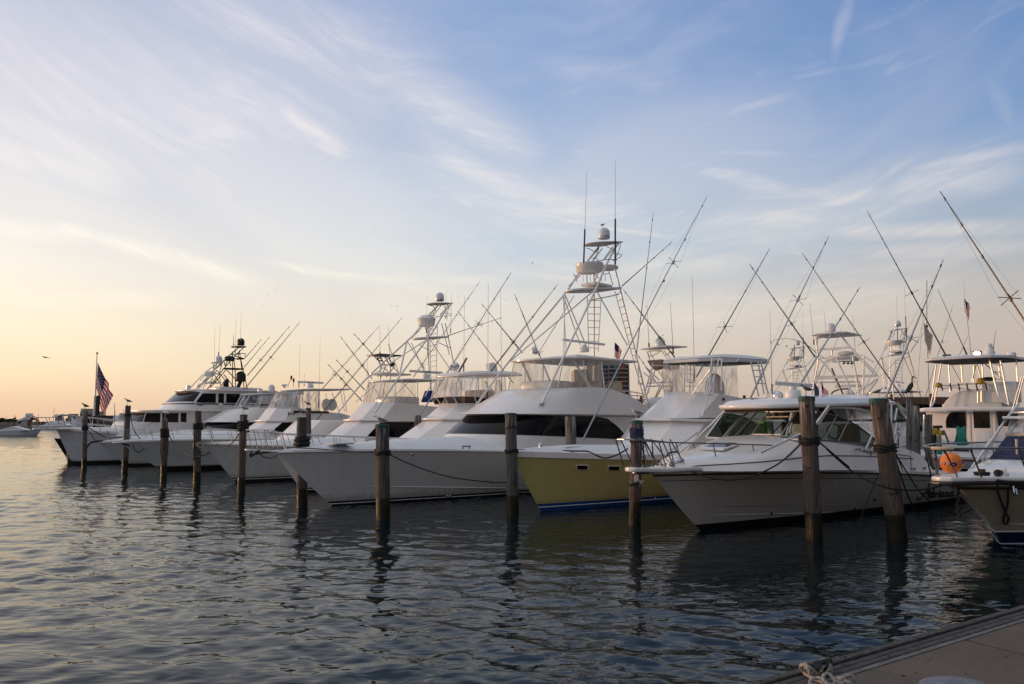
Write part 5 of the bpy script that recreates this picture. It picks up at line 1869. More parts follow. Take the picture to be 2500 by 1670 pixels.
# ================================================================== boats further along the pier
def facet_boat(B, hull, zb, front0, front1, w0, w1, zt, aft, fbz, fbf, fbw, fb_aft, fb_aft_z, win=None, brow_t=0.08, mt='gel', wpane='black_glass', cx0=0.62, cx1=0.75):
 """deckhouse and bridge with a flat raked front, canted corners and slab sides; returns rings"""
 w0, w1, wf = min(w0, 1.58), min(w1, 1.52), min(fbw, 1.22)
 r0 = [(front0, 0, zb), (front0 + 0.04, -0.64, zb), (front0 + w0 - 0.60, -w0, zb), (aft, -w0, zb)]
 r1 = [(front1, 0, zt), (front1 + 0.04, -0.62, zt), (front1 + w1 - 0.58, -w1, zt), (aft, -w1, zt)]
 B.house('deckhouse', M[mt], [r0, r1], bevel=0.018, seg=2, smooth=9)
 br = [V((front1 - 0.14, 0, zt + .09)), V((front1 - 0.10, -0.68, zt + .08)), V((front1 + w1 - .66, -w1 - 0.08, zt + 0.04)), V((aft + 0.3, -w1 - 0.10, zt + 0.05))]
 B.plate('brow', M[mt], br, brow_t, bevel=0.03)
 f0 = [(front1 + 0.05, 0, zt + .08), (front1 + 0.08, -0.60, zt + .08), (front1 + .78, -1.30, zt + .06), (aft, -1.42, zt + 0.05)]
 f1 = [(fbf, 0, fbz), (fbf + 0.04, -0.58, fbz), (fbf + 0.04 + wf - .58, -wf, fbz - 0.02), (fb_aft, -wf - 0.08, fb_aft_z)]
 B.house('flybridge', M[mt], [f0, f1], bevel=0.02, seg=2, smooth=9)
 if win:
  p4 = [B.PP(q, r0[2], r0[3], r1[2], 0.014) for q in win]
  B.slab('cabin_window', M[wpane], p4, 0.02, mirror=True)
 return r0, r1, f0, f1
def hard_top(B, tip, aft, half, th=0.08, n=2.3, rise=0.10, name='hardtop', under='under', cy=0.3):
 a, e = (V(tip), V(aft)) if len(tip) == 3 else (None, None)
 h_ = nose_half(a.x, a.x + (e.x - a.x) * cy, e.x, half, a.z, n, 10, e.z)
 for q in h_:
  f = min(1, max(0, (q.x - a.x) / ((e.x - a.x) * 0.35)))
  q.z = a.z + rise * f + (e.z - a.z - rise) * max(0, (q.x - a.x) / (e.x - a.x))
 o = B.plate(name, M['gel'], h_, th, bevel=0.028)
 B.plate('headliner', M[under], [V((q.x * 0.97 + .03 * e.x * .5 + .1, q.y * 0.95, q.z - th - .004)) for q in h_], 0.015, parent=o)
 return h_, o
def enclosure(B, v0, v1, m='vinyl', posts=(1, 2), pr=0.022, name='clear_enclosure', rows=6):
 """v0, v1: half outlines (centre front -> port aft)"""
 full0 = [V((q[0], -q[1], q[2])) for q in reversed(v0)] + [V(q) for q in v0]
 full1 = [V((q[0], -q[1], q[2])) for q in reversed(v1)] + [V(q) for q in v1]
 k = MB()
 rws = []
 for j in range(rows + 1):
  r_ = []
  for i in range(len(full0) - 1):
   for t in range(4):
    a = full0[i].lerp(full0[i + 1], t / 4)
    b = full1[i].lerp(full1[i + 1], t / 4)
    r_.append(a.lerp(b, j / rows))
  r_.append(full0[-1].lerp(full1[-1], j / rows))
  rws.append(r_)
 k.loft(rws, closed=False)
 o = k.build(name, M[m], B.root, 40)
 f = MB()
 for i in posts:
  for sg in (1, -1):
   a, b = V(v0[i]), V(v1[i])
   f.tube([V((a.x, a.y * sg, a.z)), V((b.x, b.y * sg, b.z))], pr, 6)
 f.tube([q + V((0, 0, 0.01)) for q in full0], pr * 0.8, 5)
 f.build('enclosure_frame', M['alu'], o)
 return o
def mirrored(mb, pts, r, n=6):
 mb.tube(pts, r, n)
 mb.tube([V((q.x, -q.y, q.z)) for q in pts], r, n)
# ---------------------------------------------------------------- F: behind the big white one
Fb = Boat('sport_fishing_boat', 'white boat with small smoked windows under its clear bridge curtain, behind the largest boat', 'boat', (742, 1202))
hF = Hull(Fb, (671, 1103), 15.5, 2.35, [(-0.2, 1.49, 0), (3, 1.45, 0), (8, 1.35, 0)], nS=2.7, zboot=0.16)
hF.make(M['gel'], M['boot_black'], (M['stripe_white'], -0.4))
hF.deck(M['deck'], lambda x: interp(x, [(-1.2, .02), (1, .2), (4.5, .48), (16, .48)]), 13, 0.03, 0.02, power=2.5)
facet_boat(Fb, hF, 1.6, 4.2, 6.15, 1.75, 1.66, 2.66, 12.2, 3.36, 7.05, 1.36, 10.5, 3.2, win=[d1(x, y) for x, y in ((1965, 440), (2075, 318), (2700, 325), (2700, 440))])
# smoked window band and curtain
wb0 = [(7.02, 0, 3.37), (7.05, -0.55, 3.37), (7.45, -1.34, 3.35), (9.2, -1.42, 3.28)]
wb1 = [(6.78, 0, 3.66), (6.82, -0.58, 3.66), (7.25, -1.42, 3.66), (9.1, -1.48, 3.50)]
enclosure(Fb, wb0, wb1, 'brown_glass', (0, 1, 2, 3), 0.03, 'smoked_window_band', 2)
e1 = [(7.0, 0, 4.52), (7.05, -0.6, 4.54), (7.5, -1.35, 4.58), (9.1, -1.40, 4.6)]
enclosure(Fb, wb1, e1, 'vinyl_milky', (0, 1, 2, 3), 0.02)
tpF = [V((6.95, 0, 4.6)), V((7.0, -0.7, 4.62)), V((7.5, -1.45, 4.66)), V((10.2, -1.45, 4.72))]
oF = Fb.plate('hardtop', M['gel'], tpF, 0.07, bevel=0.02)
Fb.house('canvas_crown', M['canvas_white'], [[V((q.x * (1 - s_) + 8.6 * s_, q.y * (1 - s_), q.z + hz)) for q in tpF] for s_, hz in ((0, 0), (.12, .12), (.5, .16))], parent=oF, bevel=0, smooth=60)
k = MB()
for pts in ([(1400, 1050, 1.3), (1340, 1230, 1.4)], [(1440, 1060, 1.35), (1445, 1230, 1.4)], [(1520, 1100, 1.35), (1530, 1230, 1.4)], [(1620, 1090, 1.35), (1590, 1240, 1.4)], [(1640, 1085, 1.4), (1660, 1270, 1.45)], [(1500, 1100, 1.2), (1610, 1230, 1.4)]):
 mirrored(k, Fb.path(c3, pts), 0.022)
k.build('top_frame', M['alu'], Fb.root)
MB().box(V((8.6, -.3, 3.65)), (.6, 1.4, .7)).build('helm_seat', M['canvas_beige'], Fb.root, 40, .1, 3)
q = Fb.P(c3(1578, 1024), 0)
MB().lathe([(.19, 0), (.22, .1), (.21, .3), (.17, .42), (.08, .5), (.01, .51)], q, 14).box(q + V((-.12, .02, .3)), (.35, .25, .28)).build('covered_radar', M['canvas_white'], Fb.root, 50)
q = Fb.P(c3(1215, 962), -.3)
MB().lathe([(.01, -.16), (.14, -.15), (.17, .1), (.15, .16), (.01, .18)], q, 16, Matrix.Rotation(1.2, 3, 'Y')).tube([q, q - V((0, 0, .32))], .03).build('searchlight', M['steel'], Fb.root, 50)
k = MB()
for (x_, y_) in ((1370, 1382), (1440, 1372)):
 q = Fb.PP(c3(x_, y_), (6.2, -1.64, 2.7), (10, -1.64, 2.7), (7.3, -1.36, 3.36), .03)
 k.tube([q + V((0, .05, .08)), q + V((0, -.05, -.08))], .025)
 k.tube([q, q + V((.3, -.02, .02))], .018)
k.build('rod_holder', M['black'], Fb.root)
MB().tube([Fb.P(c3(1255, 1010), -.4), Fb.P(c3(1330, 880), -.4)], .05, 8).build('horn_mast', M['steel_dark'], Fb.root)
whip(Fb, Fb.P(c3(1530, 1325), 1.5), Fb.P(c3(1537, 165), 1.5), .018, 'whip')
whip(Fb, Fb.P(c3(1665, 1230), 1.3), Fb.P(c3(1655, 235), 1.3), .016, 'whip')
whip(Fb, Fb.P(c3(1302, 1010), -.8), Fb.P(c3(1309, 285), -.8), .016, 'whip')
outrigger(Fb, Fb.P(c3(1560, 1010), 1.5), Fb.P(c7(630, 1352), 2.8), .04, 'pole_dark', .3, .33)
outrigger(Fb, Fb.P(c3(1775, 1118), -.8), Fb.P(c3(1245, 430), -2.4), .035, 'pole_dark', 0)
outrigger(Fb, Fb.P(c3(1865, 832), -.4), Fb.P(c3(1470, 355), -1.6), .035, 'pole_dark', .22, .1)
# bow pulpit with anchor and rail
a = Fb.P(c2(780, 1552), 0)
Fb.plate('bow_pulpit', M['gel'], [V((a.x, 0, a.z)), V((a.x + .05, -.16, a.z)), V((-1.3, -.2, 1.56)), V((-.4, -.55, 1.56))], .07, bevel=.02)
hF.rail(M['steel'], -.9, 7.0, .62, .38, 8, .018, .12, rise=.02, lead=[(a.x + .02, 0, a.z + .66), (a.x + .1, -.2, a.z + .66), (-1.6, -.32, a.z + .66)])
k = MB()
for sg in (1, -1):
 for x_ in (.15, .55, .95):
  k.tube([V((a.x + x_ + .22, -.17 * sg, a.z)), V((a.x + x_, -.26 * sg, a.z + .66))], .014, 5)
k.build('pulpit_stanchion', M['steel'], Fb.root)
q = Fb.P(d1(170, 612), 0)
k = MB()
k.tube([q + V((-.55, 0, -.05)), q + V((.5, 0, .06))], .03)
k.tube(smooth_path([q + V((-.3, -.28, .12)), q + V((-.5, 0, -.1)), q + V((-.3, .28, .12))], 5), .035)
k.build('anchor', M['iron'], Fb.root)
Fb.tube('mooring_line', M['rope_black'], d1, [(110, 600, 0), (160, 640, 0), (230, 660, 0), (290, 640, 0), (310, 610, 0)], .015, smooth=5)
# ---------------------------------------------------------------- E: second tower
E = Boat('sport_fishing_boat', 'white sport fishing boat with the second tallest silver lookout tower and a grey green hull', 'boat', (576, 1178))
hE = Hull(E, (501, 1085), 15.5, 2.4, [(-.3, 1.55, 0), (3, 1.47, 0), (8, 1.36, 0)], nS=2.7, zboot=.2)
hE.make(M['gel_green'], M['boot_black'], (M['stripe_white'], -.35))
hE.capband(M['gel'], .08)
hE.deck(M['deck'], lambda x: interp(x, [(-1.5, .02), (1, .18), (4.5, .38), (16, .38)]), 13, .06, .07, power=2.5)
facet_boat(E, hE, 1.6, 4.35, 5.92, 1.85, 1.75, 2.64, 12.2, 3.56, 6.85, 1.45, 10.2, 3.38,
           win=[d1(x, y) for x, y in ((1150, 462), (1285, 320), (1345, 314), (1660, 316), (1600, 380), (1545, 462))])
en0 = [(6.86, 0, 3.54), (6.90, -.56, 3.54), (7.5, -1.16, 3.52), (8.9, -1.20, 3.46)]
en1 = [(7.2, 0, 4.62), (7.25, -.58, 4.66), (7.7, -1.08, 4.72), (8.9, -1.12, 4.74)]
enclosure(E, en0, en1, 'vinyl', (0, 1, 2), .02)
hard_top(E, (7.12, 0, 4.64), (10.5, 0, 4.80), 1.25, .08, cy=.4)
MB().box(V((8.6, 0, 3.62)), (1.6, 1.7, .5)).build('helm_console', M['gel_cream'], E.root, 40, .1, 3)
q = E.P(c3(945, 1255), .9)
MB().loft([[q + V((-.2, -.25, -.25)), q + V((.25, -.25, -.25)), q + V((.25, .25, -.25)), q + V((-.2, .25, -.25))], [q + V((.05, -.22, .35)), q + V((.3, -.22, .35)), q + V((.3, .22, .35)), q + V((.05, .22, .35))]], True, True, True).build('blue_seat_cover', M['canvas_blue'], E.root, 50, .06, 3)
k = MB()
for pts in ([(860, 1090, 1.35), (862, 1265, 1.45)], [(760, 1120, 1.3), (590, 1290, 1.4)], [(700, 1090, 1.3), (850, 1265, 1.4)]):
 mirrored(k, E.path(c3, pts), .022)
k.build('top_frame', M['alu'], E.root)
T = MB()
leg = E.path(c3, [(450, 1403, 1.55), (680, 1065, 1.38), (950, 700, .85), (1010, 620, .75), (1110, 450, .62), (1188, 350, .55)])
mirrored(T, smooth_path(leg, 5), .042, 8)
aftE = E.path(c3, [(1290, 1180, 1.3), (1200, 900, 1.0), (1125, 545, .7)])
mirrored(T, aftE, .03)
mirrored(T, E.path(c3, [(1090, 545, .6), (1165, 850, .9)]), .026)
for pts in ([(985, 710, .8), (1190, 1010, 1.1)], [(765, 725, .8), (930, 990, 1.1)], [(1170, 780, .9), (1060, 730, .8)]):
 mirrored(T, E.path(c3, pts), .022)
T.tube(E.path(c3, [(760, 725, -.85), (690, 1050, -1.0)]), .022)
T.tube([leg[1], V((leg[2].x, -leg[2].y, leg[2].z))], .026)
T.tube([V((leg[1].x, -leg[1].y, leg[1].z)), leg[2]], .026)
mirrored(T, smooth_path(E.path(c3, [(965, 372, -.4), (1010, 385, -.4), (1030, 420, -.4), (985, 475, -.4)]), 4), .02)
mirrored(T, E.path(c3, [(1085, 375, -.3), (1005, 485, -.3)]), .022)
mirrored(T, smooth_path(E.path(c3, [(1140, 365, .55), (1165, 395, .56), (1145, 440, .58), (1140, 520, .6)]), 4), .02)
mirrored(T, E.path(c3, [(1040, 485, .5), (1185, 470, .6), (1185, 455, .6), (1120, 450, .6)]), .018)
mirrored(T, smooth_path(E.path(c3, [(905, 570, -.45), (880, 610, -.5), (805, 685, -.6)]), 4), .028)
mirrored(T, smooth_path(E.path(c3, [(955, 565, .1), (985, 600, .2)]), 4), .028)
T.build('tower_frame', M['alu'], E.root)
tower_plate(E, c3(795, 688), c3(1150, 668), None, .7, 'belly_platform', half=.9, th=.08)
tower_plate(E, c3(935, 356), c3(1190, 350), None, .55, 'tower_roof', half=.75, th=.05, cy=.55)
a = E.P(c3(945, 530), 0)
MB().lathe([(.36, -.26), (.44, -.22), (.47, 0), (.50, .14), (.45, .2), (.3, .32), (.12, .34)], a, 24).build('helm_pod', M['gel'], E.root, 50)
radome(E, E.P(c3(1072, 332), 0), .235, .47, ring='pole')
ladder(E, E.P(c3(975, 590), .15), E.P(c3(992, 1190), .15), E.P(c3(1050, 560), .55), E.P(c3(1035, 1190), .55), 12)
open_array(E, E.P(c3(782, 1012), .6), E.P(c3(1098, 1012), .6), E.P(c3(940, 1075), .6), .18, .32, w=.13, text='GARMIN')
k = MB()
k.build('', M['alu'], E.root) if False else None
for (bx, by, tx, ty, th_) in ((1176, 640, 1186, 270, 1), (1130, 500, 1131, 245, .6), (945, 640, 950, 280, -.8)):
 whip(E, E.P(c3(bx, by), th_ * .6), E.P(c3(tx, ty), th_ * .6), .014, 'whip')
outrigger(E, E.P(c3(890, 1418), 2.2), E.P(c3(1757, 58), 3.6), .05, 'pole', .38, .62)
outrigger(E, E.P(c3(820, 1060), -1.2), E.P(c3(1460, 140), -1.8), .04, 'pole', .32, .12)
outrigger(E, E.P(c3(425, 1075), -1.3), E.P(c3(120, 670), -3.0), .035, 'pole_dark', .22, .3)
outrigger(E, E.P(c3(1150, 665), .6), E.P(c3(1670, 490), 1.6), .03, 'pole_dark', 0)
hE.rail(M['steel'], -1.2, 7.0, .62, .36, 8, .018, .12, rise=.07)
# ---------------------------------------------------------------- D
D = Boat('sport_fishing_boat', 'white fishing boat with creased vinyl bridge curtain, black side stripe and long radar bar', 'boat', (400, 1149))
hD = Hull(D, (291, 1081), 15.5, 2.4, [(d7(1500, 497)), (d7(1850, 493)), (8, 1.45, 0)], nS=2.7, zboot=.22)
hD.make(M['gel_green'], M['boot_black'], (M['stripe_white'], .08))
hD.capband(M['gel'], .10)
hD.strip('pin_stripe', M['steel_dark'], -1.0, .95, 6.0, .85, .008)
hD.deck(M['deck'], lambda x: interp(x, [(-2.3, .02), (1, .25), (4.5, .5), (16, .5)]), 13, .06, .09, power=2.5)
rD = facet_boat(D, hD, 1.7, 4.1, 5.62, 1.85, 1.75, 2.64, 12.2, 3.42, 6.2, 1.5, 10.4, 3.15,
    win=[c2(x, y) for x, y in ((1000, 1410), (1135, 1300), (1570, 1300), (1635, 1342), (1560, 1408))])
k = MB()
for sg in (1, -1):
 k.tube([V((6.9, -sg * 1.66, 2.72)), V((11.9, -sg * 1.66, 2.72))], .035, 5)
 k.box(V((8.2, -sg * 1.29, 3.22)), (2.4, .05, .13))
k.build('side_stripe', M['black'], D.root)
e0 = [(6.25, 0, 3.44), (6.3, -.56, 3.44), (6.9, -1.16, 3.42), (8.8, -1.24, 3.30)]
e1 = [(6.85, 0, 4.50), (6.9, -.56, 4.54), (7.4, -1.08, 4.6), (8.8, -1.15, 4.6)]
enclosure(D, e0, e1, 'vinyl_milky', (1, 2, 3), .02)
hard_top(D, (6.76, 0, 4.52), (11.0, 0, 4.72), 1.25, .08, cy=.3)
k = MB()
for pts in ([(1380, 985, 1.3), (1385, 1140, 1.45)], [(1395, 1100, 1.2), (1440, 1010, 1.2)], [(1480, 1000, 1.3), (1475, 1170, 1.5)], [(1550, 1020, 1.3), (1560, 1100, 1.4)], [(1720, 1000, 1.4), (1750, 1200, 1.6)], [(1690, 1000, 1.4), (1730, 1195, 1.6)], [(1610, 1015, 1.4), (1700, 1260, 1.6)]):
 mirrored(k, D.path(c2, pts), .022)
k.build('top_frame', M['alu'], D.root)
for cx in (1555, 1610):
 q = D.P(c2(cx, 1130), .6)
 MB().sphere(q, (.3, .32, .38), 12, 8).build('helm_seat', M['canvas_white'], D.root, 60)
open_array(D, D.P(c2(1280, 916), .4), D.P(c2(1527, 916), .4), D.P(c2(1402, 968), .4), .19, .34, w=.13, text='FURUNO')
whip(D, D.P(c2(1292, 965), .3), D.P(c2(1304, 548), .3), .018, 'whip')
whip(D, D.P(c2(1480, 1160), 1.3), D.P(c2(1497, 488), 1.3), .018, 'whip')
whip(D, D.P(c2(1343, 950), -.3), D.P(c2(1345, 830), -.3), .02, 'dark_alu')
k = MB()
for x0_, x1_, y1_ in ((1185, 1220, 870), (1240, 1242, 895)):
 a, b = D.P(c2(x0_, 960), -.5), D.P(c2(x1_, y1_), -.5)
 k.tube([a, b], .016, 5)
 k.sphere(b, (.07, .07, .14), 8, 6)
k.build('navigation_light', M['rust'], D.root)
MB().lathe([(.1, 0), (.1, .1), (.22, .16), (.22, .2), (.05, .24)], D.P(c2(1150, 968), -.2), 12).build('loudhailer', M['gel'], D.root, 50)
outrigger(D, D.P(c2(1410, 1338), 2.0), D.P(c3(712, 490), 3.2), .045, 'pole_dark', .34, .36)
outrigger(D, D.P(c2(1520, 972), -1.2), D.P(c3(503, 563), -2.0), .04, 'pole_dark', .3, .2)
k = MB()
for (x_, y_) in ((1195, 1215), (1248, 1205)):
 q = D.PP(c2(x_, y_), rD[2][2], rD[2][3], rD[3][2], .03)
 k.tube([q + V((0, .03, .1)), q + V((0, -.03, -.1))], .03)
 k.tube([q, q + V((.32, -.02, .0))], .02)
k.build('rod_holder', M['black'], D.root)
hD.rail(M['steel'], -1.9, 7.0, .58, .36, 9, .018, .12, rise=.09, mid=True)
a = D.P(d7(1140, 517), 0)
D.plate('bow_pulpit', M['gel'], [V((a.x - .35, 0, a.z + .06)), V((a.x - .3, -.14, a.z + .06)), V((a.x + .6, -.2, a.z + .08)), V((a.x + 1.3, -.5, a.z + .08))], .06, bevel=.02)
k = MB()
q = D.P(d7(1240, 540), .1)
k.tube([q, q + V((-.35, 0, .1))], .035)
k.build('anchor', M['iron'], D.root)
D.tube('mooring_line', M['rope_black'], d7, [(1270, 520, .3), (1285, 570, .3), (1325, 605, .3), (1365, 580, .3), (1378, 560, .3)], .02, smooth=5)
MB().sphere(D.P(d7(1470, 482), .2), (.22, .2, .16), 10, 7).build('windlass', M['steel'], D.root, 60)
# ---------------------------------------------------------------- C
Cc = Boat('sport_fishing_boat', 'white boat with smooth swept cabin and open sided hardtop, beside the motor yacht', 'boat', (314, 1138))
hC = Hull(Cc, (242, 1082), 15.5, 2.35, [(1.0, 1.49, 0), (3, 1.5, 0), (8, 1.45, 0)], nS=2.6, zboot=.15)
hC.make(M['gel_green'], M['boot_black'])
hC.capband(M['gel'], .10)
hC.deck(M['deck'], lambda x: interp(x, [(-1.6, .02), (1, .3), (4.2, .62), (16, .62)]), 13, .06, .09, power=2.4)
sh = Shell(lambda z: 4.35 + 1.55 * (z - 2.25), lambda z: 7.2 + .4 * (z - 2.2), 12.5, lambda z: 1.95 - .05 * (z - 1.6), 2.3)
sh.patch(Cc, 'deckhouse', M['gel'], US, lambda u: 1.5, lambda u: 2.62, 4, 0, cap=True)
sh.patch(Cc, 'wraparound_window', M['black_glass'], US[:20], lambda u: 2.2 - .1 * u, lambda u: 2.60, 4, .012)
s2 = Shell(lambda z: 4.62 + 1.9 * (z - 2.62), lambda z: 7.6 + .7 * (z - 2.62), 11.5, lambda z: 2.0 - .35 * (z - 2.62), 2.3)
s2.patch(Cc, 'flybridge', M['gel'], US, lambda u: 2.62, lambda u: interp(s2.pos(u, 3.2).x, [(5, 3.45), (6.5, 3.55), (8.5, 3.55), (11.5, 2.95)]), 6, 0, cap=True)
s2.patch(Cc, 'bridge_window', M['black_glass'], [1 + i / 20 for i in range(0, 8)], lambda u: 3.15, lambda u: 3.36, 2, .012)
f0_ = [(6.8, 0, 3.6), (6.85, -.6, 3.6), (7.5, -1.42, 3.55)]
f1_ = [(7.3, 0, 4.46), (7.35, -.6, 4.5), (7.9, -1.3, 4.52)]
enclosure(Cc, f0_, f1_, 'vinyl', (0, 1, 2), .03)
hard_top(Cc, (7.18, 0, 4.50), (10.8, 0, 4.62), 1.5, .10, cy=.3, rise=.06)
k = MB()
for x_ in (8.9, 9.8, 10.5):
 mirrored(k, [V((x_, -1.5, 3.4)), V((x_ + .05, -1.38, 4.55))], .03)
k.build('hardtop_post', M['alu_white'], Cc.root)
radome(Cc, Cc.P(c2(1030, 1003), .3), .22, .48)
MB().box(Cc.P(c2(920, 995), .5), (.3, .2, .25)).build('floodlight', M['gel'], Cc.root, 30, .03)
hC.rail(M['steel'], -1.2, 7.0, .58, .36, 9, .016, .12, rise=.09, mid=True)
q = Cc.P(c1(905, 1318), 0)
k = MB()
k.tube(smooth_path([q + V((-.5, 0, -.3)), q + V((-.25, 0, .1)), q + V((.1, 0, .2)), q + V((.45, 0, .22))], 5), .06)
k.tube([q + V((-.6, -.3, -.22)), q + V((-.55, .3, -.22))], .04)
k.build('anchor', M['iron'], Cc.root)
outrigger(Cc, Cc.P(c2(770, 770), -1.0), Cc.P(c2(1013, 478), -1.2), .04, 'pole_dark', 0)
outrigger(Cc, Cc.P(c2(780, 680), -1.6), Cc.P(c2(935, 500), -1.8), .04, 'pole_dark', 0)
# ---------------------------------------------------------------- B: motor yacht with the black tower
B_ = Boat('motor_yacht', 'big white motor yacht with rows of black windows and a black instrument tower', 'yacht', (181, 1134), group=None)
hB = Hull(B_, (138, 1048), 19, 2.7, [(-.2, 2.1, 0), (2.2, 1.85, 0), (5, 1.75, 0), (10, 1.7, 0)], nS=2.6, zboot=.2, e=.85)
hB.make(M['gel_cool'], M['boot_black'], (M['stripe_white'], .05), M['gel'], .04)
hB.capband(M['gel'], .12)
k = MB()
for sg in (1, -1):
 for j in range(9):
  zz = .35 + j * .14
  k.tube([V((x, sg * (hB.y(x, zz) - .004), zz)) for x in [-.5 + i * .5 for i in range(24)] if zz < hB.sheer(x) - .1], .012, 4)
k.build('lapped_planking', M['gel_cool'], hB.h)
hB.deck(M['deck'], lambda x: interp(x, [(-1.1, .02), (2, .3), (18, .3)]), 16, .06, .11, power=2.4)
tr = Shell(lambda z: 2.0 + .6 * (z - 1.9), lambda z: 4.2, 8, lambda z: 2.25 - .1 * (z - 1.9), 2.3)
tr.patch(B_, 'trunk_cabin', M['gel'], US, lambda u: 1.7, lambda u: 2.66 - .05 * u, 4, 0, cap=True)
hs = Shell(lambda z: 3.25 + .55 * (z - 2.6), lambda z: 4.1 + .35 * (z - 2.6), 14.5, lambda z: 2.22 - .08 * (z - 2.6), 2.6)
hs.patch(B_, 'deckhouse', M['gel'], US, lambda u: 1.9, lambda u: 3.30, 4, 0, cap=True)
hs.patch(B_, 'windscreen', M['black_glass'], [0, .15, .3, .45, .6, .75], lambda u: 2.64, lambda u: 3.22, 3, .012)
for x0_, x1_, x2_, x3_ in ((1375, 1400, 1535, 1532), (1555, 1552, 1708, 1705), (1730, 1728, 1786, 1783)):
 pl = [V((3, -2.22, 2.6)), V((9, -2.22, 2.6)), V((4, -2.165, 3.3))]
 q4 = [B_.PP(c1(*q), *pl, .014) for q in ((x0_, 1097), (x1_, 1012), (x2_, 1012), (x3_, 1103))]
 f = B_.slab('cabin_window', M['gel_cool'], [sum(q4, V((0, 0, 0))) / 4 + (q - sum(q4, V((0, 0, 0))) / 4) * 1.1 for q in q4], .02, mirror=True)
 B_.slab('window_pane', M['black_glass'], [q + V((0, -.008, 0)) for q in q4], .02, parent=f, mirror=True)
rf = nose_half(3.3, 4.6, 14.6, 2.45, 3.34, 2.5, 10, 3.44)
B_.plate('deckhouse_roof', M['gel'], [V((q.x, q.y, q.z + .06)) for q in rf], .12, bevel=.04)
up = Shell(lambda z: 5.15 + 1.0 * (z - 3.4) + (.25 * max(0, z - 3.75)), lambda z: 6.9 + .25 * (z - 3.4), 14.2, lambda z: 2.22 - .10 * (z - 3.4), 2.5)
up.patch(B_, 'upper_house', M['gel'], US, lambda u: 3.38, lambda u: 4.72, 6, 0, cap=True)
up.patch(B_, 'upper_windscreen', M['black_glass'], [0, .15, .3, .45, .6, .75], lambda u: 3.98, lambda u: 4.64, 3, .012)
k = MB()
for sg in (1, -1):
 k.tube([V((q.x, q.y * sg, q.z)) for q in (up.pos(u, 3.84, .012) for u in US)], .04, 5)
k.build('dark_belt_line', M['black'], B_.root)
pl = [up.pos(1.0, 3.6), up.pos(1.8, 3.6), up.pos(1.0, 4.6)]
for q4 in (((303, 1108), (372, 1020), (498, 1022), (497, 1112)), ((521, 1112), (521, 1022), (576, 1023), (574, 1114)), ((596, 1112), (598, 1025), (760, 1026), (758, 1114)), ((775, 1112), (775, 1026), (900, 1026), (900, 1114))):
 p4 = [B_.PP(c2(*q), *pl, .014) for q in q4]
 f = B_.slab('upper_window', M['gel_cool'], [sum(p4, V((0, 0, 0))) / 4 + (q - sum(p4, V((0, 0, 0))) / 4) * 1.08 for q in p4], .02, mirror=True)
 B_.slab('window_pane', M['black_glass'], [q + V((0, -.008, 0)) for q in p4], .02, parent=f, mirror=True)
B_.plate('upper_roof', M['gel'], [V((q.x, q.y, q.z)) for q in nose_half(6.35, 8.2, 14.6, 2.3, 4.82, 2.4, 10, 4.9)], .12, bevel=.04)
MB().box(V((10.4, 0, 4.98)), (3.2, 1.8, .22)).build('roof_hatch_box', M['gel'], B_.root, 40, .08, 3)
MB().sphere(B_.P(c2(545, 1132), 2.22), (.15, .08, .15), 10, 8).build('life_ring_light', M['gel'], B_.root, 60)
q = B_.P(c2(235, 975), 0)
MB().lathe([(.08, -.14), (.08, -.05), (.16, 0), (.15, .2), (.04, .24)], q, 14).build('searchlight', M['gel'], B_.root, 50)
k = MB()
for (a, b) in (((85, 1100), (165, 1050)), ((130, 1098), (220, 1020))):
 k.tube([B_.P(c2(*a), .3), B_.P(c2(*b), .2)], .025, 5)
k.build('wiper', M['black'], B_.root)
def mini_tower(B, crop, legp, pts, plates, pod, dome, dr, mt, mp, md, t=.6, r=.035):
 T = MB()
 for p_ in pts:
  mirrored(T, B.path(crop, p_), r)
 T.build('tower_frame', M[mt], B.root)
 for tip, aft, half in plates:
  tower_plate(B, crop(*tip), crop(*aft), None, half * .7, 'tower_platform', m=mp, half=half, th=.07, mu=mp)
 if pod:
  a = B.P(crop(*pod), 0)
  MB().lathe([(.3, -.16), (.36, -.1), (.38, .05), (.34, .12), (.2, .2)], a, 18).build('helm_pod', M[md], B.root, 50)
 if dome:
  radome(B, B.P(crop(*dome), 0), dr, dr * 2.0, m=md)
mini_tower(B_, c2, 0, ([(335, 978, .8), (470, 810, .6), (560, 735, .4)], [(545, 960, .8), (530, 830, .5), (558, 735, .4)], [(375, 975, .5), (400, 920, .5)], [(395, 895, .4), (440, 840, .4)], [(455, 930, .4), (520, 880, .4)]),
           (((350, 913), (545, 915), .6), ((470, 830), (535, 825), .4), ((438, 722), (566, 722), .6)), (432, 835), (525, 724), .24, 'alu_white', 'gel', 'radome')
mini_tower(B_, c2, 0, ([(415, 980, .9), (560, 800, .75), (700, 640, .5), (780, 570, .45)], [(770, 985, .9), (735, 700, .6), (722, 610, .5)], [(800, 985, .9), (760, 800, .6), (735, 690, .5)], [(450, 960, .9), (600, 790, .7)], [(575, 840, .7), (665, 955, .8)], [(605, 800, .7), (700, 900, .8)], [(590, 755, .4), (610, 710, .4)], [(640, 760, .4), (625, 700, .4)], [(670, 660, .5), (775, 690, .5)], [(700, 640, .5), (780, 640, .5), (775, 670, .5)]),
           (((553, 778), (765, 782), .8), ((690, 682), (768, 684), .45), ((637, 570), (785, 570), .65)), (628, 690), (735, 562), .27, 'dark_alu', 'black', 'black')
radome(B_, B_.P(c2(735, 908), .3), .36, .74, 'black')
k = MB()
k.tube(B_.path(c2, [(700, 985, .3), (735, 905, .3)]), .14, 8)
k.tube(B_.path(c2, [(595, 962, .3), (690, 962, .3)]), .05, 6)
k.build('dome_support', M['black'], B_.root)
q = B_.P(c2(580, 945), 0)
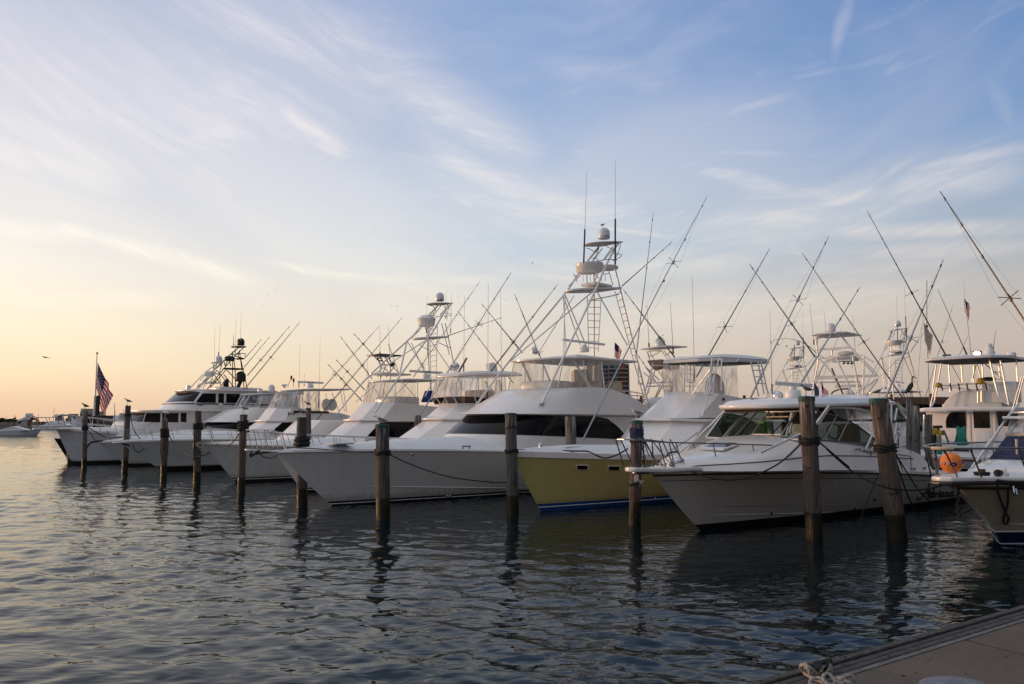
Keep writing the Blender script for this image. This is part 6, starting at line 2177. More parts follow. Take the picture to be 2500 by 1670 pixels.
MB().loft([[q + V((-.2, -.2, -.3)), q + V((.25, -.2, -.3)), q + V((.25, .2, -.3)), q + V((-.2, .2, -.3))], [q + V((-.1, -.18, .2)), q + V((.25, -.18, .2)), q + V((.25, .18, .2)), q + V((-.1, .18, .2))], [q + V((.1, -.1, .45)), q + V((.25, -.1, .5)), q + V((.25, .1, .5)), q + V((.1, .1, .45))]], True, True, True).build('covered_searchlight', M['black'], B_.root, 50, .04)
for (bx, by, tx, ty, p_, m_) in ((478, 790, 490, 385, .6, 'whip'), (524, 660, 538, 370, 0, 'whip'), (682, 640, 692, 290, .5, 'whip'), (731, 560, 739, 250, .2, 'whip'), (667, 560, 668, 460, .4, 'rust')):
 whip(B_, B_.P(c2(bx, by), p_), B_.P(c2(tx, ty), p_), .022, m_)
outrigger(B_, B_.P(c2(785, 965), 1.6), B_.P(c2(1302, 338), 2.4), .045, 'pole_dark', .38, .45)
outrigger(B_, B_.P(c2(800, 850), .2), B_.P(c2(1210, 372), .4), .045, 'pole_dark', .34, .3)
a = B_.P(c1(312, 1160), 0)
B_.plate('bow_pulpit', M['gel_cool'], [V((a.x, 0, a.z)), V((a.x + .05, -.2, a.z)), V((-1.2, -.3, a.z)), V((-.4, -.8, a.z))], .08, bevel=.02)
q = B_.P(z1(640, 385), 0)
hB.rail(M['steel'], -.7, 6.5, .85, .62, 8, .028, .1, rise=.1, mid=True, lead=[(q.x, 0, q.z), (q.x + .1, -.3, q.z), (-1.5, -.4, q.z)])
k = MB()
for sg in (1, -1):
 for i, x_ in enumerate((.15, .75, 1.35)):
  k.tube([V((a.x + x_ + .3, -.22 * sg, a.z)), V((a.x + x_, -.33 * sg, q.z))], .022, 5)
k.build('pulpit_stanchion', M['steel'], B_.root)
# ================================================================== J: bow at the right edge
J = Boat('centre_console_boat', 'blunt cream bow with navy bottom at the right edge, orange ball on its rail', 'boat', (2444, 1328), theta=36.0, group=None)
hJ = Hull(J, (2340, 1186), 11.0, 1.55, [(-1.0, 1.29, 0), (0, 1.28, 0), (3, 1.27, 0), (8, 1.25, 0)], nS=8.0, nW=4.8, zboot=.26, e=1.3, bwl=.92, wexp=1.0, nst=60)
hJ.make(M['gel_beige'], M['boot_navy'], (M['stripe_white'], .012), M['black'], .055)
hJ.strip('spray_rail', M['gel_cream'], -.30, .46, 1.5, .34, .02)
MBs = MB()
for sg in (1, -1):
 MBs.tube([V((q.x, (q.y - .004) * sg, q.z)) for q in (hJ.pt(u, -.98) for u in hJ.us())], .01, 5)
MBs.build('lower_stripe', M['stripe_white'], hJ.h)
hJ.capband(M['gel'], .10)
hJ.deck(M['deck'], lambda x: interp(x, [(-1.7, .01), (-.9, .06), (0, .10), (1.2, .14), (10, .14)]), 9, .08, .09, power=3)
z_ = 1.48
pl = [V((-2.42, 0, z_)), V((-2.36, -.20, z_)), V((-2.1, -.30, z_)), V((-1.6, -.38, z_ - .01)), V((-1.1, -.60, z_ - .02)), V((-.75, -.9, z_ - .03))]
pj = J.plate('bow_pulpit', M['gel'], pl, .09, bevel=.03)
J.plate('pulpit_rubber', M['black'], [V((q.x - .05 if q.x < -2 else q.x, q.y * 1.06, q.z - .092)) for q in pl], .07, parent=pj, bevel=.02)
# winch, capstan, rope
q = J.P(z3(1440, 1340), .42)
k = MB()
k.lathe([(.11, -.09), (.115, -.02), (.115, .05), (.10, .09), (.04, .10)], q + V((0, 0, 0)), 18, Matrix.Rotation(math.pi / 2, 3, 'X') @ Matrix.Rotation(.4, 3, 'Y'))
k.box(q + V((0, 0, -.06)), (.2, .2, .1))
wl = k.build('windlass', M['gel'], J.root, 50)
d_ = V((-.75, -.1, 0)).normalized()
MB().lathe([(.06, 0), (.045, .03), (.04, .07), (.06, .12), (.075, .14), (.075, .16)], q + d_ * .10, 14, V((0, 0, 1)).rotation_difference(d_).to_matrix()).build('warping_drum', M['black'], wl, 50)
q = J.P(z3(1020, 1370), .12)
k = MB()
k.lathe([(.07, -.1), (.06, 0), (.07, .02), (.07, .1)], q, 12)
k.build('bow_bitt', M['rust'], J.root)
k = MB()
for i in range(5):
 k.tube([q + V((.10 * math.cos(a * .35 + i) * (1 + .1 * i), .10 * math.sin(a * .35 + i) * (1 + .1 * i), -.08 + i * .026)) for a in range(19)], .018, 5)
k.tube([q + V((-.14, -.1, .03)), q + V((.14, .1, .05))], .02)
k.build('rope_turns', M['rope_black'], J.root)
J.tube('mooring_line', M['rope_black'], z7, [(1090, 120, .15), (1200, 140, .3), (1260, 150, .45), (1460, 185, .7), (1650, 192, .85), (1790, 190, .98)], .028, smooth=4)
p0 = [hJ.hit(z7(x, y)) for x, y in ((1290, 300), (1420, 690), (1480, 780), (1475, 880), (1440, 918), (1400, 880), (1400, 800), (1430, 720), (1470, 560), (1478, 310))]
p0 = [q + V((-.05, -.05, 0)) for q in p0 if q]
if len(p0) > 4:
 MB().tube(smooth_path([p0[0] + V((.08, 0, .35))] + p0, 5), .02, 6).build('hanging_rope', M['rope_black'], J.root)
q = hJ.hit(z7(1560, 275))
if q:
 MB().tube(smooth_path([q + V((-.04, -.05, .05)), q + V((-.05, -.07, -.12)), q + V((0, -.09, -.14)), q + V((.03, -.06, .02))], 4), .02).build('shackle', M['steel'], J.root)
# chain hanging from the pulpit
a, b = J.P(z7(625, 245), 0), J.P(z7(655, 790), 0)
k = MB()
n_ = 34
for i in range(n_):
 c = a.lerp(b, i / n_) + V((0.012 * math.sin(i * 1.1), .02 * math.sin(i * .7), 0))
 k.sphere(c, (.022 + .012 * (i > 16), .022 + .01 * (i > 16), .032), 6, 4)
k.build('hanging_chain', M['rope_black'], J.root)
ra, rb = J.P(z3(120, 825), 0), J.P(z3(1916, 832), 1.45)
T = MB()
zt = ra.z
top = [V((-2.40, 0, zt)), V((-2.34, -.16, zt)), V((-2.1, -.33, zt)), V((-1.4, -.78, zt)), V((-.6, -1.12, zt + .01)), V((.8, -1.40, zt + .02)), V((4.5, -1.45, zt + .02))]
tps = smooth_path(top, 5)
mirrored(T, tps, .02, 8)
T.build('bow_rail', M['steel_dark'], J.root)
k = MB()
k.tube([V((q.x, -q.y, q.z)) for q in reversed(tps[:6])] + tps[:8], .034, 8)
k.build('rail_padding', M['canvas_beige'], J.root)
k = MB()
for (bx, by, tx) in ((-2.1, -.18, -2.38), (-1.65, -.42, -2.0), (-.85, -.95, -1.15), (.9, -1.30, .5)):
 for sg in (1, -1):
  ty = np.interp(tx, [q.x for q in tps], [q.y for q in tps])
  k.tube([V((bx, by * sg, 1.47 if bx < -1.2 else 1.38)), V((tx, ty * sg, zt))], .017, 6)
k.tube([V((-2.2, .24, zt - .07)), V((-1.0, .75, zt - .25)), V((1.2, 1.2, 1.55))], .015, 6)
k.build('rail_stanchion', M['steel_dark'], J.root)
# cabin front, windscreen curtain and hardtop, partly outside the frame
JX = 1.15
sx = lambda pts: [V((q[0] + JX, q[1], q[2])) for q in pts]
cb = sx([(-.75, 0, 1.50), (-.7, -.5, 1.50), (-.1, -1.05, 1.48), (5, -1.1, 1.45)])
ct = sx([(.15, 0, 1.70), (.2, -.45, 1.70), (.7, -.98, 1.68), (5, -1.05, 1.65)])
J.house('foredeck_trunk', M['gel'], [[(q.x - .3, q.y, 1.3) for q in cb], cb, ct], bevel=.05)
s0 = sx([(.12, 0, 1.66), (.17, -.42, 1.66), (.67, -.95, 1.66), (4.5, -1.0, 1.66)])
s1 = sx([(1.15, 0, 2.24), (1.2, -.40, 2.24), (1.6, -.88, 2.24), (4.6, -.94, 2.24)])
s2_ = sx([(1.45, 0, 2.60), (1.5, -.40, 2.60), (1.8, -.85, 2.60), (4.7, -.9, 2.60)])
J.house('navy_canvas_cover', M['canvas_navy'], [s0, s1], cap1=False, bevel=.02)
J.house('canvas_binding', M['canvas_beige'], [[(q.x - .03, q.y * 1.03, q.z - .03) for q in s1], [(q.x - .02, q.y * 1.03, q.z + .05) for q in s1]], cap1=False, bevel=0)
enclosure(J, [tuple(q + V((0, 0, .04))) for q in s1], [tuple(q) for q in s2_], 'vinyl_milky', (1, 2), .016)
J.plate('hardtop', M['gel'], nose_half(1.2 + JX, 2.2 + JX, 6.5 + JX, 1.1, 2.68, 2.4, 8, 2.74), .07, bevel=.025)
k = MB()
mirrored(k, smooth_path(sx([(2.2, -1.0, 2.76), (1.5, -.7, 2.77), (1.2, 0, 2.78)]), 4), .022)
k.build('top_rail', M['alu'], J.root)
k = MB()
mirrored(k, sx([(-.15, -.95, 1.5), (.9, -.95, 2.1), (1.95, -.92, 2.75), (2.4, -.9, 3.0)]), .03, 8)
mirrored(k, sx([(.35, -.98, 1.5), (.95, -.97, 2.1)]), .022, 8)
k.build('hardtop_leg', M['alu'], J.root)
k = MB()
for i in range(6):
 k.box(V((1.0 + JX - i * .1, .97, 2.12 - i * .07)), (.08, .12, .05))
k.build('rod_clip', M['pure_white'], J.root)
k = MB().tube(sx([(.5, -.55, 1.80), (1.05, -.2, 2.20)]), .012)
k.build('wiper', M['black'], J.root)
k = MB()
q0 = J.PX(z3(1780, 1030), 1.6)
k.tube([q0, q0 + V((0, 0, .42))], .03, 8)
k.build('rod_holder', M['steel'], J.root)
outrigger(J, J.PX(px(2600, 935), 2.2), J.PX(px(2295, 467), 3.2), .045, 'dark_alu', .36, .40)
# the bird scaring ball tied under the rail
ballc = J.W(J.P(z3(372, 1135), -.02))
rB = 222 / 8.709 / FPX * ballc.y * .99
ball = empty('scare_ball', ballc, 0, 'orange inflatable ball with red and black eye marks hanging in the bow rail', 'ball')
MB().sphere((0, 0, 0), rB, 28, 20).build('ball_skin', M['orange_ball'], ball, 80)
MB().tube([(0, 0, rB * .97), (0.0, 0, rB * 1.32)], .012, 6).build('hanging_cord', M['rust'], ball)
vdir = (CP - ballc).normalized()
rgt = V((1, 0, 0))
rgt = (rgt - vdir * rgt.dot(vdir)).normalized()
upv = vdir.cross(rgt) * -1
if upv.z < 0:
 upv = -upv
eye = MB
for (ex, ey, sx) in ((-.62, -.02, 1.0), (.18, -.14, 1.5), (.93, .12, 1.0)):
 dz_ = math.sqrt(max(0.02, 1 - ex * ex - ey * ey))
 nrm = (rgt * ex + upv * ey + vdir * dz_).normalized()
 tx = V((0, 0, 1)).cross(nrm).normalized()
 ty = nrm.cross(tx)
 e0 = None
 for rad_, mm, of in ((.30, 'pure_white', .004), (.265, 'red', .007), (.13, 'black', .010), (.05, 'pure_white', .013)):
  k = MB()
  n_ = 24
  ring = []
  for ri in (0.33, .66, 1.0):
   for j in range(n_):
    a = 2 * math.pi * j / n_
    v = nrm + tx * (math.cos(a) * rad_ * ri * (sx if rad_ > .1 else 1)) + ty * (math.sin(a) * rad_ * ri)
    ring.append(v.normalized() * (rB * (1 + of)))
  k.v = [tuple(nrm * rB * (1 + of))] + [tuple(v) for v in ring]
  k.f = [(0, 1 + j, 1 + (j + 1) % n_) for j in range(n_)]
  for r_ in range(2):
   k.f += [(1 + r_ * n_ + j, 1 + (r_ + 1) * n_ + j, 1 + (r_ + 1) * n_ + (j + 1) % n_, 1 + r_ * n_ + (j + 1) % n_) for j in range(n_)]
  o_ = k.build('eye_mark' if e0 is None else 'eye_ring', M[mm], ball if e0 is None else e0, 60)
  e0 = e0 or o_
# ================================================================== K: stern facing boat at the right
K = Boat('sport_fishing_boat', 'boat seen from its stern, dark cabin windows and white door, behind the pier', 'boat', theta=226.0, origin=(20.8, 36, 0), group=None)
def KX(x, y, s=0.0, cr=c6):
 return K.PX(cr(x, y), s)
def kplate(name, m, pts, th, parent=None, bevel=.02, mirror=None):
 """slab lying in an athwartship plane; pts local, thickened forward (negative x)"""
 return MB().prism(pts, (-th, 0, 0)).build(name, M[m], parent or K.root, 30, bevel, 2)
# hull (bow away from us)
hw = 2.55
rows = []
for x, wd, zs, zk in ((-11.5, .05, 1.9, .9), (-10.5, .9, 1.85, -.1), (-8, 1.8, 1.7, -.5), (-4, 2.4, 1.5, -.6), (0, 2.55, 1.25, -.6), (3.6, 2.4, 1.15, -.5)):
 rows.append([V((x, -wd, zs)), V((x, -wd * .92, .1)), V((x, 0, zk)), V((x, wd * .92, .1)), V((x, wd, zs))])
kh = MB().loft(rows, closed=False)
kh.add(rows[-1], [(0, 1, 2, 3, 4)])
kh.build('hull', M['gel'], K.root, 50)
kd = MB().loft([[r[0], r[4]] for r in rows], closed=False).build('deck', M['deck'], K.root, 0)
zb_, zt_ = 1.35, KX(1400, 1170).z
bk = [V((0, -2.0, zb_)), V((0, 2.0, zb_)), V((0, 2.0, zt_)), V((0, -2.0, zt_))]
MB().loft([[V((-7, q.y * .9, q.z)) for q in bk], bk], True, True, True).build('deckhouse', M['gel'], K.root, 30, .04)
arch = [(1215, 1352), (1210, 1290), (1218, 1255), (1240, 1220), (1275, 1195), (1320, 1184), (1400, 1180), (1406, 1354)]
kplate('cabin_window', 'black_glass', [KX(x, y, .02) for x, y in arch], .04, bevel=0)
dr = kplate('cabin_door', 'gel', [KX(x, y, .03) for x, y in ((1455, 1178), (1650, 1178), (1662, 1600), (1470, 1600))], .05)
kplate('door_window', 'black_glass', [KX(x, y, .04) for x, y in ((1470, 1182), (1628, 1182), (1638, 1354), (1482, 1354))], .03, dr, 0)
kplate('door_panel', 'gel_cool', [KX(x, y, .045) for x, y in ((1490, 1385), (1635, 1385), (1645, 1560), (1495, 1560))], .03, dr)
kplate('cabin_window', 'black_glass', [KX(x, y, .02) for x, y in ((1692, 1184), (1800, 1190), (1900, 1200), (1900, 1340), (1712, 1332))], .04, bevel=0)
kplate('side_trim', 'gel', [KX(x, y, .05) for x, y in ((1420, 1180), (1448, 1180), (1462, 1600), (1436, 1600))], .05)
kplate('side_trim', 'gel', [KX(x, y, .05) for x, y in ((1660, 1182), (1685, 1184), (1700, 1600), (1672, 1600))], .05)
kplate('belt_panel', 'gel', [KX(x, y, .03) for x, y in ((1180, 1420), (1400, 1415), (1402, 1440), (1180, 1445))], .03)
# overhanging bridge deck
zo = KX(1400, 1160, 1.0).z
ob = [V((-6.5, -2.1, zo)), V((.6, -2.15, zo)), V((1.15, -1.75, zo + .03)), V((1.3, 0, zo + .06)), V((1.15, 1.75, zo + .03)), V((.6, 2.15, zo)), V((-6.5, 2.1, zo))]
MB().prism(ob, (0, 0, -.17)).build('bridge_deck', M['gel'], K.root, 30, .05, 3)
fl = KX(1170, 1140, .4)
ftop = KX(1450, 980, .2)
hwf = abs(fl.y) * 1.02
cm = []
for (yy, zz) in ((-1.0, 0), (-.86, .38), (-.6, .75), (-.3, .93), (0.2, .98), (.6, .98), (.9, .9), (1.0, 0)):
 cm.append((yy * hwf, zo + zz * (ftop.z - zo)))
MB().loft([[V((.35, y_, z_)) for y_, z_ in cm], [V((-2.6, y_ * 1.05, z_ + .1)) for y_, z_ in cm]], True, True, True).build('flybridge_coaming', M['gel_cream'], K.root, 40, .06, 3)
kplate('helm_console', 'gel_cream', [KX(x, y, .42) for x, y in ((1540, 1110), (1900, 1110), (1890, 905), (1560, 915))], .8, bevel=.05)
k = MB()
for x_, y_ in ((1520, 1010), (1555, 1000)):
 k.tube([KX(x_, y_ + 100, .55), KX(x_, y_ - 5, .55)], .04, 8)
k.build('ladder_post', M['alu'], K.root)
hA, hB2 = KX(1085, 735, -.4), KX(1500, 682, -.4)
zht = hA.z
hw2 = abs(hA.y)
hp = [V((1.6, -hw2 * .7, zht)), V((.9, -hw2, zht)), V((-3.4, -hw2, zht + .1)), V((-3.8, 0, zht + .1)), V((-3.4, hw2, zht + .1)), V((.9, hw2, zht)), V((1.6, hw2 * .7, zht)), V((1.75, 0, zht))]
hk = MB().prism(hp, (0, 0, .10)).build('hardtop', M['gel'], K.root, 35, .03)
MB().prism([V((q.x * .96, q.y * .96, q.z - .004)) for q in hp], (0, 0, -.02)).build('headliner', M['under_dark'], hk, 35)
MB().loft([[V((q.x, q.y, q.z + .1)) for q in hp], [V((q.x * .8 - .2, q.y * .8, q.z + .2)) for q in hp], [V((q.x * .4 - .6, q.y * .4, q.z + .24)) for q in hp]], True, False, True).build('roof_crown', M['gel'], hk, 60)
k = MB()
for (x0_, y0_, x1_, y1_, s_) in ((1120, 740, 1085, 1000, .6), (1170, 735, 1130, 960, .9), (1100, 985, 1065, 1140, .8), (1130, 960, 1100, 1110, .9), (1240, 745, 1255, 1010, -1), (1362, 745, 1372, 920, -2), (1480, 745, 1478, 915, -2), (1500, 745, 1460, 915, -1.5), (1560, 740, 1568, 870, -2), (1510, 745, 1550, 890, -1.5), (1720, 725, 1730, 880, -2), (1885, 700, 1905, 970, -1), (1265, 750, 1370, 940, -2.4), (1590, 740, 1760, 890, -2.4), (1940, 860, 1850, 1180, 1.2), (1960, 860, 1875, 1180, 1.3)):
 k.tube([KX(x0_, y0_, s_), KX(x1_, y1_, s_)], .028, 6)
for p_ in ([(1630, 690, .9), (1700, 985, 1.0), (1740, 1080, 1.0), (1800, 1125, 1.0)], [(1735, 705, .9), (1790, 1000, 1.0), (1815, 1130, 1.0)], [(1100, 1100, .9), (1070, 1150, 1.0), (1045, 1170, 1.1)]):
 k.tube(smooth_path([KX(*q) for q in p_], 4), .04, 8)
for t in (.15, .4, .65):
 a_, b_ = KX(1630 + 70 * t * 1.4, 690 + 300 * t, .95), KX(1735 + 55 * t * 1.2, 705 + 300 * t, .95)
 k.tube([a_, b_], .025, 6)
k.build('hardtop_frame', M['alu'], K.root)
rl = MB()
rl.tube([KX(1125, 940, .8), KX(1250, 950, .8), KX(1420, 930, .8), KX(1600, 925, .8)], .035, 6)
rl.tube([KX(1180, 975, .8), KX(1300, 965, .8), KX(1500, 990, .8), KX(1600, 985, .8)], .025, 6)
rk = rl.build('rod_rack', M['alu'], K.root)
k = MB()
for x_ in (1165, 1250, 1330, 1410, 1500, 1590):
 k.tube([KX(x_, 925, .85), KX(x_ + 14, 995, .85)], .035, 8)
k.build('rod_tube', M['dark_alu'], rk)
for (x_, y_, mm, r_) in ((1140, 943, 'yellow_box', .14), (1545, 905, 'yellow_box', .17)):
 MB().sphere(KX(x_, y_, .9), (r_, r_, r_ * .9), 12, 8).build('yellow_reel', M[mm], K.root, 60)
MB().sphere(KX(1620, 885, .2), (.42, .3, .10), 12, 8).build('black_net', M['black'], K.root, 60)
q = KX(1510, 640, .3)
em = bpy.data.materials.new('lit_floodlight_lens')
em.use_nodes = True
em.node_tree.nodes['Principled BSDF'].inputs['Emission Color'].default_value = (1, .86, .6, 1)
em.node_tree.nodes['Principled BSDF'].inputs['Emission Strength'].default_value = 5
MB().box(q + V((-.05, 0, 0)), (.14, .34, .24)).tube([q - V((.05, 0, .35)), q], .03).build('floodlight', M['dark_alu'], K.root, 30, .02)
MB().sphere(q + V((.03, 0, 0)), (.04, .15, .10), 12, 8).build('lamp_lens', em, K.root, 60)
q = KX(1630, 655, -.8)
MB().lathe([(.22, 0), (.24, .1), (.2, .22), (.13, .32), (.11, .36), (.13, .40), (.12, .5), (.04, .55)], q, 18).build('covered_radar', M['canvas_white'], K.root, 50)
radome(K, KX(1838, 668, -.8), .2, .22, name='small_dome')
MB().box(KX(1735, 660, -.6), (.3, .3, .1)).build('roof_light', M['dark_alu'], K.root, 30, .02)
whip(K, KX(1662, 600, -.8), KX(1693, 415, -.8), .018, 'steel_dark')
whip(K, KX(1415, 655, -.5), KX(1135, 25, -.5), .022, 'pole_dark')
whip(K, KX(1330, 680, -1.0), KX(1428, 460, -1.0), .014, 'steel_dark')
outrigger(K, KX(1220, 672, -.2), K.PX(px(2116, 513), .4), .05, 'dark_alu', .42, .42)
MB().box(KX(1222, 665, -.2), (.2, .34, .16)).build('outrigger_mount', M['black'], K.root, 30, .03)
outrigger(K, KX(890, 1195, .5), K.PX(px(1958, 617), 1.8), .045, 'pole_dark', .4, .42)
fs = KX(1455, 668, -.6)
ft = KX(1396, 145, -.6)
MB().tube([fs, ft], .03, 6, r2=.018).build('flag_staff', M['canvas_white'], K.root)
whip(K, ft, KX(1380, -60, -.6), .012, 'whip')
# ================================================================== L: tower boat behind the cruiser
Lb = Boat('tower_boat', 'white boat with teal windscreen and bright pipe tower behind the cabin cruiser', 'boat', theta=226.0, origin=(13.6, 33.5, 0), group=None)
def LX(x, y, s=0.0, cr=c6):
 return Lb.PX(cr(x, y), s)
rows = []
for x, wd, zs, zk in ((-7.5, .05, 2.0, .9), (-6.5, .9, 1.9, -.1), (-4, 1.7, 1.7, -.4), (0, 1.9, 1.45, -.5), (3.5, 1.8, 1.35, -.4)):
 rows.append([V((x, -wd, zs)), V((x, -wd * .92, .1)), V((x, 0, zk)), V((x, wd * .92, .1)), V((x, wd, zs))])
k = MB().loft(rows, closed=False)
k.add(rows[-1], [(0, 1, 2, 3, 4)])
k.build('hull', M['gel'], Lb.root, 50)
MB().loft([[r[0], r[4]] for r in rows], closed=False).build('deck', M['deck'], Lb.root, 0)
# cabin side and windscreen measured on the plane of its right side
pr = 1.55
Lp = lambda x, y, p=-pr, cr=z2: Lb.P(cr(x, y), p)
wsA = [Lp(470, 160), Lp(530, 110), Lp(760, 460), Lp(660, 480), Lp(470, 500)]
bodyp = [Lp(430, 500), Lp(820, 480), Lp(860, 580), Lp(850, 1000), Lp(430, 1120)]
bp = [V((q.x, pr, q.z)) for q in bodyp]
MB().loft([bp, [V((q.x, -pr, q.z)) for q in bp]], True, True, True).build('deckhouse', M['gel'], Lb.root, 30, .05)
wp = [V((q.x, pr, q.z)) for q in wsA]
Lb.slab('side_window', M['teal_glass'], wp, .02)
fr_ = [Lp(535, 50), Lp(615, 25), Lp(960, 360), Lp(840, 380)]
Lb.slab('windscreen', mat('pale_teal_reflecting_glass', (.16, .24, .23), .08), [V((q.x, pr + .02, q.z)) for q in fr_], .03)
k = MB()
k.tube([V((q.x, pr + .03, q.z)) for q in (Lp(500, 120), Lp(790, 460))], .045, 6)
k.tube([V((q.x, pr + .03, q.z)) for q in (Lp(440, 505), Lp(830, 465))], .035, 6)
k.build('window_frame', M['black'], Lb.root)
MB().lathe([(.16, -.2), (.19, 0), (.19, .2), (.10, .26)], Lb.P(z2(905, 480), -1.6), 14).build('white_fender', M['gel'], Lb.root, 50)
T = MB()
s_ = .6
for pts in ([(0, 660), (60, 690), (330, 655), (360, 660)], [(0, 590), (120, 605), (300, 580)], [(160, 685), (265, 900), (330, 1070)], [(320, 660), (350, 880), (385, 1070)], [(70, 700), (0, 820)], [(230, 505), (360, 660), (520, 830)], [(225, 490), (330, 610), (520, 800), (560, 860)],
   [(0, 860), (300, 855), (560, 845)], [(0, 915), (300, 910), (380, 910)], [(0, 880), (200, 870), (555, 855)], [(425, 650), (425, 870), (420, 1070)], [(400, 650), (520, 720)], [(0, 690), (120, 820), (200, 990)], [(350, 1020), (560, 880)], [(430, 1065), (560, 890)], [(120, 600), (125, 660)], [(20, 720), (330, 700)]):
 T.tube([LX(x, y, s_) for x, y in pts], .03, 6)
for pts in ([(1530, 690), (1640, 510), (1720, 480)], [(1500, 830), (1560, 520), (1545, 370), (1550, 300), (1640, 280)], [(1480, 870), (1600, 560), (1660, 490)], [(1530, 410), (1870, 380)], [(1570, 490), (1920, 460)], [(1540, 680), (1960, 655)], [(1520, 720), (1960, 715)], [(1735, 490), (1900, 870)], [(1890, 480), (1960, 860)]):
 T.tube([LX(x, y, s_, c5) for x, y in pts], .03, 6)
T.build('tower_frame', M['alu'], Lb.root)
ra_, rb_ = LX(1530, 285, .6, c5), LX(1870, 248, .6, c5)
zr = (ra_.z + rb_.z) / 2
k = MB().prism([V((1.0, ra_.y, zr)), V((1.25, ra_.y + .3, zr)), V((1.25, rb_.y - .3, zr)), V((1.0, rb_.y, zr)), V((-.6, rb_.y, zr)), V((-.6, ra_.y, zr))], (0, 0, .06))
k.build('tower_roof', M['gel'], Lb.root, 30, .02)
k = MB()
k.tube(smooth_path([LX(1545, 370, .6, c5), LX(1540, 300, .6, c5), LX(1640, 265, .6, c5), LX(1740, 262, .6, c5), LX(1800, 300, .6, c5), LX(1900, 430, .6, c5)], 4), .035)
k.build('roof_hoop', M['alu'], Lb.root)
radome(Lb, LX(1680, 240, .3, c5), .19, .40)
MB().sphere(LX(250, 640, .3), (.25, .36, .10), 14, 8).build('covered_helm', M['canvas_white'], Lb.root, 60)
MB().prism([LX(100, 720, .3), LX(340, 705, .3), LX(345, 665, .3), LX(100, 680, .3)], (-.5, 0, 0)).build('belly_pad', M['gel_cream'], Lb.root, 30, .03)
open_array(Lb, LX(150, 955, -1), LX(400, 940, -1), LX(285, 1060, -1), .22, .36, w=.12)
k = MB()
k.tube(smooth_path([LX(100, 1060, 0), LX(130, 1010, 0), LX(190, 985, 0), LX(280, 975, 0)], 4), .03)
k.tube([LX(120, 780, .4), LX(245, 1070, .4)], .03)
k.build('spare_pole', M['black'], Lb.root)
k = MB()
for x_ in (1800, 1842, 1875):
 k.sphere(LX(x_, 532, .7, c5), .07, 8, 6)
k.tube([LX(1795, 530, .7, c5), LX(1885, 528, .7, c5)], .02)
k.build('tower_lights', M['steel_dark'], Lb.root)
for (bx, by, tx, ty) in ((1637, 240, 1613, 50), (1520, 360, 1478, -40), (1915, 470, 1890, 70), (1733, 180, 1731, 130)):
 whip(Lb, LX(bx, by, .2, c5), LX(tx, ty, .2, c5), .016, 'whip')
outrigger(Lb, LX(1530, 480, .3, c5), Lb.PX(px(1830, 645), 1.2), .045, 'pole_dark', .3, .35)
outrigger(Lb, LX(1545, 442, .3, c5), LX(1088, 332, .3, c5), .025, 'steel_dark', 0, bow=.35)
# I's own outriggers
outrigger(I, I.P(c5(1400, 720), -1.0), I.P(px(2099, 701), -1.9), .045, 'pole', .0, .5)
outrigger(I, I.P(c6(640, 1055), 1.45), I.P(px(2303, 634), 2.6), .05, 'pole', .36, .42)
k = MB().tube([I.P(c6(715, 1080), 1.5), I.P(c6(705, 920), 1.5)], .02)
k.build('outrigger_brace', M['alu'], I.root)
# ================================================================== T: bridge tower with a brown cover, behind the yellow boat
Tb = Boat('tower_boat', 'boat behind the yellow one with a brown canvas covered helm high on a pipe tower', 'boat', theta=226.0, origin=(7.2, 33, 0), group=None)
def TX(x, y, s=0.0, cr=z5):
 return Tb.PX(cr(x, y), s)
rows = []
for x, wd, zs, zk in ((-8.5, .05, 1.9, .9), (-7.5, .9, 1.85, -.1), (-4, 1.8, 1.6, -.4), (0, 2.0, 1.35, -.5), (3.0, 1.9, 1.2, -.4)):
 rows.append([V((x, -wd, zs)), V((x, -wd * .92, .1)), V((x, 0, zk)), V((x, wd * .92, .1)), V((x, wd, zs))])
k = MB().loft(rows, closed=False)
k.add(rows[-1], [(0, 1, 2, 3, 4)])
k.build('hull', M['gel'], Tb.root, 50)
MB().loft([[r[0], r[4]] for r in rows], closed=False).build('deck', M['deck'], Tb.root, 0)
MB().loft([[V((-6, -1.2, 1.5)), V((0, -1.5, 1.3)), V((0, 1.5, 1.3)), V((-6, 1.2, 1.5))], [V((-4.5, -1.1, 2.7)), V((0, -1.4, 2.7)), V((0, 1.4, 2.7)), V((-4.5, 1.1, 2.7))]], True, False, True).build('deckhouse', M['gel'], Tb.root, 30, .06)
T = MB()
for pts in ([(285, 560), (300, 600), (330, 710)], [(335, 560), (400, 705)], [(300, 560), (330, 545), (500, 545), (545, 560), (640, 700)], [(580, 550), (690, 680)], [(320, 635), (370, 632)], [(380, 640), (420, 600), (470, 590), (490, 560)], [(590, 610), (650, 608)], [(640, 620), (670, 570), (720, 565), (735, 530)],
   [(360, 860), (250, 1250)], [(415, 900), (320, 1180), (270, 1350)], [(540, 890), (570, 1170), (610, 1430)], [(720, 860), (735, 1200)], [(660, 800), (520, 1130), (420, 1360)], [(700, 790), (560, 1130), (330, 1568)], [(270, 840), (430, 1080)], [(480, 900), (560, 1020)], [(300, 1105), (720, 1090)], [(290, 1165), (500, 1155)],
   [(570, 1160), (700, 1165), (720, 1200), (690, 1320), (640, 1400)], [(590, 1240), (710, 1245)], [(600, 1325), (690, 1330)], [(260, 830), (500, 1060)], [(740, 790), (450, 1350), (330, 1500)]):
 T.tube([TX(x, y, .3) for x, y in pts], .028, 6)
T.build('tower_frame', M['alu'], Tb.root)
ra_, rb_ = TX(295, 545, .3), TX(765, 518, .3)
MB().prism([V((.9, ra_.y, ra_.z)), V((.9, rb_.y, ra_.z + .05)), V((-.7, rb_.y, ra_.z + .12)), V((-.7, ra_.y, ra_.z + .1))], (0, 0, .06)).build('tower_roof', M['gel'], Tb.root, 30, .02)
